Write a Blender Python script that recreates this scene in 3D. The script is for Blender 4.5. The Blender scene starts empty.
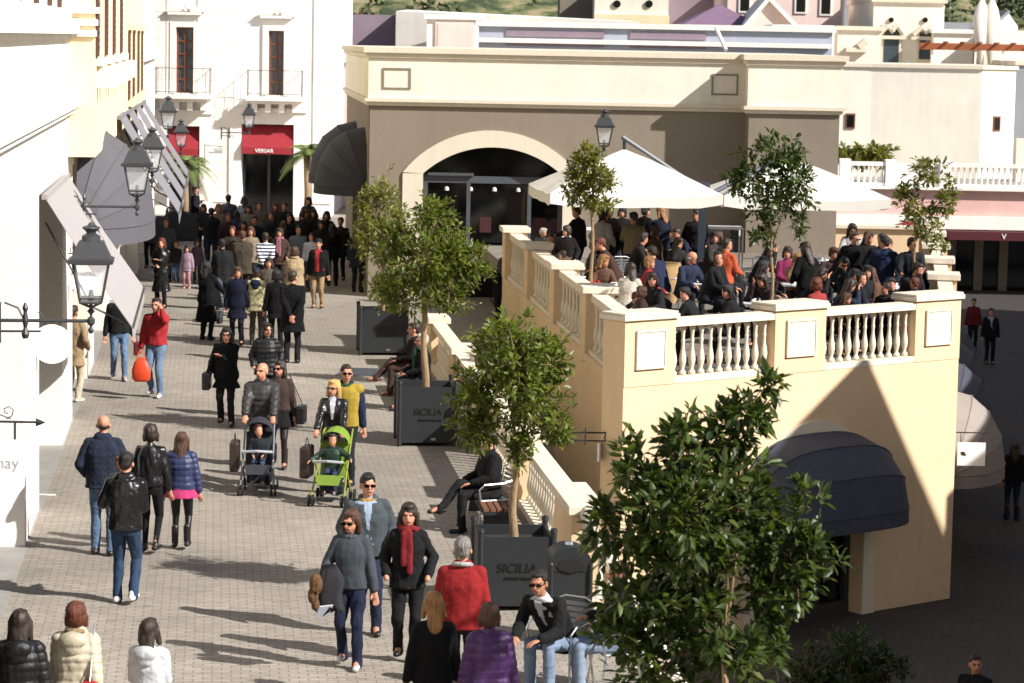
import bpy, math, random
import numpy as np
from mathutils import Vector, Matrix
random.seed(7)
SC = bpy.context.scene
COL = SC.collection
PI = math.pi
# ------------------------------------------------------------------ camera
H_CAM = 6.65; F_PX = 2711.0; PITCH = math.atan(300.0 / F_PX); ROLL = 0.019
FW = Vector((0, math.cos(PITCH), -math.sin(PITCH)))
R0 = Vector((1, 0, 0)); U0 = Vector((0, math.sin(PITCH), math.cos(PITCH)))
RT = R0 * math.cos(ROLL) + U0 * math.sin(ROLL)
UP = U0 * math.cos(ROLL) - R0 * math.sin(ROLL)
CAM = Vector((0, 0, H_CAM))
cd = bpy.data.cameras.new('camera'); cam = bpy.data.objects.new('camera', cd); COL.objects.link(cam)
cd.sensor_width = 36; cd.lens = F_PX / 1024 * 36; cd.clip_start = 0.5; cd.clip_end = 3000
M = Matrix((RT, UP, -FW)).transposed().to_4x4(); M.translation = CAM
cam.matrix_world = M
cd.dof.use_dof = True; cd.dof.focus_distance = 36; cd.dof.aperture_fstop = 5.0
SC.camera = cam

def ray(u, v):
    return FW * F_PX + RT * (u - 512) + UP * (341.5 - v)
def atz(u, v, z):            # point of the pixel's ray at a height
    r = ray(u, v); t = (z - H_CAM) / r.z
    return CAM + r * t
def aty(u, v, y):            # point of the pixel's ray at a distance
    r = ray(u, v); t = y / r.y
    return CAM + r * t

# ------------------------------------------------------------------ light
SUN = Vector((0.712, -0.372, 0.588)).normalized()
el = math.asin(SUN.z)
sd = bpy.data.lights.new('sun', 'SUN'); sd.energy = 4.7; sd.angle = math.radians(0.53); sd.color = (1.0, 0.97, 0.93)
so = bpy.data.objects.new('sun', sd); COL.objects.link(so)
so.rotation_euler = SUN.to_track_quat('Z', 'Y').to_euler()
W = bpy.data.worlds.new('World'); SC.world = W; W.use_nodes = True
wn = W.node_tree.nodes; wl = W.node_tree.links
sky = wn.new('ShaderNodeTexSky'); sky.sky_type = 'NISHITA'; sky.sun_disc = False
sky.sun_elevation = el; sky.sun_rotation = math.atan2(SUN.x, SUN.y); sky.air_density = 1.0; sky.dust_density = 1.5
wl.new(sky.outputs[0], wn['Background'].inputs[0]); wn['Background'].inputs[1].default_value = 0.054
SC.view_settings.view_transform = 'Standard'; SC.view_settings.look = 'None'
SC.view_settings.exposure = 0.82; SC.view_settings.gamma = 1.0
SC.cycles.max_bounces = 6; SC.cycles.transparent_max_bounces = 12

# ------------------------------------------------------------------ materials
def lin(h):
    if isinstance(h, tuple): return h
    h = h.lstrip('#'); h = h if len(h) == 6 else ''.join(x * 2 for x in h); c = [int(h[i:i + 2], 16) / 255 for i in (0, 2, 4)]
    return tuple(x / 12.92 if x <= .04045 else ((x + .055) / 1.055) ** 2.4 for x in c)
MC = {}
def mat(name, color, rough=0.8, var=0.12, scale=3.0, bump=0.0, bscale=60.0, metal=0.0, spec=0.5, coat=0.0, emit=0, stretch=None, wave=None):
    key = (name, str(color))
    if key in MC: return MC[key]
    m = bpy.data.materials.new(name); m.use_nodes = True
    nt = m.node_tree; n = nt.nodes; l = nt.links; b = n['Principled BSDF']
    c = lin(color)
    tc = n.new('ShaderNodeTexCoord')
    src = tc.outputs['Object']
    if stretch:
        mp = n.new('ShaderNodeMapping'); mp.inputs['Scale'].default_value = stretch; l.new(src, mp.inputs[0]); vec = mp.outputs[0]
    else: vec = src
    nz = n.new('ShaderNodeTexNoise'); nz.inputs['Scale'].default_value = scale; nz.inputs['Detail'].default_value = 6; nz.inputs['Roughness'].default_value = .65
    l.new(vec, nz.inputs['Vector'])
    rp = n.new('ShaderNodeValToRGB'); e = rp.color_ramp.elements
    e[0].position = .3; e[1].position = .7
    e[0].color = tuple(max(0, x * (1 - var)) for x in c) + (1,); e[1].color = tuple(min(1, x * (1 + var)) for x in c) + (1,)
    l.new(nz.outputs['Fac'], rp.inputs[0]); l.new(rp.outputs[0], b.inputs['Base Color'])
    b.inputs['Roughness'].default_value = rough; b.inputs['Metallic'].default_value = metal
    b.inputs['Specular IOR Level'].default_value = spec; b.inputs['Coat Weight'].default_value = coat
    last = None
    if bump:
        n2 = n.new('ShaderNodeTexNoise'); n2.inputs['Scale'].default_value = bscale; n2.inputs['Detail'].default_value = 4
        l.new(vec if stretch else src, n2.inputs['Vector'])
        bp = n.new('ShaderNodeBump'); bp.inputs['Strength'].default_value = min(1, bump); bp.inputs['Distance'].default_value = .02
        l.new(n2.outputs['Fac'], bp.inputs['Height']); last = bp
    if wave:
        wv = n.new('ShaderNodeTexWave'); wv.bands_direction = wave[0]; wv.inputs['Scale'].default_value = wave[1]; wv.inputs['Distortion'].default_value = wave[3]
        l.new(src, wv.inputs['Vector'])
        bp = n.new('ShaderNodeBump'); bp.inputs['Strength'].default_value = wave[2]; bp.inputs['Distance'].default_value = .03
        l.new(wv.outputs['Fac'], bp.inputs['Height'])
        if last: l.new(last.outputs[0], bp.inputs['Normal'])
        last = bp
    if last: l.new(last.outputs[0], b.inputs['Normal'])
    if emit:
        b.inputs['Emission Color'].default_value = c + (1,); b.inputs['Emission Strength'].default_value = emit
    MC[key] = m
    return m
def plaster(name, color, var=.075):
    # painted render: broad weathering blotches, fine grain, faint vertical rain streaks
    key = ('pl', name)
    if key in MC: return MC[key]
    m = mat(name, color, rough=.9, var=var, scale=.6, bump=.25, bscale=25, spec=.2)
    nt = m.node_tree; n = nt.nodes; l = nt.links; b = n['Principled BSDF']
    rp = [x for x in n if x.type == 'VALTORGB'][0]
    tc = [x for x in n if x.type == 'TEX_COORD'][0]
    mp = n.new('ShaderNodeMapping'); mp.inputs['Scale'].default_value = (2.6, 2.6, .25); l.new(tc.outputs['Object'], mp.inputs[0])
    nz = n.new('ShaderNodeTexNoise'); nz.inputs['Scale'].default_value = 1.3; nz.inputs['Detail'].default_value = 8; nz.inputs['Roughness'].default_value = .75
    l.new(mp.outputs[0], nz.inputs['Vector'])
    mr = n.new('ShaderNodeMapRange'); mr.inputs[1].default_value = .35; mr.inputs[2].default_value = .75; mr.inputs[3].default_value = 1.0; mr.inputs[4].default_value = .9
    l.new(nz.outputs['Fac'], mr.inputs[0])
    mx = n.new('ShaderNodeMix'); mx.data_type = 'RGBA'; mx.blend_type = 'MULTIPLY'; mx.inputs[0].default_value = 1
    l.new(rp.outputs[0], mx.inputs[6]); l.new(mr.outputs[0], mx.inputs[7]); l.new(mx.outputs[2], b.inputs['Base Color'])
    MC[key] = m
    return m
def pavers(name, c1, c2, cm, bw=.24, rh=.12, rot=0.0, mortar=.012):
    m = bpy.data.materials.new(name); m.use_nodes = True
    nt = m.node_tree; n = nt.nodes; l = nt.links; b = n['Principled BSDF']
    tc = n.new('ShaderNodeTexCoord'); mp = n.new('ShaderNodeMapping'); mp.inputs['Rotation'].default_value = (0, 0, rot); l.new(tc.outputs['Object'], mp.inputs[0])
    bk = n.new('ShaderNodeTexBrick'); bk.inputs['Scale'].default_value = 1
    bk.inputs['Brick Width'].default_value = bw; bk.inputs['Row Height'].default_value = rh; bk.inputs['Mortar Size'].default_value = mortar; bk.inputs['Mortar Smooth'].default_value = .3
    bk.inputs['Color1'].default_value = lin(c1) + (1,); bk.inputs['Color2'].default_value = lin(c2) + (1,); bk.inputs['Mortar'].default_value = lin(cm) + (1,)
    l.new(mp.outputs[0], bk.inputs['Vector'])
    nz = n.new('ShaderNodeTexNoise'); nz.inputs['Scale'].default_value = .55; nz.inputs['Detail'].default_value = 9; nz.inputs['Roughness'].default_value = .7
    l.new(tc.outputs['Object'], nz.inputs['Vector'])
    mr = n.new('ShaderNodeMapRange'); mr.inputs[1].default_value = .3; mr.inputs[2].default_value = .7; mr.inputs[3].default_value = .8; mr.inputs[4].default_value = 1.1
    l.new(nz.outputs['Fac'], mr.inputs[0])
    mx = n.new('ShaderNodeMix'); mx.data_type = 'RGBA'; mx.blend_type = 'MULTIPLY'; mx.inputs[0].default_value = 1
    l.new(bk.outputs['Color'], mx.inputs[6]); l.new(mr.outputs[0], mx.inputs[7])
    # broad worn and patched areas
    nw = n.new('ShaderNodeTexNoise'); nw.inputs['Scale'].default_value = .13; nw.inputs['Detail'].default_value = 3; l.new(tc.outputs['Object'], nw.inputs['Vector'])
    mw = n.new('ShaderNodeMapRange'); mw.inputs[1].default_value = .4; mw.inputs[2].default_value = .62; mw.inputs[3].default_value = .86; mw.inputs[4].default_value = 1.1; l.new(nw.outputs['Fac'], mw.inputs[0])
    xw = n.new('ShaderNodeMix'); xw.data_type = 'RGBA'; xw.blend_type = 'MULTIPLY'; xw.inputs[0].default_value = 1; l.new(mx.outputs[2], xw.inputs[6]); l.new(mw.outputs[0], xw.inputs[7]); mx = xw
    # small dark gum / oil spots
    vo = n.new('ShaderNodeTexNoise'); vo.inputs['Scale'].default_value = 7; vo.inputs['Detail'].default_value = 3; l.new(tc.outputs['Object'], vo.inputs['Vector'])
    m2 = n.new('ShaderNodeMapRange'); m2.inputs[1].default_value = .62; m2.inputs[2].default_value = .72; m2.inputs[3].default_value = 1; m2.inputs[4].default_value = .7
    l.new(vo.outputs['Fac'], m2.inputs[0])
    m3 = n.new('ShaderNodeMix'); m3.data_type = 'RGBA'; m3.blend_type = 'MULTIPLY'; m3.inputs[0].default_value = 1
    l.new(mx.outputs[2], m3.inputs[6]); l.new(m2.outputs[0], m3.inputs[7]); l.new(m3.outputs[2], b.inputs['Base Color'])
    bp = n.new('ShaderNodeBump'); bp.inputs['Strength'].default_value = .5; bp.inputs['Distance'].default_value = .01; bp.invert = True
    l.new(bk.outputs['Fac'], bp.inputs['Height'])
    g = n.new('ShaderNodeTexNoise'); g.inputs['Scale'].default_value = 40; l.new(tc.outputs['Object'], g.inputs['Vector'])
    b2 = n.new('ShaderNodeBump'); b2.inputs['Strength'].default_value = .35; b2.inputs['Distance'].default_value = .01
    l.new(g.outputs['Fac'], b2.inputs['Height']); l.new(bp.outputs[0], b2.inputs['Normal']); l.new(b2.outputs[0], b.inputs['Normal'])
    b.inputs['Roughness'].default_value = .82
    return m
def leafmat(name, color, trans=.35):
    key = ('leaf', name)
    if key in MC: return MC[key]
    m = bpy.data.materials.new(name); m.use_nodes = True
    nt = m.node_tree; n = nt.nodes; l = nt.links; b = n['Principled BSDF']; c = lin(color)
    at = n.new('ShaderNodeAttribute'); at.attribute_name = 'tone'
    rp = n.new('ShaderNodeValToRGB'); e = rp.color_ramp.elements
    e[0].color = (c[0] * .4, c[1] * .42, c[2] * .4, 1); e[1].color = (min(1, c[0] * 1.7), min(1, c[1] * 1.4), c[2] * 1.1, 1)
    l.new(at.outputs['Fac'], rp.inputs[0]); l.new(rp.outputs[0], b.inputs['Base Color'])
    b.inputs['Roughness'].default_value = .42
    tr = n.new('ShaderNodeBsdfTranslucent'); mx = n.new('ShaderNodeMixShader'); mx.inputs[0].default_value = trans
    hs = n.new('ShaderNodeMix'); hs.data_type = 'RGBA'; hs.blend_type = 'MULTIPLY'; hs.inputs[0].default_value = 1; hs.inputs[7].default_value = (1.5, 1.6, .5, 1)
    l.new(rp.outputs[0], hs.inputs[6]); l.new(hs.outputs[2], tr.inputs[0])
    out = n['Material Output']; l.new(b.outputs[0], mx.inputs[1]); l.new(tr.outputs[0], mx.inputs[2]); l.new(mx.outputs[0], out.inputs[0])
    MC[key] = m
    return m
def glassmat(name, color='#0a0f14', rough=.08, alpha=None):
    key = ('gl', name)
    if key in MC: return MC[key]
    m = bpy.data.materials.new(name); m.use_nodes = True; b = m.node_tree.nodes['Principled BSDF']
    b.inputs['Base Color'].default_value = lin(color) + (1,); b.inputs['Roughness'].default_value = rough
    if alpha is not None:
        n = m.node_tree.nodes; l = m.node_tree.links
        tr = n.new('ShaderNodeBsdfTransparent'); mx = n.new('ShaderNodeMixShader'); mx.inputs[0].default_value = alpha
        l.new(tr.outputs[0], mx.inputs[1]); l.new(b.outputs[0], mx.inputs[2]); l.new(mx.outputs[0], n['Material Output'].inputs[0])
    MC[key] = m
    return m

# ------------------------------------------------------------------ mesh building
class MB:
    def __init__(s): s.v = []; s.f = []; s.m = []
    def add(s, vs, fs, mi=0):
        o = len(s.v); s.v += [tuple(v) for v in vs]; s.f += [tuple(i + o for i in f) for f in fs]; s.m += [mi] * len(fs); return s
    def box(s, x0, x1, y0, y1, z0, z1, mi=0):
        vs = [(x, y, z) for z in (z0, z1) for y in (y0, y1) for x in (x0, x1)]
        return s.add(vs, [(0, 2, 3, 1), (4, 5, 7, 6), (0, 1, 5, 4), (2, 6, 7, 3), (0, 4, 6, 2), (1, 3, 7, 5)], mi)
    def obox(s, c, sx, sy, sz, rz=0, mi=0, rx=0):
        Mx = Matrix.Translation(c) @ Matrix.Rotation(rz, 4, 'Z') @ Matrix.Rotation(rx, 4, 'X')
        vs = [Mx @ Vector((x * sx / 2, y * sy / 2, z * sz / 2)) for z in (-1, 1) for y in (-1, 1) for x in (-1, 1)]
        return s.add(vs, [(0, 2, 3, 1), (4, 5, 7, 6), (0, 1, 5, 4), (2, 6, 7, 3), (0, 4, 6, 2), (1, 3, 7, 5)], mi)
    def prism(s, poly, z0, z1, mi=0):       # horizontal polygon extruded upward (z values may be lists)
        n = len(poly); a = z0 if isinstance(z0, (list, tuple)) else [z0] * n; b = z1 if isinstance(z1, (list, tuple)) else [z1] * n
        vs = [(p[0], p[1], a[i]) for i, p in enumerate(poly)] + [(p[0], p[1], b[i]) for i, p in enumerate(poly)]
        fs = [tuple(range(n - 1, -1, -1)), tuple(range(n, 2 * n))] + [(i, (i + 1) % n, n + (i + 1) % n, n + i) for i in range(n)]
        return s.add(vs, fs, mi)
    def vprism(s, poly, y0, y1, mi=0):      # polygon in XZ extruded along Y
        n = len(poly)
        vs = [(p[0], y0, p[1]) for p in poly] + [(p[0], y1, p[1]) for p in poly]
        fs = [tuple(range(n)), tuple(range(2 * n - 1, n - 1, -1))] + [((i + 1) % n, i, n + i, n + (i + 1) % n) for i in range(n)]
        return s.add(vs, fs, mi)
    def tube(s, pts, r, seg=8, mi=0, cap=True):
        pts = [Vector(p) for p in pts]; n = len(pts)
        rs = r if isinstance(r, (list, tuple)) else [r] * n
        o = len(s.v); prev = None
        for i, p in enumerate(pts):
            t = (pts[min(i + 1, n - 1)] - pts[max(i - 1, 0)]).normalized()
            if prev is None:
                a = Vector((0, 0, 1)) if abs(t.z) < .9 else Vector((1, 0, 0)); x = t.cross(a).normalized()
            else: x = (prev - t * prev.dot(t)).normalized()
            prev = x; y = t.cross(x)
            for k in range(seg):
                an = 2 * PI * k / seg; s.v.append(tuple(p + (x * math.cos(an) + y * math.sin(an)) * rs[i]))
        for i in range(n - 1):
            for k in range(seg):
                a = o + i * seg + k; b = o + i * seg + (k + 1) % seg
                s.f.append((a, b, b + seg, a + seg)); s.m.append(mi)
        if cap:
            s.f.append(tuple(o + k for k in range(seg - 1, -1, -1))); s.m.append(mi)
            s.f.append(tuple(o + (n - 1) * seg + k for k in range(seg))); s.m.append(mi)
        return s
    def lathe(s, prof, c=(0, 0, 0), seg=12, mi=0, sq=False):   # profile (r, z)
        o = len(s.v); n = len(prof)
        for r, z in prof:
            for k in range(seg):
                an = 2 * PI * (k + (.5 if sq else 0)) / seg; s.v.append((c[0] + r * math.cos(an), c[1] + r * math.sin(an), c[2] + z))
        for i in range(n - 1):
            for k in range(seg):
                a = o + i * seg + k; b = o + i * seg + (k + 1) % seg
                s.f.append((a, b, b + seg, a + seg)); s.m.append(mi)
        s.f.append(tuple(o + k for k in range(seg - 1, -1, -1))); s.m.append(mi)
        s.f.append(tuple(o + (n - 1) * seg + k for k in range(seg))); s.m.append(mi)
        return s
    def build(s, name, mats, parent=None, smooth=False, loc=None, rz=0, bevel=0):
        me = bpy.data.meshes.new(name); me.from_pydata(s.v, [], s.f)
        mats = mats if isinstance(mats, (list, tuple)) else [mats]
        for m in mats: me.materials.append(m)
        if len(mats) > 1: me.polygons.foreach_set('material_index', s.m)
        if smooth: me.polygons.foreach_set('use_smooth', [True] * len(me.polygons))
        me.update()
        o = bpy.data.objects.new(name, me); COL.objects.link(o)
        if parent is not None: o.parent = parent
        if loc is not None: o.location = loc
        o.rotation_euler.z = rz
        if bevel:
            b = o.modifiers.new('bevel', 'BEVEL'); b.width = bevel; b.segments = 2; b.limit_method = 'ANGLE'
        return o
def empty(name, loc=(0, 0, 0), rz=0, parent=None):
    o = bpy.data.objects.new(name, None); COL.objects.link(o); o.location = loc; o.rotation_euler = (0, 0, rz)
    o.empty_display_size = .2
    if parent is not None: o.parent = parent
    return o
def tag(o, label, cat, group=None):
    o['label'] = label; o['category'] = cat
    if group: o['group'] = group
    return o
def thing(name, label, cat, loc=(0, 0, 0), rz=0, group=None):
    return tag(empty(name, loc, rz), label, cat, group)
def struct(o): o['kind'] = 'structure'; return o
KIDS = {}
def children(o): return [c for c in COL.objects if c.parent == o]
def copy_tree(root, loc, rz, label=None, scale=None, mats=None):
    r = root.copy(); COL.objects.link(r); r.location = loc; r.rotation_euler = (0, 0, rz)
    if label: r['label'] = label
    if scale: r.scale = (scale,) * 3
    for ch in KIDS.get(root.name) or children(root):
        c = ch.copy(); COL.objects.link(c); c.parent = r
        base = ch.name.split('.')[0]
        if mats and base in mats:
            c.material_slots[0].link = 'OBJECT'; c.material_slots[0].material = mats[base]
        for g in children(ch) if not KIDS.get(root.name) else []:
            d = g.copy(); COL.objects.link(d); d.parent = c
    return r
TEXTS = []
def text(body, size, material, parent, loc, rot, name='lettering', extrude=.004, align='CENTER', shear=0):
    cu = bpy.data.curves.new(name, 'FONT'); cu.body = body; cu.size = size; cu.extrude = extrude; cu.align_x = align; cu.align_y = 'CENTER'; cu.shear = shear
    t = bpy.data.objects.new('tmp_text', cu); COL.objects.link(t)
    o = bpy.data.objects.new(name, bpy.data.meshes.new(name)); COL.objects.link(o); o.parent = parent; o.location = loc; o.rotation_euler = rot
    TEXTS.append((t, o, material)); return o
def flush_texts():
    dg = bpy.context.evaluated_depsgraph_get()
    for t, o, m in TEXTS:
        me = bpy.data.meshes.new_from_object(t.evaluated_get(dg)); me.materials.clear(); me.materials.append(m); me.name = o.name
        o.data = me
    for t, o, m in TEXTS: bpy.data.objects.remove(t, do_unlink=True)

# shared materials
WHITE = plaster('white_render', '#efe8de'); CREAM = plaster('cream_render', '#e6decd'); PEACH = plaster('peach_render', '#dabf9b')
TRIM = plaster('ivory_trim', '#d8cdb9', .03); YELLOW = plaster('pale_yellow_render', '#e9dab0'); PINK = plaster('pink_render', '#d9b0a8')
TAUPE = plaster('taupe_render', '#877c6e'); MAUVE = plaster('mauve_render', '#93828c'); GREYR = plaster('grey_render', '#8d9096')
PALEPINK = plaster('pale_pink_render', '#e5ccc2'); BLUEGREY = plaster('blue_grey_render', '#a9aebc')
IRON = mat('black_iron', '#26282b', rough=.5, metal=.3, bump=.1)
LAMPIRON = mat('dark_grey_iron', '#3a3b3d', rough=.45, metal=.2, bump=.1)
STEEL = mat('brushed_aluminium', '#b9bcc0', rough=.32, metal=.9, var=.05)
WOODRED = mat('red_brown_wood', '#6b3a26', rough=.5, stretch=(1, 1, 6))
DARKGLASS = glassmat('dark_shop_glass', '#0b0d10'); BLACKIN = mat('dark_interior', '#14110f', rough=.9)
LAMPGLASS = glassmat('clear_lantern_glass', '#e8ecee', .05, alpha=.22)
CANVASG = mat('grey_canvas', '#545257', rough=.9, bump=.15, bscale=200, var=.05); CANVASW = mat('pale_canvas', '#9a9492', rough=.9, bump=.15, bscale=200, var=.04)
CANVASD = mat('charcoal_canvas', '#333338', rough=.85, bump=.15, bscale=200, var=.08); CANVASN = mat('navy_canvas', '#3a3d4b', rough=.85, bump=.15, bscale=200, var=.08)
CANVASGG = mat('greige_canvas', '#8a827c', rough=.9, var=.06)
CANVASR = mat('red_canvas', '#8c1e29', rough=.8); UMBR = mat('ivory_umbrella_canvas', '#dcd6cc', rough=.85, var=.03, bump=.1, bscale=90)
PLANTER = mat('charcoal_planter_metal', '#171a1d', rough=.55, var=.1, bump=.05, spec=.6)
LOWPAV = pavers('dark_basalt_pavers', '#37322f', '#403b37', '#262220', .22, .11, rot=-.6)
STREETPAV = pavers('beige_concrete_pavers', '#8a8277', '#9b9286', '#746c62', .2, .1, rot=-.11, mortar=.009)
GREYSTONE = mat('grey_stone_slabs', '#8e8a84', rough=.85, var=.15, scale=2, bump=.2)
BARK = mat('pale_brown_bark', '#8a7355', rough=.9, var=.35, scale=14, bump=.6, bscale=30, stretch=(1, 1, .3))
# ================================================================== SETTING
LOW = -3.0
def Xlow(y): return .77 - .11 * (y - 32.6)          # line of the low parapet
A2 = Vector((1.76, 42.2)); B2 = Vector((7.83, 47.2)); WD = (B2 - A2).normalized(); WN = Vector((WD.y, -WD.x))
def Xw(y): return A2.x - .1 * (y - A2.y)            # terrace west wall
def Xe(y): return B2.x + .135 * (y - B2.y)          # terrace east wall
g = MB(); g.box(-400, 400, -60, 900, LOW - 1.0, LOW); struct(g.build('ground', mat('dusty_ground', '#6e6453', var=.2, scale=.05)))
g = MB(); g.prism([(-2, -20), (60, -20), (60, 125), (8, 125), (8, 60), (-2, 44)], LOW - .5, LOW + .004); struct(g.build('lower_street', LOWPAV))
g = MB(); g.prism([(-40, -10), (Xlow(-10) + .15, -10), (Xlow(57) + .15, 57), (Xw(57) + .2, 57), (Xw(63.3) + .2, 63.3), (-.6, 70.2), (9, 70.5), (9, 125), (-40, 125)], LOW - .4, 0)
struct(g.build('upper_street', STREETPAV))
g = MB(); a_ = atz(345, 372, 0); g.obox((a_.x + .45, a_.y, .004), 1.1, 1.3, .008, -.11)
for i in range(9): g.obox((a_.x + .45, a_.y - .55 + i * .14, .012), 1.0, .05, .008, -.11)
o = g.build('drain_grate', mat('grate_metal', '#5d6066', rough=.5, metal=.4)); tag(o, 'grey metal grate set in the paving below the far bench', 'grate')
a_ = atz(47, 495, 0); g = MB(); g.obox((a_.x, a_.y, .005), .24, .09, .01, 0); tag(g.build('paving_marker', mat('marker_white', '#d8d8d4')), 'small white marker strip set in the paving by the left wall', 'marker')
# grey stone strip along the shops and the ramp between the low parapet and the terrace
SLOT = Vector((-6.28, 34.7)); SR = math.atan(.111)
def shop(x, y, z=0):
    c, s = math.cos(SR), math.sin(SR); return Vector((SLOT.x + x * c - y * s, SLOT.y + x * s + y * c, z))
g = MB(); g.prism([shop(.04, -22)[:2], shop(.04, 62)[:2], shop(-4, 62)[:2], shop(-4, -22)[:2]], -.05, .006); struct(g.build('pavement', GREYSTONE))
g = MB(); g.add([(Xlow(57) + .15, 57, .001), (Xw(57) + .2, 57, .001), (Xw(44) + .2, 44, -2.6), (Xlow(38) + 2.6, 38, -3.2), (Xlow(36) + .12, 36, -3.2), (Xlow(44) + .12, 44, -2.6)], [(0, 5, 4, 3, 2, 1)])
struct(g.build('ramp', STREETPAV))
def hill(name, x0, x1, y0, y1, z0, z1, seed, nx=90, ny=30):
    rnd = np.random.RandomState(seed); vs = []; fs = []
    for j in range(ny + 1):
        for i in range(nx + 1):
            x = x0 + (x1 - x0) * i / nx; y = y0 + (y1 - y0) * j / ny; t = j / ny
            z = z0 + (z1 - z0) * (t ** .9) + 2.5 * math.sin(x * .05 + seed) * t + 1.2 * math.sin(x * .17 + y * .1) * t + rnd.uniform(-.5, .5)
            vs.append((x, y, z))
    for j in range(ny):
        for i in range(nx):
            a = j * (nx + 1) + i; fs.append((a, a + 1, a + nx + 2, a + nx + 1))
    m = MB(); m.add(vs, fs)
    hm = bpy.data.materials.get('hill_scrub')
    if not hm:
        hm = mat('hill_scrub', '#77704a', var=.5, scale=.35); nt = hm.node_tree
        rp = [q for q in nt.nodes if q.type == 'VALTORGB'][0]; e = rp.color_ramp.elements
        e[0].position = .42; e[0].color = (.035, .05, .018, 1); e[1].position = .6; e[1].color = (.27, .22, .12, 1); q = e.new(.5); q.color = (.12, .13, .05, 1)
    return struct(m.build(name, hm, smooth=True))
hill('hill', -160, 220, 235, 420, -4, 62, 3)
def scrub():
    vs = []; fs = []; rnd = random.Random(5)
    for i in range(900):
        y = rnd.uniform(238, 330); x = rnd.uniform(-25, 75) * y / 260; t = (y - 235) / 185
        z = -4 + 66 * t ** .9; r = rnd.uniform(.5, 1.5); o = len(vs)
        for k in range(10):
            d = Vector((rnd.gauss(0, 1), rnd.gauss(0, 1), abs(rnd.gauss(0, 1)))).normalized() * r * rnd.uniform(.6, 1)
            s = r * .45
            c = Vector((x, y, z)) + d; b = len(vs)
            vs.extend([c + Vector((rnd.uniform(-s, s), rnd.uniform(-s, s), rnd.uniform(-s, s))) for _ in range(3)]); fs.append((b, b + 1, b + 2))
            vs.extend([c + Vector((rnd.uniform(-s, s), rnd.uniform(-s, s), rnd.uniform(-s, s))) for _ in range(3)]); fs.append((b + 3, b + 4, b + 5))
    m = MB(); m.add(vs, fs); o = m.build('scrub', mat('scrub_leaves', '#4a5230', var=.4)); o['kind'] = 'stuff'; o['label'] = 'low green scrub dotted over the brown hillside'; o['category'] = 'scrub'
scrub()

# ------------------------------------------------------------------ wall helpers
def cells(u0, u1, z0, z1, ops):
    us = sorted({u0, u1, *[o[0] for o in ops if u0 < o[0] < u1], *[o[1] for o in ops if u0 < o[1] < u1]}); out = []
    for a, b in zip(us, us[1:]):
        c = (a + b) / 2; zz = z0
        for o in sorted([o for o in ops if o[0] < c < o[1]], key=lambda o: o[2]):
            if o[2] > zz: out.append((a, b, zz, o[2]))
            zz = max(zz, o[3])
        if zz < z1: out.append((a, b, zz, z1))
    return out
def wallX(mb, u0, u1, z0, z1, ops, y0, y1, mi=0):
    for a, b, c, d in cells(u0, u1, z0, z1, ops): mb.box(a, b, y0, y1, c, d, mi)
def wallY(mb, u0, u1, z0, z1, ops, x0, x1, mi=0):
    for a, b, c, d in cells(u0, u1, z0, z1, ops): mb.box(x0, x1, a, b, c, d, mi)
def arcpts(cx, hw, zs, zt, n=20):
    # segmental arch through (cx-hw, zs), (cx, zt), (cx+hw, zs)
    s = zt - zs; R = (hw * hw + s * s) / (2 * s); zc = zt - R; a = math.asin(min(1, hw / R))
    if s > hw: a = PI - a
    return [(cx + R * math.sin(-a + 2 * a * i / n), zc + R * math.cos(-a + 2 * a * i / n)) for i in range(n + 1)]
def dome_awning(name, parent_loc, rz, a, r, label, m, group, drop=.2, ribs=5, boxy=1.0, stretch=1.0, valm=None):
    """hooped awning: hoops hinged at the two lower corners, canvas stretched straight between them; local +X is outward, +Y along wall"""
    t = thing(name, label, 'awning', parent_loc, rz, group)
    N = 22; vs = []; fs = []
    def hoop(al):
        out = []
        for i in range(N + 1):
            ph = PI * i / N; c = math.copysign(abs(math.cos(ph)) ** boxy, math.cos(ph)); s = abs(math.sin(ph)) ** boxy
            out.append((r * stretch * s * math.sin(al), a * c, r * s * math.cos(al)))
        return out
    K = ribs
    for k in range(K + 1): vs += hoop(PI / 2 * k / K)
    for k in range(K):
        for i in range(N):
            p = k * (N + 1) + i; fs.append((p, p + 1, p + N + 2, p + N + 1))
    mb = MB(); mb.add(vs, fs); c = mb.build('canvas', m, t)
    sm = c.modifiers.new('thick', 'SOLIDIFY'); sm.thickness = .015
    vl = MB(); h = hoop(PI / 2); vv = [p for p in h] + [(p[0] * 1.01, p[1], -drop) for p in h]
    vl.add(vv, [(i, i + 1, N + 2 + i, N + 1 + i) for i in range(N)]); v = vl.build('valance', valm or m, t)
    sm = v.modifiers.new('thick', 'SOLIDIFY'); sm.thickness = .012
    for k in range(1, K + 1):
        f = MB(); f.tube([Vector(p) * 1.002 for p in hoop(PI / 2 * k / K)], .014, 6); f.build('frame_hoop', valm or m, t)
    return t
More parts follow.
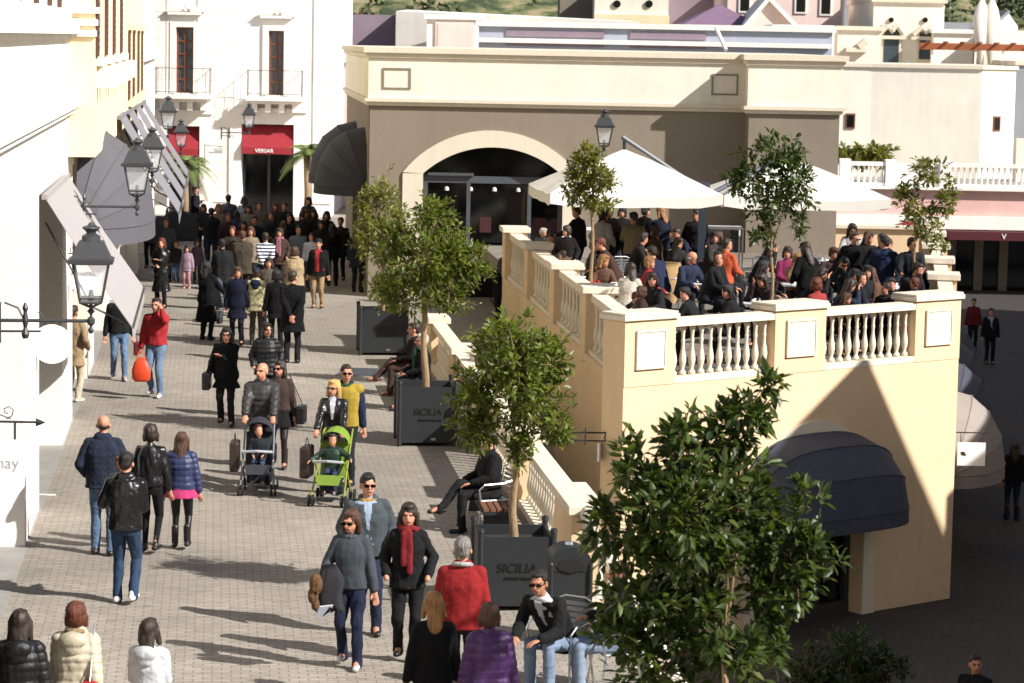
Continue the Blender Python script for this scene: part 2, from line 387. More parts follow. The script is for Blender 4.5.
def flat_awning(loc, rz, length, out, drop, label, m, group='slanted shop awnings on the left'):
    t = thing('awning', label, 'awning', loc, rz, group)
    mb = MB(); n = 12
    vs = []
    for i in range(n + 1):
        y = length * i / n; sg = .03 * math.sin(PI * i / n)
        vs += [(.06, y, 0), (out * .5, y, -drop * .5 - sg), (out, y, -drop)]
    fs = []
    for i in range(n):
        for k in range(2):
            p = i * 3 + k; fs.append((p, p + 1, p + 4, p + 3))
    mb.add(vs, fs); c = mb.build('canvas', m, t); s = c.modifiers.new('t', 'SOLIDIFY'); s.thickness = .012
    v = MB(); vs = []
    for i in range(25):
        y = length * i / 24; vs += [(out, y, -drop), (out + .01, y, -drop - .2 - .03 * (i % 2))]
    v.add(vs, [(2 * i, 2 * i + 1, 2 * i + 3, 2 * i + 2) for i in range(24)]); s = v.build('valance', m, t).modifiers.new('t', 'SOLIDIFY'); s.thickness = .01
    c = MB(); c.box(0, .08, -.02, length + .02, -.02, .05); c.build('cassette', m, t)
    b = MB(); b.tube([(out, 0, -drop), (out, length, -drop)], .022, 6); b.build('front_bar', LAMPIRON, t)
    for y in (.12, length - .12):
        a = MB(); a.tube([(.05, y, -.35), (out * .55, y, -drop * .85), (out, y, -drop)], .017, 6); a.build('arm', LAMPIRON, t)
    return t

# ------------------------------------------------------------------ left row of shops (local frame: +Y along the street, +X to the street)
S0 = (SLOT.x, SLOT.y, 0)
def shopfront(t, y0, y1, z1, x=-1.0):
    f = MB(); f.box(x - .05, x, y0, y1, 0, z1); f.build('shop_window', DARKGLASS, t)
    f = MB()
    for y in (y0, (y0 + y1) / 2 - .6, (y0 + y1) / 2 + .6, y1 - .09): f.box(x, x + .05, y, y + .09, 0, z1)
    f.box(x + .002, x + .052, y0, y1, 2.5, 2.62); f.box(x + .002, x + .052, y0, y1, 0, .25); f.build('window_frame', LAMPIRON, t)
def shutter_window(t, y0, y1, z0, z1, x, m, trim):
    w = MB(); w.box(x - .2, x - .12, y0, y1, z0, z1); wo = w.build('window', m, t)
    s = MB()
    for yy in (y0, (y0 + y1) / 2 - .03, y1 - .06): s.box(x - .12, x - .06, yy, yy + .06, z0, z1)
    z = z0 + .1
    while z < z1: s.box(x - .118, x - .075, y0 + .06, y1 - .06, z, z + .035); z += .09
    s.build('shutter', mat('brown_shutter', '#6f4636', rough=.6), wo)
    lf = MB(); lf.box(x + .004, x + .05, y0 - .62, y0 - .2, z0 + .02, z1 - .02)
    zz = z0 + .15
    while zz < z1 - .1: lf.box(x + .0501, x + .056, y0 - .58, y0 - .24, zz, zz + .04); zz += .12
    lf.build('shutter_leaf', mat('dark_brown_shutter', '#54362a', rough=.6), wo)
    f = MB(); f.box(x + .003, x + .03, y0 - .18, y0, z0, z1); f.box(x + .003, x + .03, y1, y1 + .18, z0, z1); f.box(x + .004, x + .12, y0 - .25, y1 + .25, z0 - .14, z0); f.box(x + .004, x + .12, y0 - .25, y1 + .25, z1, z1 + .16)
    f.build('frame', trim, wo)
t = thing('shop_building', 'white rendered shop building at the left edge with small shuttered upper windows', 'building', S0, SR)
w = MB(); wallY(w, -22, 10.36, 0, 4.42, [(-14.6, -8.8, 0, 4.42), (-5.85, 0, 0, 4.42), (2.92, 8.83, 0, 4.42)], -1.0, 0)
w.box(-8, -1.05, -22, 10.36, 0, 4.42)
w.build('wall', WHITE, t)
wins = [(-6.4, -5.4), (-3.4, -2.4), (-.6, .4), (2.4, 3.4), (5.4, 6.4), (7.9, 8.9)]
w = MB(); wallY(w, -22, 10.36, 4.42, 11, [(a, b, 7.02, 9.6) for a, b in wins], -.6, 0); w.box(-8, -.62, -22, 10.36, 4.43, 11); w.build('upper_wall', WHITE, t)
for a, b in wins: shutter_window(t, a, b, 7.02, 9.6, 0, DARKGLASS, WHITE)
c = MB(); c.box(.002, .14, -22, 10.34, 5.36, 5.46); c.box(.003, .22, -22, 10.35, 5.46, 5.56); c.build('string_course', WHITE, t)
c = MB(); c.box(.002, .1, -22, 10.36, 6.56, 6.64); c.box(.003, .19, -22, 10.37, 6.64, 6.88); c.build('cornice', WHITE, t)
for y0, y1 in ((-14.6, -8.8), (-5.85, 0), (2.92, 8.83)): shopfront(t, y0, y1, 4.42)

t = thing('shop_building', 'pale yellow shop building with tall narrow shuttered windows above the large grey domed awning', 'building', S0, SR)
w = MB(); wallY(w, 10.37, 27.2, 0, 4.6, [(11.9, 17.5, 0, 4.4), (20.3, 26.2, 0, 4.4)], -1.0, 0); w.box(-8, -1.05, 10.37, 27.2, 0, 4.6); w.build('wall', CREAM, t)
wins = [(11.0, 12.1), (14.7, 15.8), (18.5, 19.6), (22.6, 23.7)]
w = MB(); wallY(w, 10.37, 27.2, 4.61, 12, [(a, b, 6.25, 9.8) for a, b in wins], -.4, .45); w.box(-8, -.42, 10.37, 27.2, 4.61, 12); w.build('upper_wall', YELLOW, t)
for a, b in wins: shutter_window(t, a, b, 6.25, 9.8, .45, DARKGLASS, CREAM)
for z in (6.6, 6.78, 6.98): 
    c = MB(); c.box(-.3, .45 + (z - 6.4) * .12, 10.3, 10.37, z, z + .1); c.build('string_course', WHITE, t)
for a, b in wins:
    c = MB(); c.box(.452, .75, a - .1, a + .15, 5.75, 6.1); c.box(.453, .75, b - .15, b + .1, 5.75, 6.1); c.build('bracket', CREAM, t)
for y0, y1 in ((11.9, 17.5), (20.3, 26.2)): shopfront(t, y0, y1, 4.4)

t = thing('shop_building', 'yellow shop building with four slim brown windows, third along the left side', 'building', S0, SR)
w = MB(); wallY(w, 27.21, 41, 0, 4.6, [(28.5, 33.4, 0, 4.2), (35.3, 40.2, 0, 4.2)], -1, 0); w.box(-8, -1.05, 27.21, 41, 0, 4.6); w.build('wall', CREAM, t)
wins = [(27.9, 28.9), (31.4, 32.4), (35.4, 36.4), (38.9, 39.9)]
w = MB(); wallY(w, 27.21, 41, 4.61, 12, [(a, b, 5.15, 6.75) for a, b in wins], -.4, .45); w.box(-8, -.42, 27.21, 41, 4.61, 12); w.build('upper_wall', YELLOW, t)
for a, b in wins: shutter_window(t, a, b, 5.15, 6.75, .45, DARKGLASS, YELLOW)
for y0, y1 in ((28.5, 33.4), (35.3, 40.2)): shopfront(t, y0, y1, 4.2)
t = thing('shop_building', 'narrow white building between the yellow shop building and the white corner building', 'building', S0, SR)
w = MB(); wallY(w, 41.01, 62, 0, 12, [(43, 48, 0, 4.2), (51, 56, 0, 4.2)], -1, .3); w.box(-8, -1.05, 41.01, 62, 0, 12); w.build('wall', WHITE, t)
c = MB(); c.box(.302, .5, 41.01, 62, 5.9, 6.1); c.build('string_course', WHITE, t)
for y0, y1 in ((43, 48), (51, 56)): shopfront(t, y0, y1, 4.2)

# awnings on the left
p = shop(0, 3.5, 4.33); flat_awning(p, SR, 6.1, 1.28, 1.82, 'pale beige slanted awning over the shop recess behind the nearest wall lantern', CANVASW)
dome_awning('awning', shop(.05, 14.9, 3.3), SR, 2.9, 1.65, 'large grey domed awning with fanned ribs on the left shop row', CANVASG, 'domed shop awnings', drop=.3, ribs=5, stretch=.78, boxy=.85)
CG = mat('light_grey_canvas', '#77757a', rough=.9, var=.05)
for i, (y, L, lab) in enumerate([(20.3, 3.3, 'grey slanted awning directly behind the large grey dome'), (26.0, 3.3, 'second grey slanted awning beyond the large grey dome'),
                            (31.7, 3.3, 'third grey slanted awning beyond the large grey dome'), (37.6, 3.3, 'farthest grey slanted awning, nearest the green palm')]):
    flat_awning(shop(.46, y, 4.95 - .05 * i), SR, L, 1.25, 1.9, lab, CG)

# ------------------------------------------------------------------ white corner building at the end of the street
t = thing('corner_building', 'white rusticated corner building with two tall brown balcony doors at the street end', 'building', (0, 101, 0))
x0, x1 = -13.75, -6.86; xm = -10.44
ops = [(-12.95, -11.75, 0, 3.3), (-10.2, -8.25, 0, 3.42), (-12.65, -12.0, 4.52, 6.95), (-9.22, -8.65, 4.5, 6.88)]
w = MB(); wallX(w, x0, x1, 0, 12, ops, 0, .8); w.box(x0, x1, .82, 12, 0, 12); w.build('wall', plaster('white_corner_render', '#efebe6', .03), t)
for a, b, z in ((x0 + .05, -13.05, .5), (-11.62, xm, .5), (-7.55, x1 + .004, .5), (-13.0, -12.8, 4.0), (-11.85, -11.623, 4.0)):
    q = MB(); q.box(a, b, -.03, -.002, z, 11.5)
    while z < 11: q.box(a + .001, b - .001, -.042, -.0301, z, z + .485); z += .5
    q.build('rustication', WHITE, t)
for (a, b, zz, zt) in ((-12.65, -12.0, 4.52, 6.95), (-9.22, -8.65, 4.5, 6.88)):
    wd = MB(); wd.box(a, b, .16, .2, zz, zt); wo = wd.build('balcony_door', glassmat('window_glass', '#3b4750', .15), t)
    f = MB()
    for xx in (a, (a + b) / 2 - .04, b - .08): f.box(xx, xx + .08, .1, .16, zz, zt)
    for k in range(6): f.box(a, b, .103, .163, zz + (zt - zz - .07) * k / 5, zz + (zt - zz - .07) * k / 5 + .06)
    f.build('frame', WOODRED, wo)
    f = MB(); f.box(a - .22, a, -.07, -.036, zz, zt + .2); f.box(b, b + .22, -.07, -.036, zz, zt + .2); f.box(a, b, -.07, -.036, zt, zt + .2); f.box(a - .3, b + .3, -.2, -.037, zt + .45, zt + .55); f.build('surround', WHITE, wo)
    c = (a + b) / 2
    f = MB(); f.vprism([(c - .75, zt + .56), (c - .2, zt + .56), (c - .2, zt + .72), (c - .3, zt + .78)], -.2, -.037); f.vprism([(c + .75, zt + .56), (c + .3, zt + .78), (c + .2, zt + .72), (c + .2, zt + .56)], -.2, -.0371)
    f.tube([(c - .2, -.12, zt + .62), (c, -.12, zt + .8), (c + .2, -.12, zt + .62)], .06, 6); f.build('pediment', WHITE, wo)
    bl = MB(); bl.box(c - 1.05, c + 1.05, -.75, -.036, zz - .2, zz - .05); bl.box(c - .9, c + .9, -.55, -.0361, zz - .32, zz - .2); so_ = bl.build('balcony', WHITE, t)
    for k in range(4): 
        bk = MB(); bk.box(c - .85 + k * .5, c - .65 + k * .5, -.5, -.037, zz - .62, zz - .321); bk.build('corbel', WHITE, so_)
    r = MB()
    def railpts(x): return [(x, -.7, zz - .05), (x, -.82, zz + .2), (x, -.72, zz + .5), (x, -.7, zz + .92)]
    for k in range(17): r.tube(railpts(c - 1 + k * .125), .0055, 5)
    for s in (-1, 1):
        for k in range(4): r.tube([(c + s, -.7 + k * .18, zz - .05), (c + s, -.7 + k * .18, zz + .92)], .006, 5)
        r.tube([(c + s, -.7, zz + .92), (c + s, -.04, zz + .92)], .015, 5)
    r.tube([(c - 1, -.7, zz + .92), (c + 1, -.7, zz + .92)], .011, 5); r.tube([(c - 1, -.7, zz + .05), (c + 1, -.7, zz + .05)], .012, 5); r.build('railing', IRON, so_)
for (a, b, zt, wtxt) in ((-12.95, -11.75, 3.3, 0), (-10.2, -8.25, 3.42, 1)):
    f = MB(); f.box(a - .45, a, -.09, -.038, 0, zt + .45); f.box(b, b + .45, -.09, -.038, 0, zt + .45); f.box(a, b, -.09, -.038, zt, zt + .45); f.box(a - .5, b + .5, -.16, -.039, zt + .45, zt + .6); f.build('door_surround', WHITE, t)
    f = MB(); f.box(a, b, .7, .75, 0, zt); f.build('shop_window', DARKGLASS, t)
    f = MB(); f.box(b - .02, b + .001, .0, .7, 0, zt); f.box((a + b) / 2 - .05, (a + b) / 2 + .05, .6, .69, 0, zt); f.build('window_frame', LAMPIRON, t)
    hgt = 1.1
    s = MB(); s.add([(a + .03, .3, zt - .05), (b - .03, .3, zt - .05), (b - .03, -.25, zt - hgt + .25), (a + .03, -.25, zt - hgt + .25), (a + .03, -.26, zt - hgt), (b - .03, -.26, zt - hgt)], [(0, 3, 2, 1), (3, 4, 5, 2)])
    ao = s.build('canopy', CANVASR, t); ao.modifiers.new('t', 'SOLIDIFY').thickness = .02
    if wtxt: text('VERSAR', .2, mat('white_lettering', '#ffffff'), ao, ((a + b) / 2 - .1, -.285, zt - hgt + .12), (PI / 2, 0, 0))
# pink building seen between
t = thing('pink_building', 'pink rendered wall seen between the white corner building and the restaurant', 'building', (0, 108, 0))
w = MB(); w.box(-8, -2, 0, 8, 0, 3.0); w.box(-8, -2, .001, 8, 3.0, 5.7); w.build('wall', PINK, t)
w = MB(); w.box(-8, -2, -.15, 8.1, 5.7, 5.95); w.build('cornice', TRIM, t)
w = MB(); w.box(-8, -2, -.06, -.001, 0, 2.6); w.build('plinth', CREAM, t)

# ------------------------------------------------------------------ restaurant
RY = 70.0; C1x = -3.77; WX = -.1036
t = thing('restaurant_building', 'low taupe restaurant building with cream roof band and wide glazed arch', 'building', (0, RY, 0)); REST = t
ocx, ohw, ozs, ozt = -.57, 1.81, 3.22, 3.93      # glazed opening
rcx, rhw, rzs, rzt = -.62, 2.28, 3.25, 4.36      # painted arch band
w = MB()
wallX(w, C1x, 5.9, 0, ozs, [(ocx - ohw, ocx + ohw, 0, ozs)], 0, .5)
ar = arcpts(ocx, ohw, ozs, ozt)
for (xa, za), (xb, zb) in zip(ar, ar[1:]): w.vprism([(xa, za), (xb, zb), (xb, 4.95), (xa, 4.95)], 0, .5)
w.box(C1x, ocx - ohw, 0, .5, ozs, 4.95); w.box(ocx + ohw, 5.9, 0, .5, ozs, 4.95)
w.box(5.9, 8.2, -1.0, .5, 0, 4.95)
w.box(8.0, 8.2, .5, 14, 0, 4.95)
w.build('wall', TAUPE, t)
w = MB()   # west wall runs back along the street
def wq(y0, y1, z0, z1): w.prism([(C1x + WX * y0, y0), (C1x + WX * y0 + .4, y0), (C1x + WX * y1 + .4, y1), (C1x + WX * y1, y1)], z0, z1)
wq(.501, 1.3, 0, 4.95); wq(1.3, 4.3, 3.9, 4.95); wq(4.3, 6.4, 0, 4.95); wq(6.4, 9.4, 3.9, 4.95); wq(9.4, 14.4, 0, 4.95); w.build('side_wall', TAUPE, t)
g = MB(); g.prism([(C1x + WX + .25, 1.2), (C1x + WX + .3, 1.2), (C1x + WX * 10 + .3, 10), (C1x + WX * 10 + .25, 10)], 0, 3.95); g.build('side_window', DARKGLASS, t)
FP = [(C1x, 0), (5.9, 0), (5.9, -1.0), (8.2, -1.0), (8.2, 14.4), (C1x + WX * 14.4, 14.4)]
def off(pl, d):
    out = []; n = len(pl)
    for i in range(n):
        p0, p1, p2 = Vector(pl[i - 1]), Vector(pl[i]), Vector(pl[(i + 1) % n])
        e1 = (p1 - p0).normalized(); e2 = (p2 - p1).normalized(); n1 = Vector((e1.y, -e1.x)); n2 = Vector((e2.y, -e2.x))
        b = (n1 + n2).normalized(); out.append(p1 + b * (d / max(.3, b.dot(n1))))
    return [tuple(p) for p in out]
for d, z0, z1, m, nm in ((.07, 4.951, 5.05, TRIM, 'moulding'), (.14, 5.051, 5.14, TRIM, 'moulding'), (.05, 5.141, 6.18, CREAM, 'parapet_band'), (.11, 6.181, 6.3, TRIM, 'cornice'), (.18, 6.301, 6.44, TRIM, 'cornice')):
    w = MB(); w.prism(off(FP, d), z0, z1); w.build(nm, m, t)
for a, b in ((C1x + .32, C1x + 1.05), (5.0, 5.68)):
    f = MB(); z0, z1 = 5.38, 5.92
    f.box(a, b, -.075, -.051, z0, z0 + .04); f.box(a, b, -.075, -.051, z1 - .04, z1); f.box(a, a + .04, -.075, -.0511, z0 + .04, z1 - .04); f.box(b - .04, b, -.075, -.0511, z0 + .04, z1 - .04); f.build('panel_moulding', TAUPE, t)
f = MB()
oa = arcpts(rcx, rhw, rzs, rzt, 24); ia = arcpts(ocx, ohw, ozs, ozt, 24)
for i in range(24): f.vprism([ia[i], ia[i + 1], oa[i + 1], oa[i]], -.05, -.002)
f.box(rcx - rhw, ocx - ohw, -.05, -.0021, 0, ozs); f.box(ocx + ohw, rcx + rhw, -.05, -.0021, 0, ozs); f.build('arch_surround', TRIM, t)
f = MB(); f.vprism([(ocx - ohw, 1.0 - 1), (ocx + ohw, 0)] + list(reversed(ia)), .42, .45); f.build('glazing', glassmat('restaurant_glass', '#07090b', .06), t)
f = MB(); f.box(ocx - ohw, ocx + ohw, .3, .4, 2.98, 3.16); f.box(ocx - ohw, ocx - ohw + .12, .301, .401, 0, 3.2); f.box(ocx + ohw - .12, ocx + ohw, .301, .401, 0, 3.2)
f.box(ocx - .68, ocx - .58, .302, .402, 0, 2.98); f.box(ocx + .9, ocx + 1.0, .302, .402, 0, 2.98)
f.box(ocx - ohw + .12, ocx - .5, .2, .3, 3.17, 3.24)
f.build('window_frame', mat('slate_frame', '#4a4d52', rough=.5), t)
for k in range(5):
    f = MB(); f.lathe([(.02, .1), (.05, .08), (.06, 0)], (ocx - 1.2 + k * .62, .38, 2.78), 8); f.build('spotlight', mat('spotlight_white', '#d8d8d0'), t)
for a in (-.3, 2.05, 2.8):
    f = MB(); f.obox((ocx + a * .6, .40, 1.9), .3, .03, .4); f.build('poster', mat('dark_red_poster', '#3d1418'), t)
w = MB(); w.prism(off(FP, -.05), 6.0, 6.1); w.build('roof', GREYSTONE, t)
wa = WX
for y, lab in ((2.8, 'charcoal domed awning on the restaurant side wall, nearest the planted trees'), (7.9, 'charcoal domed awning farther back on the restaurant side wall')):
    dome_awning('awning', (C1x + wa * y - .02, RY + y, 2.75), PI + SR, 1.75, 1.55, lab, CANVASD, 'domed restaurant awnings', drop=.22, ribs=4, stretch=.85)

# ------------------------------------------------------------------ terrace
TF = 1.4; TC = 2.45
t = thing('terrace_building', 'peach rendered raised terrace building with ivory balustrade and shop below', 'building', (A2.x, A2.y, 0), math.atan2(WD.y, WD.x)); TER = t
# local frame: +X along the front wall, -Y towards the street (outward); wall thickness .5
rot = math.atan2(WD.y, WD.x); cr, sr = math.cos(rot), math.sin(rot)
def TL(x, y): d = Vector((x - A2.x, y - A2.y)); return (d.x * cr + d.y * sr, -d.x * sr + d.y * cr)
w = MB(); LF = (B2 - A2).length
DO = (3.05, 5.55); dcx = 4.3; dhw = 1.25; dzs, dzt = -1.05, .15
wallX(w, 0, LF, LOW, dzs, [(DO[0], DO[1], LOW, dzs)], 0, .5)
ar = arcpts(dcx, dhw, dzs, dzt - .001 + .0)
for (xa, za), (xb, zb) in zip(ar, ar[1:]): w.vprism([(xa, za), (xb, zb), (xb, 1.28), (xa, 1.28)], 0, .5)
w.box(0, DO[0], 0, .5, dzs, 1.28); w.box(DO[1], LF, 0, .5, dzs, 1.28)
w.build('wall', PEACH, t)
bk = MB()
L_ = [TL(*q) for q in ((Xw(42.8), 42.8), (Xw(63.3), 63.3), (Xw(63.3) - .3, 69.9), (11.2, 69.9), (Xe(48.0), 48.0))]
side = MB()
p0, p1 = TL(A2.x, A2.y), TL(Xw(63.3), 63.3); d = (Vector(p1) - Vector(p0)).normalized(); nn = Vector((-d.y, d.x)) * -.4
side.prism([(p0[0] + d[0] * .55, p0[1] + d[1] * .55), (p0[0] + d[0] * .55 + nn.x, p0[1] + d[1] * .55 + nn.y), (p1[0] + nn.x, p1[1] + nn.y), p1], LOW, 1.28)
side.build('side_wall', PEACH, t)
side = MB(); e0, e1 = TL(B2.x, B2.y), TL(Xe(69.9), 69.9); d = (Vector(e1) - Vector(e0)).normalized(); nn = Vector((-d.y, d.x)) * .4
side.prism([(e0[0] + d[0] * .55 + nn.x, e0[1] + d[1] * .55 + nn.y), (e0[0] + d[0] * .55, e0[1] + d[1] * .55), e1, (e1[0] + nn.x, e1[1] + nn.y)], LOW, 1.28); side.build('side_wall', PEACH, t)
fl = MB(); fl.prism([TL(A2.x + .3, A2.y + .45), TL(B2.x - .15, B2.y + .4), TL(Xe(69.9) - .2, 69.95), TL(Xw(63.3) - .5, 69.95), TL(Xw(63.3) + .2, 63.3)], 1.1, TF); fl.build('terrace_floor', pavers('terrace_tiles', '#7b7268', '#867c70', '#5c554d', .5, .5, rot=-.6), t)
bx = MB(); bx.box(DO[0] - .5, DO[1] + .5, 1.5, 1.6, LOW, 1.0); bx.build('shop_interior', BLACKIN, t)
gz = MB(); gz.box(DO[0], DO[1], .35, .38, LOW, dzs + .6); gz.build('shop_window', DARKGLASS, t)
fr = MB()
for x in (DO[0], DO[0] + .85, DO[0] + 1.65, DO[1] - .12): fr.box(x, x + .1, .25, .349, LOW, dzs + .4)
fr.box(DO[0], DO[1], .252, .348, LOW, LOW + .2); fr.box(DO[0], DO[1], .251, .348, -.9, -.78); fr.build('window_frame', LAMPIRON, t)
h = MB(); h.tube([(DO[0] + 1.75, .2, LOW + .7), (DO[0] + 1.75, .16, LOW + 1.1), (DO[0] + 1.75, .16, LOW + 1.5), (DO[0] + 1.75, .2, LOW + 1.9)], .02, 6); h.build('door_handle', STEEL, t)
dp = MB(); dp.box(DO[0] + .15, DO[0] + .75, .36, .8, LOW + .3, LOW + .75); dp.build('window_display', mat('white_display', '#d8d4cc'), t)
sg = MB(); o_ = arcpts(dcx, dhw + .3, dzs, dzt + .3, 24); i_ = arcpts(dcx, dhw, dzs, dzt, 24)
for i in range(24): sg.vprism([i_[i], i_[i + 1], o_[i + 1], o_[i]], -.06, -.002)
sg.box(dcx - dhw - .3, dcx - dhw, -.06, -.0021, LOW, dzs); sg.box(dcx + dhw, dcx + dhw + .3, -.06, -.0021, LOW, dzs); sg.build('arch_surround', TRIM, t)
def pier(t, x0, x1, y0, y1, zb, zc, body=PEACH, capm=TRIM, panel=True, over=.05):
    w = MB(); w.box(x0, x1, y0, y1, zb, zc - .12); pb = w.build('pier', body, t)
    w = MB(); w.box(x0 - over, x1 + over, y0 - over, y1 + over, zc - .12, zc - .04); w.box(x0 - over + .02, x1 + over - .02, y0 - over + .02, y1 + over - .02, zc - .04, zc); w.build('cap', capm, pb, bevel=.012)
    if panel:
        c = (x0 + x1) / 2; hw = (x1 - x0) * .29; z0 = zb + .27; z1 = zc - .28
        f = MB(); f.box(c - hw, c + hw, y0 - .03, y0 - .002, z0, z1); f.build('panel', capm, pb)
        f = MB(); e = .03
        f.box(c - hw, c + hw, y0 - .045, y0 - .031, z0, z0 + e); f.box(c - hw, c + hw, y0 - .045, y0 - .031, z1 - e, z1); f.box(c - hw, c - hw + e, y0 - .045, y0 - .0311, z0 + e, z1 - e); f.box(c + hw - e, c + hw, y0 - .045, y0 - .0311, z0 + e, z1 - e); f.build('panel_frame', capm, pb)
BALP = [(.06, 0), (.06, .05), (.035, .07), (.03, .1), (.05, .16), (.06, .22), (.052, .29), (.032, .38), (.026, .46), (.034, .5), (.034, .52), (.026, .54), (.03, .62), (.045, .68), (.055, .7), (.055, .74)]
def balmesh(h):
    k = h / .74; m = MB(); m.lathe([(r, z * k) for r, z in BALP], seg=10); return m
BM = {}
def baluster(t, loc, h, m):
    key = (round(h, 3), m.name)
    if key not in BM:
        o = balmesh(h).build('baluster', m, t, smooth=True); o.location = loc; BM[key] = o; return o
    o = BM[key].copy(); COL.objects.link(o); o.parent = t; o.location = loc; return o
def balrun(t, p, q, z0, z1, n, m=TRIM, wide=.26, rail=.12):
    """balustrade panel between local points p and q: foot rail, balusters, hand rail"""
    p = Vector(p); q = Vector(q); d = (q - p); L = d.length; d /= L; nn = Vector((-d.y, d.x)) * wide / 2
    def bar(za, zb, e=0): 
        b = MB(); k = nn * (1 + e); b.prism([tuple(p - k), tuple(q - k), tuple(q + k), tuple(p + k)], za, zb); return b
    bar(z0, z0 + .1, .15).build('foot_rail', m, t); bar(z1 - rail, z1, .1).build('hand_rail', m, t)
    for i in range(n):
        c = p + d * (L * (i + .5) / n); baluster(t, (c.x, c.y, z0 + .1), z1 - rail - z0 - .1, m)
S = [(0, 1.08), (3.31, 4.50), (6.71, LF)]
for a, b in S: pier(t, a, b, -.012, .5, 1.281, TC)
for (a, b) in ((1.08, 3.31), (4.50, 6.71)): balrun(t, (a + .001, .14), (b - .001, .14), 1.282, TC - .14, 11)
# west side piers, built in a frame turned along that wall
wside = math.atan2(1, -.1)
def sub(tname, x, y, rz): return empty(tname, TL(x, y) + (0,), rz - rot, t)
ws = sub('side_balustrade', A2.x, A2.y, wside - PI / 2)    # local +Y along west wall
for k in range(1, 5):
    y = k * 4.9
    w = MB(); w.box(-.03, .47, y - .25, y + .45, 1.281, TC - .12); w.build('pier', PEACH, ws)
    w = MB(); w.box(-.1, .54, y - .32, y + .52, TC - .12, TC); w.build('pier_cap', TRIM, ws, bevel=.012)
for k in range(4):
    y0 = k * 4.9 + .45 if k else .55; y1 = (k + 1) * 4.9 - .25
    w = MB(); w.box(.06, .34, y0, y1, TC - .26, TC - .13); w.box(.04, .36, y0, y1, 1.281, 1.36); w.build('rail', TRIM, ws)
    w = MB(); w.box(.17, .24, y0, y1, 1.361, TC - .261); w.build('infill_panel', TRIM, ws)
    w = MB(); n = 8
    for i in range(n):
        m_ = balmesh(TC - .26 - 1.362); yy = y0 + (y1 - y0) * (i + .5) / n
        w.add([(v[0] + .14, v[1] + yy, v[2] + 1.362) for v in m_.v], m_.f)
    w.build('baluster_row', TRIM, ws, smooth=True)
w = MB(); w.box(.0, .5, .0 - .3, .55, 1.28, TC - .13); 
es = sub('side_balustrade', B2.x, B2.y, math.atan2(1, .135) - PI / 2)
for k in range(1, 6):
    y = k * 4.0
    w = MB(); w.box(-.47, .03, y - .25, y + .35, 1.281, TC - .12); w.build('pier', PEACH, es)
    w = MB(); w.box(-.53, .09, y - .32, y + .42, TC - .12, TC); w.build('pier_cap', TRIM, es, bevel=.012)
for k in range(5):
    y0 = k * 4.0 + .35 if k else .55; y1 = (k + 1) * 4.0 - .25
    w = MB(); w.box(-.34, -.06, y0, y1, TC - .24, TC - .14); w.box(-.24, -.17, y0, y1, 1.281, TC - .241); w.build('rail', TRIM, es)
w = MB(); w.prism([TL(8.25, 69.5), TL(10.9, 69.5), TL(10.9, 69.8), TL(8.25, 69.8)], TF, 2.05); w.build('back_wall', PEACH, t)
w = MB(); w.prism([TL(8.25, 69.4), TL(10.9, 69.4), TL(10.9, 69.9), TL(8.25, 69.9)], 2.051, 2.13); w.build('back_wall_cap', TRIM, t)
dome_awning('awning', (A2.x + WD.x * dcx + WN.x * .07, A2.y + WD.y * dcx + WN.y * .07, -1.0), rot - PI / 2, 1.62, 1.25, 'large navy domed awning over the shop door in the peach terrace wall', CANVASN, 'domed terrace awnings', drop=.26, ribs=3, boxy=.66, stretch=.95)
ed = math.atan2(1, .135) - PI / 2
for y, m_, lab in ((52.0, CANVASGG, 'pale greige domed awning on the shaded side of the terrace'), (57.2, CANVASN, 'navy domed awning directly behind the pale greige one'),
                   (62.2, CANVASN, 'middle navy domed awning on the shaded terrace side'), (67.2, CANVASN, 'farthest navy domed awning on the shaded terrace side')):
    dome_awning('awning', (Xe(y) + .02, y, -1.25), ed, 2.0, 1.35, lab, m_, 'domed terrace awnings', drop=.25, ribs=4, stretch=.8)

# ------------------------------------------------------------------ low parapet beside the planters
t = thing('low_parapet', 'long low peach parapet with ivory balusters between the street and the ramp', 'parapet', (Xlow(32.6), 32.6, 0), math.atan(.11)); LP = t
ends = []
y = 0.0; k = 0
while y < 24:
    L = 1.7 if k == 0 else .9
    w = MB(); w.box(0, .36, y, y + L, -3 if k == 0 else -.5, .93); w.build('pier', PEACH, t)
    w = MB(); w.box(-.05, .41, y - .05, y + L + .05, .93, 1.05); w.build('pier_cap', TRIM, t, bevel=.012)
    ends.append((y, y + L)); y += 5.4 if k else 6.0; k += 1
for (a, b), (c, d) in zip(ends, ends[1:]):
    w = MB(); w.box(.04, .32, b, c, .82, .94); w.build('hand_rail', TRIM, t); w = MB(); w.box(.02, .34, b, c, -.4, .1); w.build('foot_rail', TRIM, t)
    n = 16
    for i in range(n): baluster(t, (.18, b + (c - b) * (i + .5) / n, .1), .72, TRIM)
w = MB(); w.tube([(.18, -.02, .9), (.18, -.18, .98), (.18, -.34, .9), (.18, -.36, .7), (.18, -.24, .6), (.18, -.14, .7)], .1, 10); w.build('scroll', TRIM, t, smooth=True)
w = MB(); w.box(.02, .34, -22, -.002, -3, -.02); w.build('retaining_wall', PEACH, t)
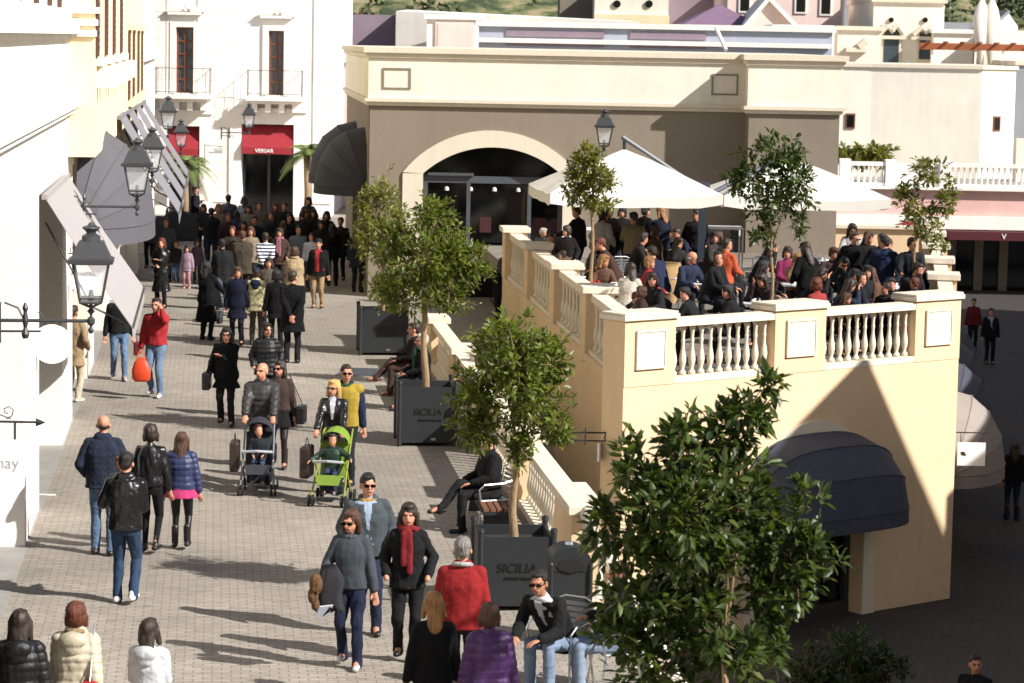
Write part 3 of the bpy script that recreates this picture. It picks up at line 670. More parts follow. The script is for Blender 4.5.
# stair balustrade descending to the lower street, seen through the big tree
t = thing('stair_balustrade', 'white sloping stair balustrade seen through the large foreground tree', 'balustrade', (0, 0, 0))
P = [Vector((1.05, 32.2, .75)), Vector((2.6, 33.0, -2.0))]
d = P[1] - P[0]
w = MB(); w.tube([P[0], P[1]], .1, 8); w.tube([P[0] - Vector((0, 0, .75)), P[1] - Vector((0, 0, .75))], .08, 8); w.build('rail', WHITE, t)
for i in range(12):
    q = P[0] + d * ((i + .5) / 12); o = MB(); o.lathe([(r, z) for r, z in BALP], seg=8); b = o.build('baluster', WHITE, t, smooth=True); b.location = q - Vector((0, 0, .75))
w = MB(); w.box(2.5, 2.9, 32.8, 33.2, LOW, -1.5); w.build('pier', PEACH, t); w = MB(); w.box(2.45, 2.95, 32.75, 33.25, -1.5, -1.38); w.build('cap', TRIM, t)

# ------------------------------------------------------------------ right background: pink arcade with roof balustrade
t = thing('arcade_building', 'pink shop arcade with white roof balustrade and red canopy at the far right', 'building', (0, 107, 0))
w = MB(); wallX(w, 12.5, 34, LOW, 1.15, [(17.0, 33.5, LOW, -.4)], 0, .5); w.box(12.5, 17, .51, 8, LOW, 1.1); w.box(17, 34, 3.5, 4, LOW, 1.1); w.build('wall', PINK, t)
w = MB(); w.box(12.5, 34, -.2, -.002, -.38, .12); w.box(12.5, 34, -.25, .5, 1.151, 1.26); w.build('cornice', WHITE, t)
w = MB(); w.box(17, 33.5, 2.4, 2.45, LOW, -.4); w.build('shop_window', DARKGLASS, t)
for x in (17.5, 18.6, 19.6, 21, 22.4): 
    w = MB(); w.box(x, x + .35, 2.2, 2.399, LOW, -.4); w.build('column', TAUPE, t)
w = MB(); w.box(17, 33.5, -.9, .0 - .21, -.75, -.42); w.build('red_canopy', mat('dark_red_canvas', '#4a0e15', rough=.8), t)  # red canvas coloured darker, the shade under the white band put into it
text('V', .3, mat('white_lettering', '#ffffff'), t, (19.2, -.92, -.6), (PI / 2, 0, 0))
for (a, b) in ((13.2, 14.6), (17.15, 21.5)):
    w = MB(); w.box(a, b, 0, .3, 2.05, 2.2); w.box(a, b, 0, .3, 1.27, 1.38); w.build('rail', WHITE, t)
    n = int((b - a) / .22)
    for i in range(n): baluster(t, (a + (b - a) * (i + .5) / n, .15, 1.38), .67, WHITE)
for x in (12.8, 14.6, 16.75, 21.5):
    w = MB(); w.box(x, x + .42, -.06, .4, 1.262, 2.3); w.build('pier', WHITE, t)
w = MB(); w.box(14.6, 16.9, .05, .25, 1.27, 2.15); w.build('solid_parapet', WHITE, t)
w = MB(); w.box(12.5, 34, .5, 12, 1.1, 1.2); w.build('roof', GREYSTONE, t)
# cream building standing behind that terrace
t = thing('cream_building', 'plain cream building with two tiny square windows behind the roof terrace', 'building', (0, 116, 0))
fp = [(12.6, -2.0), (15.3, -2.0), (19.8, .9), (19.8, -.4), (21.6, -.4), (22.6, 10), (12.6, 10)]
fp = [(12.0, 0), (15.1, 0), (19.75, -.35), (21.35, .6), (21.35, 12), (12.0, 12)]
w = MB(); w.prism(fp, LOW, 5.85); w.build('wall', CREAM, t)
w = MB(); w.prism(off(fp, .1), 5.851, 6.0); w.build('coping', TRIM, t)
for (x, y, rz) in ((14.25, -.02, 0), (20.5, .1, math.atan2(.95, 1.6))):
    e = empty('window', (x, y, 3.55), rz, t)
    f = MB(); f.box(-.2, .2, -.04, .1, -.32, .32); f.build('frame', WOODRED, e); f = MB(); f.box(-.14, .14, -.05, -.041, -.25, .25); f.build('pane', DARKGLASS, e)
t = thing('cream_parapet', 'low cream parapet wall right of the plain cream building', 'wall', (0, 114, 0)); w = MB(); w.box(21.0, 27, 0, .4, 1.2, 3.0); w.build('wall', CREAM, t)
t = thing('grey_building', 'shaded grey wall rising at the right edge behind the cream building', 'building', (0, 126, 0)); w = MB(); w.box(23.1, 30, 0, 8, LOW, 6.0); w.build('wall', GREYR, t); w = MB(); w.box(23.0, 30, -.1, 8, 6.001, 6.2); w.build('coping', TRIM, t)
# ------------------------------------------------------------------ rooftops of the village behind
def pxbox(mb, u0, u1, v0, v1, y, depth, zb=None, mi=0):
    a = aty(u0, v0, y); b = aty(u1, v1, y); mb.box(a.x, b.x, y, y + depth, b.z if zb is None else zb, a.z, mi); return a, b
def roofbox(label, u0, u1, v0, v1, y, depth, m, capm=None, name='rooftop_building', zb=0):
    t = thing(name, label, 'building', (0, 0, 0)); w = MB(); a, b = pxbox(w, u0, u1, v0, v1, y, depth, zb); w.build('wall', m, t)
    if capm: w = MB(); w.box(a.x - .12, b.x + .12, y - .14, y + depth, a.z + .001, a.z + .2); w.build('cornice', capm, t)
    return t, a, b
def small_window(t, u, v, w_, h_, y, m=DARKGLASS, frame=WHITE, name='window'):
    p = aty(u, v, y); f = MB(); f.box(p.x - w_ / 2 - .1, p.x + w_ / 2 + .1, y - .07, y - .002, p.z - h_ / 2 - .1, p.z + h_ / 2 + .1); wo = f.build(name, frame, t)
    f = MB(); f.box(p.x - w_ / 2, p.x + w_ / 2, y - .09, y - .071, p.z - h_ / 2, p.z + h_ / 2); f.build('pane', m, wo)
roofbox('shaded mauve wall with sloping top on the far left roofline', 336, 431, 14, 80, 123, 8, MAUVE)
t, a, b = roofbox('white gabled block with pale pink panel behind the restaurant roof', 427, 482, 19, 80, 118, 2, WHITE, WHITE)
small_window(t, 455, 38, 1.5, 1.2, 118, PALEPINK, PALEPINK, 'panel')
t = thing('rooftop_building', 'long white slab roof running behind the restaurant parapet', 'building'); w = MB(); p = aty(396, 11, 121); q = aty(640, 22, 119); w.prism([(p.x, 121), (q.x, 119), (q.x, 129), (p.x, 133)], 5, [p.z, q.z, q.z + .12, p.z + .2]); w.build('roof', WHITE, t)
t, a, b = roofbox('long blue grey terrace front with mauve panels directly above the restaurant parapet', 479, 831, 26, 80, 100, 8, BLUEGREY, WHITE)
for u0, u1, v0, v1 in ((506, 604, 30, 38), (630, 706, 32, 40), (506, 604, 42, 47), (630, 706, 43, 49)):
    w = MB(); p = aty(u0, v0, 100); q = aty(u1, v1, 100); w.box(p.x, q.x, 99.95, 99.998, q.z, p.z); w.build('panel', MAUVE, t)
w = MB(); p = aty(479, 36, 100); q = aty(831, 40, 100); w.box(p.x, q.x, 99.8, 99.949, p.z - .22, p.z - .05); w.build('moulding', WHITE, t)
w = MB(); w.tube([aty(716, 28, 99), aty(726, 50, 98)], .07, 8); w.build('brace', WHITE, t)
roofbox('tan block left of the cream tower with round holes', 560, 598, -2, 26, 150, 8, TAUPE)
t, a, b = roofbox('cream tower with two small round holes above the roofs', 595, 668, -14, 26, 146, 10, CREAM, None)
for u in (617, 649):
    p = aty(u, 4, 146); w = MB(); w.tube([(p.x, 145.9, p.z), (p.x, 145.99, p.z)], .2, 14); w.build('round_window', DARKGLASS, t)
p = aty(595, 14, 146); q = aty(668, 24, 146); w = MB(); w.box(p.x - .05, q.x + .05, 145.7, 145.99, q.z, p.z); w.build('plinth', YELLOW, t)
roofbox('mauve block between the cream tower and the pink house', 666, 732, -12, 26, 152, 8, MAUVE)
t = thing('rooftop_building', 'small building with mauve pyramid roof peeking above the parapet', 'building'); a = aty(678, 25, 132); b = aty(758, 25, 132)
w = MB(); c = aty(721, 4, 132); w.add([(a.x, 129, a.z), (b.x, 129, a.z), (b.x, 137, a.z), (a.x, 137, a.z), (c.x, 133, c.z)], [(0, 1, 4), (1, 2, 4), (2, 3, 4), (3, 0, 4), (0, 3, 2, 1)]); w.build('roof', mat('mauve_tiles', '#7a6076', rough=.8), t)
w = MB(); w.box(a.x + .3, b.x - .3, 129.4, 136.6, 3, a.z); w.build('wall', MAUVE, t)
t, a, b = roofbox('pink house with small white framed windows behind the white gable', 728, 838, -14, 80, 142, 10, PALEPINK, None)
for u, v in ((745, 1), (801, 2), (826, 4)): small_window(t, u, v, .45, 1.0, 142)
t = thing('rooftop_building', 'white gabled pediment in front of the pink house', 'building'); y = 128
a = aty(744, 30, y); b = aty(798, 30, y); c = aty(769, 1, y)
w = MB(); w.vprism([(a.x, a.z - 5), (b.x, a.z - 5), (b.x, a.z), (c.x, c.z), (a.x, a.z)], y, y + 5); w.build('wall', PALEPINK, t)
w = MB()
for s in (a, b):
    d = Vector((c.x - s.x, 0, c.z - a.z)); n_ = Vector((-d.z, 0, d.x)).normalized() * .18 * (1 if s is a else -1)
    p0 = Vector((s.x, 0, a.z)); p1 = Vector((c.x, 0, c.z)); w.vprism([(p0.x, p0.z), (p1.x, p1.z), (p1.x + n_.x, p1.z + n_.z), (p0.x + n_.x, p0.z + n_.z)], y - .25, y + 5.1)
w.build('gable_trim', WHITE, t)
t, a, b = roofbox('white balcony parapet with a dark door right of the white gable', 775, 830, 29, 70, 120, 4, WHITE, WHITE); small_window(t, 826, 46, .5, 1.6, 120)
t, a, b = roofbox('low cream block with a carved ledge beside the church-like cream building', 838, 880, 30, 80, 130, 8, CREAM, TRIM)
w = MB(); p = aty(856, 50, 130); w.box(p.x - .5, p.x + .5, 129.7, 129.99, p.z - .1, p.z + .12); w.tube([(p.x + .1, 129.8, p.z + .15), (p.x + .45, 129.8, p.z + .45)], .17, 8); w.build('ledge', TRIM, t)
roofbox('slate grey block behind the cream church-like building', 845, 878, -10, 28, 150, 8, GREYR)
t, a, b = roofbox('tall cream church-like building with two scrolled pediments', 874, 942, 2, 80, 134, 10, CREAM, TRIM)
for u, v in ((891, 48), (925, 46)):
    small_window(t, u, v, .75 if u < 900 else .6, 2.1 if u < 900 else 1.3, 134, glassmat('window_glass', '#3b4750', .15), TRIM)
    p = aty(u, 34 if u < 900 else 35, 134); w = MB(); w.box(p.x - .7, p.x + .7, 133.7, 133.93, p.z - .25, p.z - .08); w.tube([(p.x - .6, 133.8, p.z), (p.x - .2, 133.8, p.z + .35), (p.x + .1, 133.8, p.z + .1)], .12, 8); w.tube([(p.x + .6, 133.8, p.z), (p.x + .3, 133.8, p.z + .38), (p.x + .05, 133.8, p.z + .2)], .14, 8); w.build('pediment', TRIM, t)
    p = aty(u, 20, 134); w = MB(); w.tube([(p.x, 133.9, p.z), (p.x, 133.99, p.z)], .13, 10); w.build('round_window', DARKGLASS, t)
roofbox('grey block with flat top right of the cream church-like building', 940, 990, 22, 80, 140, 8, GREYR)
roofbox('white low pavilion below the grey block, behind the timber beam', 934, 972, 33, 80, 133, 4, WHITE, WHITE)
roofbox('cream block under the white twin finials', 985, 1024, 30, 80, 132, 8, CREAM)
for u in (981, 991):
    t = thing('roof_finial', 'left pale shell shaped roof finial' if u < 985 else 'right cream shell shaped roof finial', 'finial', aty(u, 32, 131), group='shell shaped roof finials')
    w = MB(); w.lathe([(.1, -1.5), (.36, 0), (.42, .6), (.3, 1.1), (.12, 1.5), (.02, 1.7)], seg=10); f = w.build('shell', WHITE if u < 985 else CREAM, t, smooth=True); f.scale.y = .5
t = thing('rooftop_building', 'white gabled roof lantern at the far right skyline', 'building'); y = 136; a = aty(994, 26, y); b = aty(1018, 26, y); c = aty(1008, 12, y)
w = MB(); w.vprism([(a.x, a.z - 4), (b.x, a.z - 4), (b.x, a.z), (c.x, c.z), (a.x, a.z)], y, y + 4); w.build('wall', WHITE, t)
w = MB(); w.add([(a.x - .2, y - .2, a.z), (c.x, y - .2, c.z + .1), (c.x, y + 4.2, c.z + .1), (a.x - .2, y + 4.2, a.z)], [(0, 1, 2, 3)]); w.build('roof', GREYR, t).modifiers.new('s', 'SOLIDIFY').thickness = .15
t = thing('timber_beam', 'long rust brown timber pergola beam across the cream rooftops', 'beam'); a = aty(920, 46, 129); b = aty(1060, 53, 129)
w = MB(); w.box(a.x, b.x, 129, 129.3, a.z - .16, a.z + .16); w.build('beam', mat('rust_wood', '#8a4a26', rough=.6), t)
w = MB()
for k in range(8): x = a.x + .4 + k * .8; w.box(x, x + .1, 128.7, 129.8, a.z + .162, a.z + .24)
w.build('slats', mat('rust_wood', '#8a4a26', rough=.6), t)
for x in (a.x + .55, a.x + 2.6, a.x + 3.9): w = MB(); w.box(x, x + .1, 129.05, 129.15, 4.2, a.z - .161); w.build('post', WHITE, t)

# ------------------------------------------------------------------ buildings outside the frame on the sunny side (they shade the lower street)
t = thing('shading_building', 'cream building beyond the right edge whose corner shades the terrace wall', 'building')
Cx, Cy, Cz = 14.62, 41.2, 8.6
w = MB(); w.prism([(Cx, Cy), (Cx + 2.2, -12), (Cx + 16, -12), (Cx + 16, Cy - 2.0)], LOW, Cz); w.build('wall', CREAM, t)
t = thing('shading_building', 'lower cream building beyond the right edge along the lower street', 'building')
w = MB(); w.prism([(17.3, 42.05), (30, 42.05), (30, 95), (21.5, 95)], LOW, 6.8); w.build('wall', CREAM, t)

# ------------------------------------------------------------------ lanterns, signs
def lantern(t, c, s=1.0, name=None):
    """street lantern whose stem foot is at c (local)"""
    c = Vector(c)
    def P(x, y, z): return c + Vector((x, y, z)) * s
    m = MB(); m.lathe([(.012, 0), (.02, .03), (.045, .06), (.02, .09), (.02, .14), (.05, .15)], c, 10); m.build('stem', LAMPIRON, t)
    m = MB(); zb, zt, rb, rt_ = .16, .6, .115, .195
    for sx in (-1, 1):
        for sy in (-1, 1): m.tube([P(0, 0, .1), P(sx * rb, sy * rb, zb), P(sx * rt_, sy * rt_, zt)], .013 * s, 5)
    for z, r in ((zb, rb), (zb + .05, rb + .01), (zt, rt_)):
        q = [P(-r, -r, z), P(r, -r, z), P(r, r, z), P(-r, r, z), P(-r, -r, z)]
        for a, b in zip(q, q[1:]): m.tube([a, b], .012 * s, 5)
    m.build('cage', LAMPIRON, t)
    g = MB(); e = .98; g.add([P(x * (r) * e, y * (r) * e, z) for z, r in ((zb + .01, rb), (zt, rt_)) for x, y in ((-1, -1), (1, -1), (1, 1), (-1, 1))], [(0, 1, 5, 4), (1, 2, 6, 5), (2, 3, 7, 6), (3, 0, 4, 7)]); g.build('glass', LAMPGLASS, t)
    q2 = math.sqrt(2)
    r = MB(); r.lathe([(.245 * q2 * s, .6 * s), (.25 * q2 * s, .645 * s), (.215 * q2 * s, .66 * s), (.14 * q2 * s, .83 * s), (.13 * q2 * s, .845 * s)], c, 4, sq=True); r.build('roof', LAMPIRON, t)
    f = MB(); f.lathe([(.105 * s, .845 * s), (.1 * s, .9 * s), (.05 * s, .93 * s), (.06 * s, .95 * s), (.1 * s, .985 * s), (.095 * s, 1.0 * s), (.04 * s, 1.02 * s), (.02 * s, 1.05 * s)], c, 12); f.build('finial', LAMPIRON, t)
    b = MB(); b.lathe([(.02 * s, .16 * s), (.035 * s, .22 * s), (.02 * s, .3 * s)], c, 8); b.build('bulb_holder', LAMPIRON, t)
def wall_lamp(foot, L, label, rz=SR, s=1.0, brace=True):
    t = thing('wall_lantern', label, 'street lamp', foot, rz, 'black iron wall lanterns')
    m = MB(); m.tube([(-L, 0, 0), (.03, 0, 0)], .02 * s, 8); m.tube([(-L, 0, -.12), (-L * .55, 0, -.12)], .014, 6)
    m.lathe([(.02, -.14), (.035, -.1), (.015, -.06), (.045, -.02), (.045, .02), (.02, .05)], (0, 0, 0), 10)
    m.lathe([(.03, -.2), (.045, -.15), (.02, -.08), (.035, 0), (.02, .1), (.035, .14), (.012, .2)], (-L * .72, 0, 0), 8)
    if brace: m.tube([(-L * .72, 0, -.02), (-L * .8, 0, .14), (-L * .95, 0, .2)], .012, 6)
    m.box(-L - .03, -L + .01, -.06, .06, -.25, .2); m.build('bracket', LAMPIRON, t)
    lantern(t, (0, 0, .05), s); return t
wall_lamp(aty(91, 321, 30), 1.0, 'large grey wall lantern nearest the camera, in front of the pale beige awning')
wall_lamp(aty(137, 207, 43), 1.15, 'wall lantern hanging before the large grey domed awning')
wall_lamp(aty(152, 181, 55), 1.0, 'wall lantern just behind the one at the grey dome')
wall_lamp(aty(168, 136, 78), 1.2, 'highest of the far wall lanterns, above the red shop sign', s=1.05)
wall_lamp(aty(181, 153, 88), 1.3, 'smallest far wall lantern beside the palm')
wall_lamp(aty(249, 133, 99.3), 1.0, 'wall lantern on the white corner building over the red canopy', rz=0)
t = thing('post_lantern', 'black lantern rising above the ivory umbrella before the restaurant wall', 'street lamp', aty(604, 152, 66) - Vector((0, 0, 2.5)))
m = MB(); m.tube([(0, 0, 0), (0, 0, 2.55)], .045, 10); m.lathe([(.09, 0), (.09, .25), (.05, .35)], seg=10); m.lathe([(.05, 2.3), (.1, 2.38), (.04, 2.46)], seg=10); m.tube([(-.2, 0, 2.3), (-.12, 0, 2.45), (0, 0, 2.35), (.12, 0, 2.45), (.2, 0, 2.3)], .014, 6); m.build('post', LAMPIRON, t); lantern(t, (0, 0, 2.5), 1.0)

SIGNW = mat('white_enamel', '#efefef', rough=.35, var=.02); INK = mat('grey_lettering', '#8c8c90', rough=.6)
def disc_sign(c, r, ry, label, txt, size):
    t = thing('hanging_sign', label, 'sign', c, 0, 'white shop signs hanging on the left'); m = MB(); m.tube([(0, -.02, 0), (0, .02, 0)], r, 40); o = m.build('board', SIGNW, t); o.scale = (1, 1, ry)
    m = MB(); m.tube([(-.6, 0, ry * r + .06), (.1, 0, ry * r + .06)], .012, 6)
    for x in (-.1, .1): m.tube([(x, 0, ry * r + .06), (x, 0, ry * r - .06)], .008, 6)
    m.tube([(-.1, 0, ry * r + .07), (-.16, 0, ry * r + .16), (-.25, 0, ry * r + .15), (-.24, 0, ry * r + .08)], .009, 6)
    m.build('bracket', IRON, t)
    if txt: text(txt, size, INK, t, (0, -.026, .02), (PI / 2, 0, 0))
disc_sign(aty(52, 344, 37.0), .275, .98, 'plain white round sign sticking out below the nearest lantern arm', None, 0)
disc_sign(aty(85, 275, 45.2), .33, .9, 'white oval sign with small grey lettering, seen behind the nearest lantern', 'ALEANDREA', .085)
t = thing('hanging_sign', 'white square sign reading may under an arrow tipped iron bracket', 'sign', aty(6, 461, 27), 0, 'white shop signs hanging on the left')
m = MB(); m.box(-.42, .165, -.012, .012, -.28, .22); m.build('board', SIGNW, t); text('may', .17, INK, t, (.135, -.014, -.02), (PI / 2, 0, 0), align='RIGHT')
m = MB(); m.tube([(-.75, 0, .4), (.32, 0, .4)], .013, 6); m.tube([(.09, 0, .4), (.09, 0, .22)], .013, 6); m.tube([(-.35, 0, .4), (-.35, 0, .22)], .013, 6)
m.add([(.3, 0, .445), (.3, 0, .355), (.4, 0, .4), (.3, .02, .4), (.3, -.02, .4)], [(0, 2, 3), (1, 3, 2), (0, 4, 2), (1, 2, 4), (0, 3, 4), (1, 4, 3)])
m.tube([(-.5, 0, .7), (-.2, 0, .52), (.05, 0, .43)], .006, 5); m.tube([(.0, 0, .43), (.06, 0, .46), (.075, 0, .52), (.03, 0, .555), (-.02, 0, .53), (-.01, 0, .49), (.02, 0, .485)], .006, 5); m.build('bracket', IRON, t)
t = thing('hanging_sign', 'thin iron sign bracket on the peach terrace corner with a small plate edge-on', 'sign', (1.74, 42.5, .5))
m = MB(); m.tube([(-.06, 0, .02), (-.84, 0, .02)], .015, 6); m.tube([(-.2, 0, -.11), (-.8, 0, -.11)], .012, 6); m.tube([(-.06, 0, .12), (-.06, 0, -.5)], .02, 6); m.tube([(0, 0, 0), (-.1, 0, 0)], .02, 6); m.tube([(0, 0, -.38), (-.2, 0, -.38)], .018, 6); m.tube([(-.55, 0, .1), (-.55, 0, -.18)], .012, 6)
m.tube([(-.2, 0, -.11), (-.2, 0, -.48)], .014, 6); m.tube([(-.2 + .05 * math.cos(a * .6), 0, -.05 + .05 * math.sin(a * .6)) for a in range(12)], .01, 5); m.build('bracket', IRON, t)
m = MB(); m.box(-.36, -.33, -.16, .16, -.42, -.13); m.build('plate', GREYSTONE, t)
t = thing('hanging_sign', 'white square hanging sign with small black emblem on the shaded terrace corner', 'sign', (Xe(48.4) + .05, 48.4, -.2))
m = MB(); m.box(.03, .53, -.02, .02, -.6, -.18); m.build('board', SIGNW, t)
m = MB(); m.tube([(-.05, 0, 0), (.55, 0, 0)], .012, 6); m.tube([(.08, 0, 0), (.08, 0, -.2)], .008, 6); m.tube([(.49, 0, 0), (.49, 0, -.2)], .008, 6); m.build('bracket', IRON, t)
m = MB(); m.lathe([(.035, 0), (.035, .008)], (0, 0, 0), 10); m.box(-.05, .06, -.012, .012, 0, .009); o = m.build('emblem', IRON, t); o.location = (.13, -.021, -.38); o.rotation_euler = (PI / 2, .5, 0)
t = thing('hanging_sign', 'small pale hanging sign by the bracket on the white corner building', 'sign', aty(217, 152, 99.8)); m = MB(); m.box(-.3, .2, -.02, .02, -.28, .12); m.build('board', SIGNW, t); m = MB(); m.tube([(-.45, 0, .25), (.2, 0, .2)], .012, 6); m.tube([(-.45, 0, .3), (-.45, 0, -.3)], .015, 6); m.tube([(.1, 0, .2), (.1, 0, .1)], .008, 5); m.build('bracket', IRON, t)
# ================================================================== TREES
def unit(v): return v / np.linalg.norm(v, axis=-1, keepdims=True)
def leaves_mesh(name, P, D, L, Wd, rnd, m, parent, droop=.2):
    """P (n,3) leaf bases, D (n,3) directions, L lengths: folded pointed leaves"""
    n = len(P); D = unit(D); up = np.tile(np.array([[0, 0, 1.0]]), (n, 1)) + rnd.normal(0, .45, (n, 3))
    S = unit(np.cross(D, up)); N = unit(np.cross(S, D))
    L = L[:, None]; w = Wd * L
    b = P; a1 = P + D * L * .38 + S * w * .5 + N * w * .16; a2 = P + D * L * .38 - S * w * .5 + N * w * .16
    c1 = P + D * L * .72 + S * w * .36 + N * w * .1 - N * L * droop * .15; c2 = P + D * L * .72 - S * w * .36 + N * w * .1 - N * L * droop * .15
    mid = P + D * L * .5 - N * L * .02; tip = P + D * L - N * L * droop * .5
    V = np.stack([b, a1, c1, tip, c2, a2, mid], 1).reshape(-1, 3)
    f = np.array([[0, 1, 6], [1, 2, 6], [2, 3, 6], [3, 4, 6], [4, 5, 6], [5, 0, 6]])
    F = (f[None] + (np.arange(n) * 7)[:, None, None]).reshape(-1, 3)
    me = bpy.data.meshes.new(name); me.vertices.add(len(V)); me.vertices.foreach_set('co', V.astype(np.float32).ravel())
    me.loops.add(F.size); me.loops.foreach_set('vertex_index', F.astype(np.int32).ravel())
    me.polygons.add(len(F)); me.polygons.foreach_set('loop_start', np.arange(0, F.size, 3, dtype=np.int32)); me.polygons.foreach_set('loop_total', np.full(len(F), 3, np.int32))
    me.update(); me.validate()
    at = me.attributes.new('tone', 'FLOAT', 'POINT'); tone = np.clip(rnd.normal(.42, .22, n), 0, 1); at.data.foreach_set('value', np.repeat(tone, 7).astype(np.float32))
    me.polygons.foreach_set('use_smooth', [True] * len(F)); me.materials.append(m)
    o = bpy.data.objects.new(name, me); COL.objects.link(o); o.parent = parent
    return o
def tree(name, label, base, fork, lobes, nleaf, leaf, seed, m, trunk_r=.045, group=None, cat='tree', per=15, jit=.35):
    """base: world trunk foot, fork: world point where limbs start, lobes: [(centre, (rx, ry, rz), weight)]"""
    rnd = np.random.RandomState(seed); base = Vector(base)
    t = thing(name, label, cat, base, 0, group)
    b = np.array(base); fk = np.array(fork) - b
    tr = MB(); n = 8; pts = [Vector(fk * (i / (n - 1))) + Vector((math.sin(i * 1.3 + seed) * .018, math.cos(i * 1.7 + seed) * .018, 0)) * (1 if 0 < i < n - 1 else 0) for i in range(n)]
    tr.tube(pts, [trunk_r * (1.15 - .45 * i / (n - 1)) for i in range(n)], 10)
    tr.build('trunk', BARK, t, smooth=True)
    tot = sum(l[2] for l in lobes); P = []; D = []
    br = MB()
    prev = []
    for c, r, wgt in lobes:
        c = np.array(c) - b; r = np.array(r); k = max(4, int(nleaf * wgt / tot / per))
        start = fk * rnd.uniform(.9, 1.0) if len(prev) < 3 else min(prev, key=lambda q: np.linalg.norm(q - c))
        prev.append(c); mid = start * .5 + c * .5 + rnd.normal(0, .05, 3)
        br.tube([Vector(start), Vector(mid), Vector(c)], [trunk_r * (.5 if len(prev) <= 3 else .2), trunk_r * (.32 if len(prev) <= 3 else .14), trunk_r * .1], 6)
        for i in range(k):
            d = unit(rnd.normal(0, 1, 3)); q = c + d * r * (rnd.uniform(.15, 1) ** .55) * rnd.uniform(.8, 1.3)
            s = c + (q - c) * rnd.uniform(.1, .35) + rnd.normal(0, .03, 3)
            m_ = (s + q) / 2 + np.array([0, 0, rnd.uniform(-.03, .06)])
            br.tube([Vector(s), Vector(m_), Vector(q)], [trunk_r * .11, trunk_r * .08, trunk_r * .04], 4, cap=False)
            nl = int(per * rnd.uniform(.55, 1.45))
            ax = unit(q - s)
            for j in range(nl):
                u = rnd.uniform(.25, 1.05) ** .8; p = s * (1 - u) + q * u if u < 1 else q
                dd = unit(ax * rnd.uniform(.1, .9) + rnd.normal(0, .65, 3) + np.array([0, 0, .12]))
                P.append(p + dd * rnd.uniform(.0, .09) * (r.mean() * jit + .6)); D.append(dd)
    br.build('limbs', BARK, t, smooth=True)
    P = np.array(P); D = np.array(D); L = leaf * rnd.uniform(.6, 1.25, len(P))
    leaves_mesh('crown', P, D, L, .42, rnd, m, t)
    return t
LF1 = leafmat('citrus_leaf', '#66783a', .4); LF2 = leafmat('dark_ficus_leaf', '#43572c', .35); LF3 = leafmat('olive_leaf', '#757d47', .4); LF4 = leafmat('deep_leaf', '#2f4621', .3)
def lob(u, v, ru, rv, y, w=None, dy=0, ky=1.0):
    c = aty(u, v, y + dy); s = y / F_PX; return ((c.x, c.y, c.z), (ru * s, (ru * s) * ky, rv * s), w or ru * rv)
# planters
def planter(c, label, w=.88, h=.9, sign=True, rz=SR):
    t = thing('tree_planter', label, 'planter', c, rz, 'charcoal metal tree planters')
    b = MB(); k = .03
    b.prism([(-w / 2, -w / 2), (w / 2, -w / 2), (w / 2, -w / 2 + k), (-w / 2, -w / 2 + k)], .06, h); b.prism([(-w / 2, w / 2 - k), (w / 2, w / 2 - k), (w / 2, w / 2), (-w / 2, w / 2)], .06, h)
    b.box(-w / 2, -w / 2 + k, -w / 2 + k, w / 2 - k, .06, h); b.box(w / 2 - k, w / 2, -w / 2 + k, w / 2 - k, .06, h); b.build('side_panels', PLANTER, t)
    for sx in (-1, 1):
        for sy in (-1, 1):
            p = MB(); p.lathe([(.035, 0), (.035, h + .05), (.045, h + .055), (.04, h + .1), (.01, h + .11)], (sx * w / 2, sy * w / 2, 0), 8); p.build('corner_post', PLANTER, t)
    s = MB(); s.box(-w / 2 + k, w / 2 - k, -w / 2 + k, w / 2 - k, .5, h - .12); s.build('soil', mat('dark_soil', '#2c231a', rough=1, var=.4, scale=20, bump=1), t)
    if sign:
        text('SICILIA', .155, mat('black_lettering', '#0b0c0d', rough=.5), t, (0, -w / 2 - .006, h * .58), (PI / 2, 0, 0), shear=.1)
        text('OUTLET VILLAGE', .05, mat('black_lettering', '#0b0c0d', rough=.5), t, (0.04, -w / 2 - .006, h * .44), (PI / 2, 0, 0))
        d = MB(); d.lathe([(.045, 0), (.045, .008)], seg=12); o = d.build('drain_cap', STEEL, t); o.location = (.1, -w / 2 - .002, .12); o.rotation_euler = (PI / 2, 0, 0); o.scale = (1, .5, 1)
    return t
pA = atz(381, 355, 0); pA.y += .4; planter(pA, 'charcoal tree planter farthest along the low parapet', .98, .95)
pB = atz(424, 446, 0); pB.y += .42; planter(pB, 'middle charcoal tree planter beside the two seated men', .92, .98)
pC = atz(512, 611, 0); pC.y += .42; planter(pC, 'nearest charcoal tree planter with SICILIA lettering beside the litter bin', .86, .88)
T1 = aty(381, 200, pA.y)
tree('street_tree', 'leafy young tree in the farthest planter, half hidden by the next tree', (pA.x, pA.y, .6), aty(383, 262, pA.y), [lob(380, 205, 27, 36, pA.y), lob(366, 240, 18, 30, pA.y), lob(398, 240, 22, 30, pA.y), lob(385, 285, 20, 18, pA.y)], 4200, .105, 11, LF3, .05)
tree('street_tree', 'broad green citrus tree in the middle planter, casting leaves over the seated men', (pB.x, pB.y, .6), aty(424, 300, pB.y),
     [lob(432, 218, 30, 30, pB.y), lob(390, 240, 28, 34, pB.y), lob(450, 262, 42, 40, pB.y), lob(400, 290, 36, 28, pB.y), lob(475, 262, 20, 22, pB.y), lob(425, 262, 36, 40, pB.y, dy=-.3), lob(452, 300, 26, 16, pB.y)], 7600, .105, 12, LF1, .06)
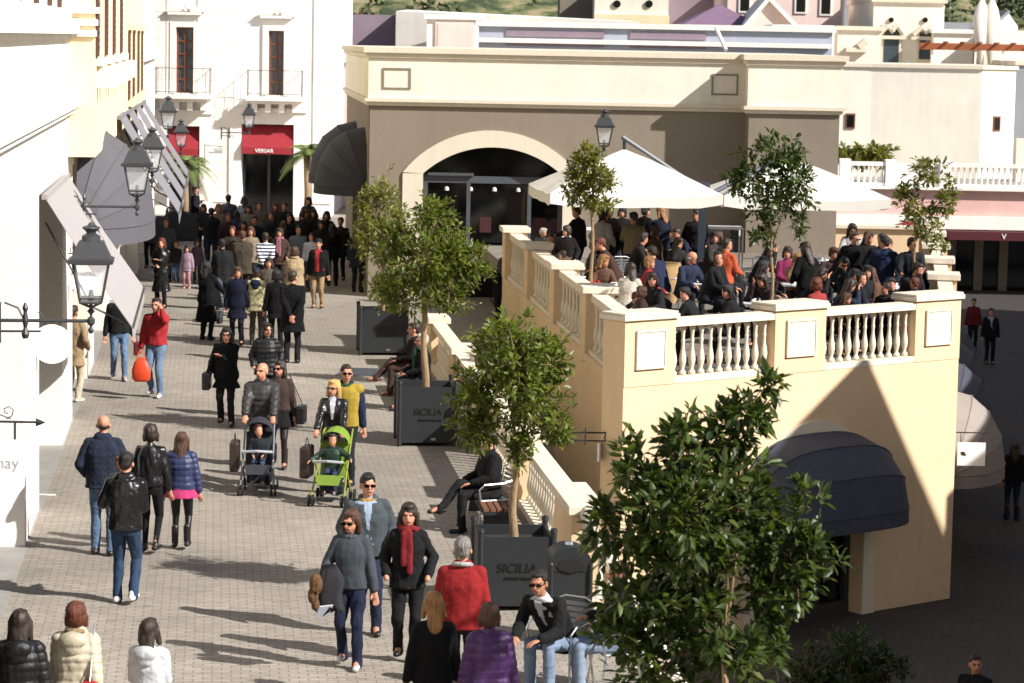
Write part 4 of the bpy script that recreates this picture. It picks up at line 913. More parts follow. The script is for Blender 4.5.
tree('street_tree', 'dense green tree in the nearest planter with SICILIA lettering', (pC.x, pC.y, .55), aty(515, 450, pC.y),
     [lob(505, 345, 40, 38, pC.y), lob(550, 360, 24, 32, pC.y), lob(480, 395, 30, 40, pC.y), lob(530, 400, 40, 36, pC.y), lob(555, 425, 20, 26, pC.y), lob(480, 430, 28, 22, pC.y), lob(520, 365, 36, 40, pC.y, dy=-.3), lob(522, 448, 20, 20, pC.y)], 5600, .105, 13, LF1, .05)
yF = 19.0
tree('street_tree', 'large dark glossy tree in the foreground hiding the shop window', atz(735, 1150, 0), aty(722, 625, yF),
     [lob(752, 402, 22, 24, yF), lob(735, 430, 40, 34, yF), lob(690, 445, 42, 36, yF), lob(640, 470, 34, 38, yF), lob(700, 490, 60, 44, yF), lob(630, 530, 44, 42, yF), lob(745, 500, 50, 48, yF),
      lob(690, 550, 66, 50, yF), lob(778, 550, 48, 42, yF), lob(806, 500, 18, 20, yF), lob(812, 548, 20, 26, yF), lob(640, 600, 54, 40, yF), lob(700, 610, 60, 40, yF), lob(760, 600, 36, 36, yF), lob(690, 520, 60, 60, yF, dy=-.3), lob(680, 655, 46, 28, yF), lob(625, 640, 40, 34, yF), lob(600, 520, 14, 22, yF), lob(722, 660, 40, 26, yF), lob(800, 590, 26, 22, yF), lob(832, 560, 10, 14, yF), lob(765, 648, 26, 24, yF), lob(735, 655, 34, 26, yF, dy=-.35), lob(660, 676, 50, 20, yF), lob(770, 385, 10, 12, yF)], 8200, .112, 12, LF2, .03, jit=.6)
tree('shrub_tree', 'round leafy shrub at the bottom right on the lower street', (atz(850, 760, LOW)), aty(850, 700, 34), [lob(850, 650, 42, 22, 34), lob(810, 672, 34, 26, 34), lob(885, 670, 28, 24, 34), lob(850, 690, 60, 36, 34)], 5000, .09, 15, LF4, .04)
tree('street_tree', 'tall dark tree just outside the right edge shading the people at the bottom', (5.5, 21.2, LOW), (5.5, 21.3, 4.6), [((5.5, 21.3, 6.4), (1.15, 1.3, 1.2), 1), ((5.7, 22.4, 6.0), (1.0, .8, .9), .6), ((5.5, 20.2, 6.2), (1.1, .9, 1.0), .7)], 4500, .13, 31, LF2, .1)  # out-of-view tree added so its crown shades the bottom figures
# terrace trees
def ttree(label, ut, vt, y, fv, lobes, n, leaf, seed, m, r=.035):
    b = aty(ut, vt, y); b.z = TF
    pt = thing('terrace_pot', 'round terracotta pot under the ' + label, 'pot', b, 0, 'terrace tree pots'); k = MB(); k.lathe([(.16, 0), (.2, .06), (.24, .36), (.26, .37), (.26, .42), (.22, .42), (.21, .36)], seg=16); k.build('pot', mat('terracotta', '#9a5636'), pt)
    return tree('terrace_tree', label, (b.x, b.y, TF + .36), aty(ut + .5, fv, y), lobes, n, leaf, seed, m, r)
ttree('small olive green tree before the first ivory umbrella', 592, 280, 50.5, 205, [lob(590, 158, 17, 18, 50.5), lob(600, 180, 20, 22, 50.5), lob(578, 182, 14, 26, 50.5), lob(596, 205, 22, 10, 50.5)], 2600, .11, 21, LF3)
ttree('glossy dark tree between the two ivory umbrellas', 772, 300, 46.0, 235, [lob(775, 150, 32, 20, 46), lob(750, 180, 28, 22, 46), lob(795, 182, 26, 26, 46), lob(772, 200, 30, 24, 46), lob(765, 232, 16, 18, 46), lob(800, 225, 12, 16, 46)], 2500, .13, 22, LF2, .03)
ttree('airy young tree at the right end of the terrace', 915, 285, 50.0, 235, [lob(932, 172, 22, 18, 50), lob(908, 200, 16, 20, 50), lob(945, 200, 18, 22, 50), lob(925, 220, 26, 18, 50), lob(940, 245, 10, 10, 50)], 1900, .11, 23, LF3, .028)
tree('roof_bush', 'olive green bush on the roof terrace behind the umbrella', atz(862, 172, 1.2) if False else aty(862, 172, 111), aty(862, 165, 111), [lob(850, 158, 18, 12, 111), lob(875, 157, 20, 12, 111)], 1500, .3, 24, LF3, .05, cat='bush')
def palm(label, base, h, spread, n, seed, rise=.55):
    rnd = random.Random(seed); t = thing('palm', label, 'palm', base)
    tr = MB(); tr.tube([(0, 0, 0), (.04, 0, h * .5), (0, .02, h)], [.14, .11, .12], 9); tr.build('trunk', BARK, t, smooth=True)
    cr = MB()
    for i in range(n):
        a = 2 * PI * i / n + rnd.uniform(-.2, .2); e = rnd.uniform(.0, 1.1); L = spread * rnd.uniform(.8, 1.1)
        pts = []
        for k in range(9):
            s = k / 8; rr = L * s * math.cos(e) * .95; z = h + L * (s * math.sin(e) * 1.0 - s * s * (.55 + .35 * math.cos(e))) + .1 * s
            pts.append(Vector((math.cos(a) * rr, math.sin(a) * rr, z)))
        cr.tube(pts, [.016 - .0015 * k for k in range(9)], 4)
        side = Vector((-math.sin(a), math.cos(a), 0))
        for k in range(1, 33):
            s = k / 33 * 8; i0 = int(s); p = pts[i0].lerp(pts[min(8, i0 + 1)], s - i0); tg = (pts[min(8, i0 + 1)] - pts[i0]).normalized()
            for sg in (-1, 1):
                q = p + (side * sg * .8 + tg * .6 + Vector((0, 0, -.25))) * (.34 * math.sin(PI * (k / 34) ** .7) + .05); w = tg * .02
                cr.add([p - w, p + w, q], [(0, 1, 2)])
    o = cr.build('crown', mat('palm_green', '#5d6a34', rough=.6, var=.3), t); return t
palm('feathery palm in a dark planter by the red doorway', atz(184, 238, 0), 2.3, 1.5, 26, 1)
palm('slender palm with dark trunk before the right shop entrance', atz(306, 232, 0), 2.6, 1.3, 16, 2)
p = atz(184, 240, 0); planter(p, 'charcoal planter holding the feathery palm by the red doorway', 1.1, .9, False)
p = atz(152, 245, 0); planter(p, 'charcoal planter behind the smallest child, below the slanted awnings', .9, .9, False)

# ------------------------------------------------------------------ benches, bins, street chairs
WOOD = mat('bench_wood', '#6e4b35', rough=.6, var=.3, stretch=(1, 8, 8)); 
def bench(c, L, rz, label):
    t = thing('bench', label, 'bench', c, rz, 'benches along the low parapet')
    for k in range(5): m = MB(); m.box(-L / 2, L / 2, -.22 + k * .09, -.15 + k * .09, .41, .445); m.build('slat', WOOD, t)
    for x in (-L / 2 + .15, L / 2 - .2): m = MB(); m.box(x, x + .05, -.2, .2, 0, .409); m.build('leg', PLANTER, t)
    m = MB(); m.box(-L / 2, L / 2, -.225, .225, .36, .408); m.build('apron', PLANTER, t)
b1 = Vector((Xlow(50.2) - .55, 50.2, 0)); bench(b1, 3.0, PI / 2 + SR, 'wooden bench with the two seated men by the low parapet')
b2 = Vector((Xlow(37.0) - .55, 37.0, 0)); bench(b2, 2.6, PI / 2 + SR, 'wooden bench beside the nearest planter with the man crossing his legs')
t = thing('litter_bin', 'tall dark litter bin with curved hood beside the nearest planter', 'litter bin', atz(567, 640, 0), SR)
m = MB(); m.box(-.2, .2, -.2, .2, .05, .82); m.build('body', PLANTER, t)
m = MB(); m.vprism([(-.22, .82)] + [(.22 * math.cos(PI - PI * i / 12), .95 + .14 * math.sin(PI * i / 12)) for i in range(13)] + [(.22, .82)], -.21, .21); m.build('hood', PLANTER, t)
m = MB(); m.vprism([(-.16, .88), (-.13, .84), (0, .8), (.13, .84), (.16, .88), (.1, .95), (0, .97), (-.1, .95)], -.222, -.2101); m.build('opening', BLACKIN, t)
m = MB(); m.lathe([(.05, 1.09), (.04, 1.12), (.01, 1.125)], seg=10); m.build('knob', STEEL, t)
for x in (-.22, .22): m = MB(); m.lathe([(.025, 0), (.025, .9), (.01, .92)], (x, -.21, 0), 8); m.build('post', PLANTER, t)
def chair(loc, rz, label, group='aluminium terrace armchairs'):
    """faces +Y"""
    t = thing('cafe_armchair', label, 'chair', loc, rz, group)
    s = MB(); 
    for k in range(7): s.box(-.21 + k * .062, -.165 + k * .062, -.2, .22, .44, .455)
    s.tube([(-.22, -.2, .44), (-.22, .22, .44), (.22, .22, .44), (.22, -.2, .44), (-.22, -.2, .44)], .012, 6); s.build('seat', STEEL, t)
    b = MB()
    for k in range(5): b.box(-.2, .2, -.27 - .012 * k, -.262 - .012 * k, .55 + k * .06, .59 + k * .06)
    b.tube([(-.22, -.22, .44), (-.22, -.3, .84), (-.12, -.32, .88), (.12, -.32, .88), (.22, -.3, .84), (.22, -.22, .44)], .012, 6); b.build('backrest', STEEL, t)
    for sx in (-1, 1):
        a = MB(); a.tube([(sx * .22, -.29, .72), (sx * .27, -.1, .68), (sx * .28, .18, .67), (sx * .26, .25, .6), (sx * .25, .22, .44)], .014, 6); a.build('armrest', STEEL, t)
        for sy, y1 in ((-1, -.27), (1, .26)):
            l_ = MB(); l_.tube([(sx * .22, sy * .2, .44), (sx * .26, y1, 0)], .012, 6); l_.build('leg', STEEL, t)
    KIDS[t.name] = children(t)
    return t
def table(loc, label, h=.73, w=.7, top='#c9cbce', group='terrace tables', bar=False):
    t = thing('cafe_table', label, 'table', loc, 0, group); k = MB(); k.box(-w / 2, w / 2, -w / 2, w / 2, h - .03, h); k.build('table_top', mat('table_top', top, rough=.35), t, bevel=.01)
    if bar:
        for sx in (-1, 1):
            for sy in (-1, 1): l_ = MB(); e = w / 2 - .03; l_.box(sx * e - .02, sx * e + .02, sy * e - .02, sy * e + .02, 0, h - .031); l_.build('leg', mat('white_metal', '#d8d8d8', rough=.4), t)
    else:
        l_ = MB(); l_.tube([(0, 0, .02), (0, 0, h - .03)], .03, 8); l_.build('column', STEEL, t); l_ = MB(); l_.lathe([(.22, 0), (.22, .015), (.04, .04)], seg=16); l_.build('foot', STEEL, t)
    return t

# ------------------------------------------------------------------ umbrellas
def umbrella(c, ang, w, ze, zp, mast, label, zb=TF):
    """cantilever parasol: c = canopy centre (x,y), mast = (x,y)"""
    t = thing('cantilever_umbrella', label, 'umbrella', (mast[0], mast[1], zb), 0, 'ivory cantilever umbrellas')
    ox, oy = c[0] - mast[0], c[1] - mast[1]; he, hp = ze - zb, zp - zb
    vs = [(ox, oy, hp)]; N = 8; fs = []; rings = 4
    def cor(k, s):   # square outline with sagging edges
        k = k % (4 * N); side = k // N; f = k % N / N; cs = [(-1, -1), (1, -1), (1, 1), (-1, 1)]
        a = cs[side]; b = cs[(side + 1) % 4]; x = (a[0] + (b[0] - a[0]) * f) * w / 2; y = (a[1] + (b[1] - a[1]) * f) * w / 2
        sag = math.sin(PI * f) * .04 * w * s; q = 1 - .05 * math.sin(PI * f) * s
        xr = (x * math.cos(ang) - y * math.sin(ang)) * s * q; yr = (x * math.sin(ang) + y * math.cos(ang)) * s * q
        return (ox + xr, oy + yr, hp + (he - hp) * (s ** 1.12) - sag * .4 * s - .075 * abs(math.sin(2 * PI * f)) * s * (1.15 - s) * 3)
    for r in range(1, rings + 1): vs += [cor(k, r / rings) for k in range(4 * N)]
    M4 = 4 * N
    for k in range(M4): fs.append((0, 1 + k, 1 + (k + 1) % M4))
    for r in range(rings - 1):
        for k in range(M4): a = 1 + r * M4 + k; b = 1 + r * M4 + (k + 1) % M4; fs.append((a, a + M4, b + M4, b))
    m = MB(); m.add(vs, fs); o = m.build('canopy', UMBR, t); o.modifiers.new('t', 'SOLIDIFY').thickness = .01
    e = [cor(k, 1) for k in range(M4)]; m = MB(); m.add([p for p in e] + [(p[0], p[1], p[2] - .22 - .02 * math.sin(i * 2.1)) for i, p in enumerate(e)], [(k, (k + 1) % M4, M4 + (k + 1) % M4, M4 + k) for k in range(M4)])
    m.build('valance', UMBR, t).modifiers.new('t', 'SOLIDIFY').thickness = .01
    for k in range(8):
        r = MB(); q = Vector(cor(k * N // 2, .99)) - Vector((0, 0, .04)); r.tube([(ox, oy, hp - .08), q], .014, 5); r.build('rib', IRON, t)
    m = MB(); m.tube([(ox, oy, hp - .5), (ox, oy, hp + .25)], .035, 8); m.build('hub', IRON, t)
    DK = mat('slate_blue_metal', '#30373f', rough=.4)
    m = MB(); d = Vector((ox, oy, hp + .22)); m.tube([(0, 0, he - .02), d + (d - Vector((0, 0, he))) * .03], .05, 6); m.build('arm', DK, t)
    m = MB(); m.box(-.07, .07, -.07, .07, 0, he); m.build('mast', DK, t); m = MB(); m.lathe([(.1, he), (.16, he + .04), (.17, he + .12), (.1, he + .15)], seg=14); m.build('mast_cap', DK, t)
    m = MB(); m.box(-.45, .45, -.45, .45, 0, .06); m.build('base_plate', DK, t)
mst = aty(703, 168, 57.5)
uc = aty(624, 160, 57.0); umbrella((uc.x, uc.y), .12, 3.55, aty(624, 190, 57).z + .02, aty(624, 149, 57).z, (mst.x, mst.y), 'large ivory square umbrella left of the dark mast')
uc = aty(796, 165, 60.0); umbrella((uc.x, uc.y), .05, 3.6, aty(800, 195, 60).z + .05, aty(800, 160, 60).z, (mst.x + .04, mst.y + .2), 'second ivory umbrella right of the dark mast, behind the glossy tree')
for u, v, lab in ((863, 226, 'small red parasol top seen beyond the terrace back wall, the left one'), (908, 222, 'small red parasol top seen beyond the terrace behind the airy tree')):
    p = aty(u, v, 74); t = thing('red_parasol', lab, 'parasol', (p.x, p.y, 0)); m = MB(); m.lathe([(.75, p.z - .3), (.5, p.z - .12), (.05, p.z + .02)], seg=8); m.build('canopy', CANVASR, t); m = MB(); m.tube([(0, 0, 0), (0, 0, p.z)], .03, 8); m.build('pole', STEEL, t)

# terrace furniture: bar tables and armchairs
for u, v, w_, lab in ((585, 228, .75, 'white high bar table behind the small olive green tree'), (642, 226, .8, 'white high bar table left of the dark umbrella mast'), (722, 227, .95, 'white high bar table right of the dark umbrella mast')):
    p = aty(u, v, 62); table((p.x, p.y, TF), lab, max(.9, p.z - TF), w_, '#e2e2e2', 'white high bar tables', True)
for u, v, lab in ((607, 292, 'low table with shopping bags near the third terrace pier'), (700, 282, 'low table in front of the bald man in sunglasses'), (800, 284, 'low table left of the glossy tree trunk'), (580, 268, 'low table by the couple nearest the restaurant arch'), (892, 288, 'low table crowded by the group at the right rail'), (830, 262, 'low table beside the person in the brown cap')):
    p = atz(u, v, TF + .73); table((p.x, p.y, TF), lab)
CH = [(684, 292, 2.6, 'bare aluminium armchair right of the tan draped coat'), (668, 286, .2, 'aluminium armchair with the tan coat hung on its back'), (615, 276, .3, 'aluminium armchair behind the brown jacket man'), (752, 280, 1.2, 'aluminium armchair left of the glossy tree trunk, nearer the rail'), (757, 268, 1.0, 'aluminium armchair left of the glossy tree trunk, farther from the rail'), (765, 292, 1.4, 'aluminium armchair touching the glossy tree trunk at the rail'),
      (800, 296, 2.9, 'empty aluminium armchair right of the glossy tree trunk'), (812, 277, 3.1, 'aluminium armchair under the person in the long black coat'), (590, 290, 2.0, 'aluminium armchair near the third west pier'), (940, 292, 4.4, 'aluminium armchair in the right corner of the terrace')]
c0 = None
for u, v, rz, lab in CH:
    p = atz(u, v, TF + .45)
    if c0 is None: c0 = chair((p.x, p.y, TF), rz, lab)
    else: copy_tree(c0, (p.x, p.y, TF), rz, lab)
p = atz(668, 286, TF + .45); t = thing('draped_coat', 'long tan coat draped over the back of an armchair', 'coat', (p.x + .05, p.y - .28, TF), .2)
m = MB(); vs = []; n = 14
for j in range(9):
    z = .95 - j * .1
    for i in range(n):
        a = 2 * PI * i / n; w_ = .24 - .02 * abs(j - 3) + .02 * math.sin(i * 2.3 + j * .4); vs.append((math.cos(a) * w_, math.sin(a) * (.07 + .012 * j) + .02 * math.sin(i * 3 + j), z))
m.add(vs, [(j * n + i, j * n + (i + 1) % n, (j + 1) * n + (i + 1) % n, (j + 1) * n + i) for j in range(8) for i in range(n)] + [tuple(range(n))]); m.build('coat', mat('tan_wool', '#a8885f', rough=.95, bump=.3), t, smooth=True)
m = MB(); m.tube([(-.2, 0, .93), (-.28, .02, .75), (-.25, .05, .45)], [.06, .055, .04], 8); m.build('sleeve', mat('tan_wool', '#a8885f', rough=.95, bump=.3), t, smooth=True)
def bag(loc, w, d, h, col, label, rz=0, name='shopping_bag', hang=False, group=None):
    t = thing(name, label, 'bag', loc, rz, group); m_ = mat(name + '_' + col.strip('#'), col, rough=.45, var=.1)
    m = MB(); N = 12; vs = []
    for j, (s, z) in enumerate(((.8, 0), (1, .1), (1.02, .5), (.9, .85), (.62, 1.0)) if not hang else ((.7, 0), (.98, .12), (1.0, .45), (.72, .8), (.3, 1.0))):
        for i in range(N):
            a = 2 * PI * i / N; cx = math.copysign(abs(math.cos(a)) ** .5, math.cos(a)); cy = math.copysign(abs(math.sin(a)) ** .5, math.sin(a)); vs.append((cx * w / 2 * s * (1 + .04 * math.sin(i * 5 + j)), cy * d / 2 * s, z * h))
    m.add(vs, [(j * N + i, j * N + (i + 1) % N, (j + 1) * N + (i + 1) % N, (j + 1) * N + i) for j in range(4) for i in range(N)] + [tuple(range(N - 1, -1, -1)), tuple(range(4 * N, 5 * N))]); m.build('body', m_, t, smooth=True)
    k = MB(); k.tube([(-w * .25, 0, h * .95), (-w * .15, 0, h * 1.25), (w * .15, 0, h * 1.25), (w * .25, 0, h * .95)], .008, 5); k.build('handle', m_, t)
    return t
p = atz(607, 290, TF + .74); bag((p.x - .2, p.y, TF + .74), .24, .16, .14, '#b82a20', 'small red bag on the low table near the third terrace pier'); bag((p.x + .12, p.y - .1, TF + .74), .3, .2, .12, '#e5e2df', 'crumpled white bag on the low table near the third terrace pier')
p = atz(843, 300, TF); bag((p.x, p.y, TF + .45), .34, .16, .36, '#b5181c', 'bright red bag among the seated group left of the second rail')
p = atz(866, 262, TF + .8); bag((p.x, p.y, TF + .5), .34, .2, .38, '#e9e4de', 'white carrier bag held beside the standing man in black')
p = atz(764, 302, TF + .74); t = thing('water_bottle', 'clear plastic water bottle by the glossy tree trunk', 'bottle', (p.x, p.y, TF + .74)); m = MB(); m.lathe([(.03, 0), (.034, .02), (.034, .16), (.013, .21), (.013, .23)], seg=10); m.build('bottle', glassmat('bottle_plastic', '#cdd6dc', .1, .5), t)
p = atz(764, 304, TF + .73); table((p.x, p.y, TF), 'small table with a water bottle by the glossy tree trunk')
# dark low plants / stacked things along the restaurant wall
rs = np.random.RandomState(4)
for u, lab in ((745, 'low dark leafy plant box against the wall, left one'), (762, 'low dark leafy plant box against the wall, right one')):
    p = Vector((aty(u, 250, 69.3).x, 69.3, TF)); t = thing('plant_box', lab, 'plant', p, 0, 'plant boxes along the restaurant wall'); m = MB(); m.box(-.35, .35, -.15, .15, 0, .35); m.build('box', PLANTER, t)
    n = 260; P = np.stack([rs.uniform(-.38, .38, n), rs.uniform(-.18, .18, n), rs.uniform(.3, .62, n)], 1); leaves_mesh('leaves', P, rs.normal(0, 1, (n, 3)) + np.array([0, 0, .6]), rs.uniform(.06, .12, n), .5, rs, LF4, t)
# ================================================================== PEOPLE
V = Vector
def _frame(d):
    d = d.normalized(); a = V((0, 0, 1)) if abs(d.z) < .9 else V((0, 1, 0)); x = a.cross(d).normalized(); return x, d.cross(x)
class PB(MB):
    """closed primitives that a voxel remesh fuses into one continuous surface"""
    def cap(s, p, q, r1, r2, flat=1.0, ax=None, seg=10):
        p, q = V(p), V(q); d = (q - p)
        if d.length < 1e-5: d = V((0, 0, 1e-4))
        dn = d.normalized(); x, y = _frame(dn)
        if ax is not None:
            x = (V(ax) - dn * V(ax).dot(dn)).normalized(); y = dn.cross(x)
        R = []
        for t in (-1, -.7, -.3): R.append((p + dn * r1 * t, r1 * math.sqrt(max(.02, 1 - t * t))))
        R.append((p, r1)); R.append((q, r2))
        for t in (.3, .7, 1): R.append((q + dn * r2 * t, r2 * math.sqrt(max(.02, 1 - t * t))))
        o = len(s.v)
        for c, r in R:
            for k in range(seg):
                a = 2 * PI * k / seg; s.v.append(tuple(c + x * math.cos(a) * r + y * math.sin(a) * r * flat))
        n = len(R)
        for i in range(n - 1):
            for k in range(seg): a = o + i * seg + k; b = o + i * seg + (k + 1) % seg; s.f.append((a, b, b + seg, a + seg)); s.m.append(0)
        s.f.append(tuple(o + k for k in range(seg - 1, -1, -1))); s.m.append(0); s.f.append(tuple(o + (n - 1) * seg + k for k in range(seg))); s.m.append(0)
    def ell(s, c, r, R=None, seg=12, rings=8):
        c = V(c); o = len(s.v)
        for i in range(1, rings):
            th = PI * i / rings
            for k in range(seg):
                a = 2 * PI * k / seg; v = V((math.sin(th) * math.cos(a) * r[0], math.sin(th) * math.sin(a) * r[1], -math.cos(th) * r[2]))
                if R is not None: v = R @ v
                s.v.append(tuple(c + v))
        for i in range(rings - 2):
            for k in range(seg): a = o + i * seg + k; b = o + i * seg + (k + 1) % seg; s.f.append((a, b, b + seg, a + seg)); s.m.append(0)
        s.f.append(tuple(o + k for k in range(seg - 1, -1, -1))); s.m.append(0); s.f.append(tuple(o + (rings - 2) * seg + k for k in range(seg))); s.m.append(0)
    def loft(s, rings, seg=16, sq=.85):
        o = len(s.v)
        for (x0, y0, z0, rx, ry) in rings:
            for k in range(seg):
                a = 2 * PI * k / seg; cx = math.copysign(abs(math.cos(a)) ** sq, math.cos(a)); cy = math.copysign(abs(math.sin(a)) ** sq, math.sin(a)); s.v.append((x0 + cx * rx, y0 + cy * ry, z0))
        n = len(rings)
        for i in range(n - 1):
            for k in range(seg): a = o + i * seg + k; b = o + i * seg + (k + 1) % seg; s.f.append((a, b, b + seg, a + seg)); s.m.append(0)
        s.f.append(tuple(o + k for k in range(seg - 1, -1, -1))); s.m.append(0); s.f.append(tuple(o + (n - 1) * seg + k for k in range(seg))); s.m.append(0)
PEND = []
def pend(name, pb, m, parent, vox, fold=0, puff=0, strands=0, post=None, smooth=2):
    me = bpy.data.meshes.new(name); me.from_pydata(pb.v, [], pb.f); me.update()
    o = bpy.data.objects.new(name, me); COL.objects.link(o); o.parent = parent
    r = o.modifiers.new('r', 'REMESH'); r.mode = 'VOXEL'; r.voxel_size = vox; r.use_smooth_shade = True
    if smooth: sm = o.modifiers.new('s', 'SMOOTH'); sm.factor = .5; sm.iterations = smooth
    PEND.append((o, m, fold, puff, strands, post)); return o
def noise3(P, f, seed):
    r = np.random.RandomState(seed); out = np.zeros(len(P))
    for i in range(7):
        k = r.normal(0, 1, 3); k = k / np.linalg.norm(k) * f * (1 + .35 * i); out += np.sin(P @ k + r.uniform(0, 6.28)) / (1 + .3 * i)
    return out / 3.2
def flush_people():
    dg = bpy.context.evaluated_depsgraph_get()
    res = [bpy.data.meshes.new_from_object(o.evaluated_get(dg)) for o, *_ in PEND]
    for (o, m, fold, puff, strands, post), me in zip(PEND, res):
        n = len(me.vertices); co = np.empty(n * 3, np.float32); me.vertices.foreach_get('co', co); P = co.reshape(-1, 3).astype(float)
        nr = np.empty(n * 3, np.float32); me.vertices.foreach_get('normal', nr); N = nr.reshape(-1, 3).astype(float)
        sd = abs(hash(o.name)) % 1 + len(P) % 97; disp = np.zeros(n)
        if fold:
            Q = P * np.array([1, 1, .55]); w = noise3(P, 4, sd + 5) * .5 + .5; disp += noise3(Q, 26, sd) * fold * (.4 + w) + noise3(P, 70, sd + 1) * fold * .35
        if puff: disp += (np.abs(np.sin(P[:, 2] * PI / .085 + noise3(P, 7, sd) * .5)) ** .6 - .6) * puff + noise3(P, 60, sd + 2) * puff * .35
        if strands: disp += noise3(P * np.array([1, 1, .18]), 130, sd) * strands + noise3(P * np.array([1, 1, .4]), 40, sd + 3) * strands * .8
        P = P + N * disp[:, None]; me.vertices.foreach_set('co', P.astype(np.float32).ravel())
        me.materials.clear(); me.materials.append(m); me.polygons.foreach_set('use_smooth', [True] * len(me.polygons)); me.update()
        if post: post(me)
        nm = o.data.name.split('.')[0]; o.modifiers.clear(); old = o.data; o.data = me; bpy.data.meshes.remove(old); me.name = nm
    PEND.clear()
def ik(a, t, l1, l2, pole):
    a, t = V(a), V(t); d = t - a; L = min(d.length, .999 * (l1 + l2)); L = max(L, abs(l1 - l2) + .02); dn = d.normalized()
    c = max(-1, min(1, (l1 * l1 + L * L - l2 * l2) / (2 * l1 * L))); h = math.sqrt(1 - c * c) * l1
    p = V(pole); p = (p - dn * p.dot(dn)); p = p.normalized() if p.length > 1e-4 else V((0, 1, 0))
    return a + dn * c * l1 + p * h, a + dn * L
SKINS = {'l': '#b88066', 'm': '#a57257', 'd': '#8a5c47'}
SHINE = dict(cloth=(.9, .3), wool=(.95, .2), leather=(.32, .5), puffer=(.5, .4), denim=(.9, .25), knit=(.95, .2), satin=(.45, .4))
def cloth(color, kind='cloth'):
    r, sp = SHINE[kind]; c = lin(color); g = sum(c) / 3; color = tuple((x * .88 + g * .12) * .66 for x in c)
    return mat('fabric_' + kind, color, rough=r, spec=sp, var=.3 if kind == 'denim' else .16, scale=5 if kind == 'denim' else 8, bump=.35 if kind in ('wool', 'knit') else .12, bscale=90 if kind == 'knit' else 220)
HAIRC = dict(black='#15110f', dark='#2a1d16', brown='#4a3020', auburn='#5e2e1a', light='#8d6437', blonde='#c19a5c', grey='#77736e', white='#b9b3ab')
ARMS = {
    'down': ((-.27, .02, .80), (.27, .03, .80)), 'walk': ((-.25, .20, .86), (.25, -.18, .84)), 'pocket': ((-.23, .13, .98), (.23, .13, .98)),
    'push': ((-.20, .42, 1.02), (.20, .42, 1.02)), 'back': ((-.05, -.19, .93), (.05, -.2, .95)), 'phone': ((-.25, .06, .82), (.10, .13, 1.58)), 'phoneL': ((-.10, .13, 1.56), (.25, .08, .84)),
    'chest': ((-.02, .22, 1.24), (.22, .16, .98)), 'fold': ((.10, .22, 1.13), (-.10, .24, 1.08)), 'front': ((-.08, .26, 1.02), (.08, .27, 1.02)), 'table': ((-.18, .42, 1.10), (.18, .42, 1.10)),
    'carry': ((-.16, .26, 1.2), (.1, .28, 1.05)), 'lap': ((-.14, .3, 1.06), (.14, .3, 1.06)), 'spread': ((-.5, .3, 1.22), (.5, .25, 1.15)), 'armrest': ((-.26, .24, 1.13), (.26, .24, 1.13)), 'drape': ((-.24, .24, 1.06), (.27, .05, .84)),
    'knees': ((-.14, .46, 1.06), (.14, .46, 1.06)), 'mouth': ((-.18, .34, 1.08), (.06, .2, 1.5))}
PROTO = {}
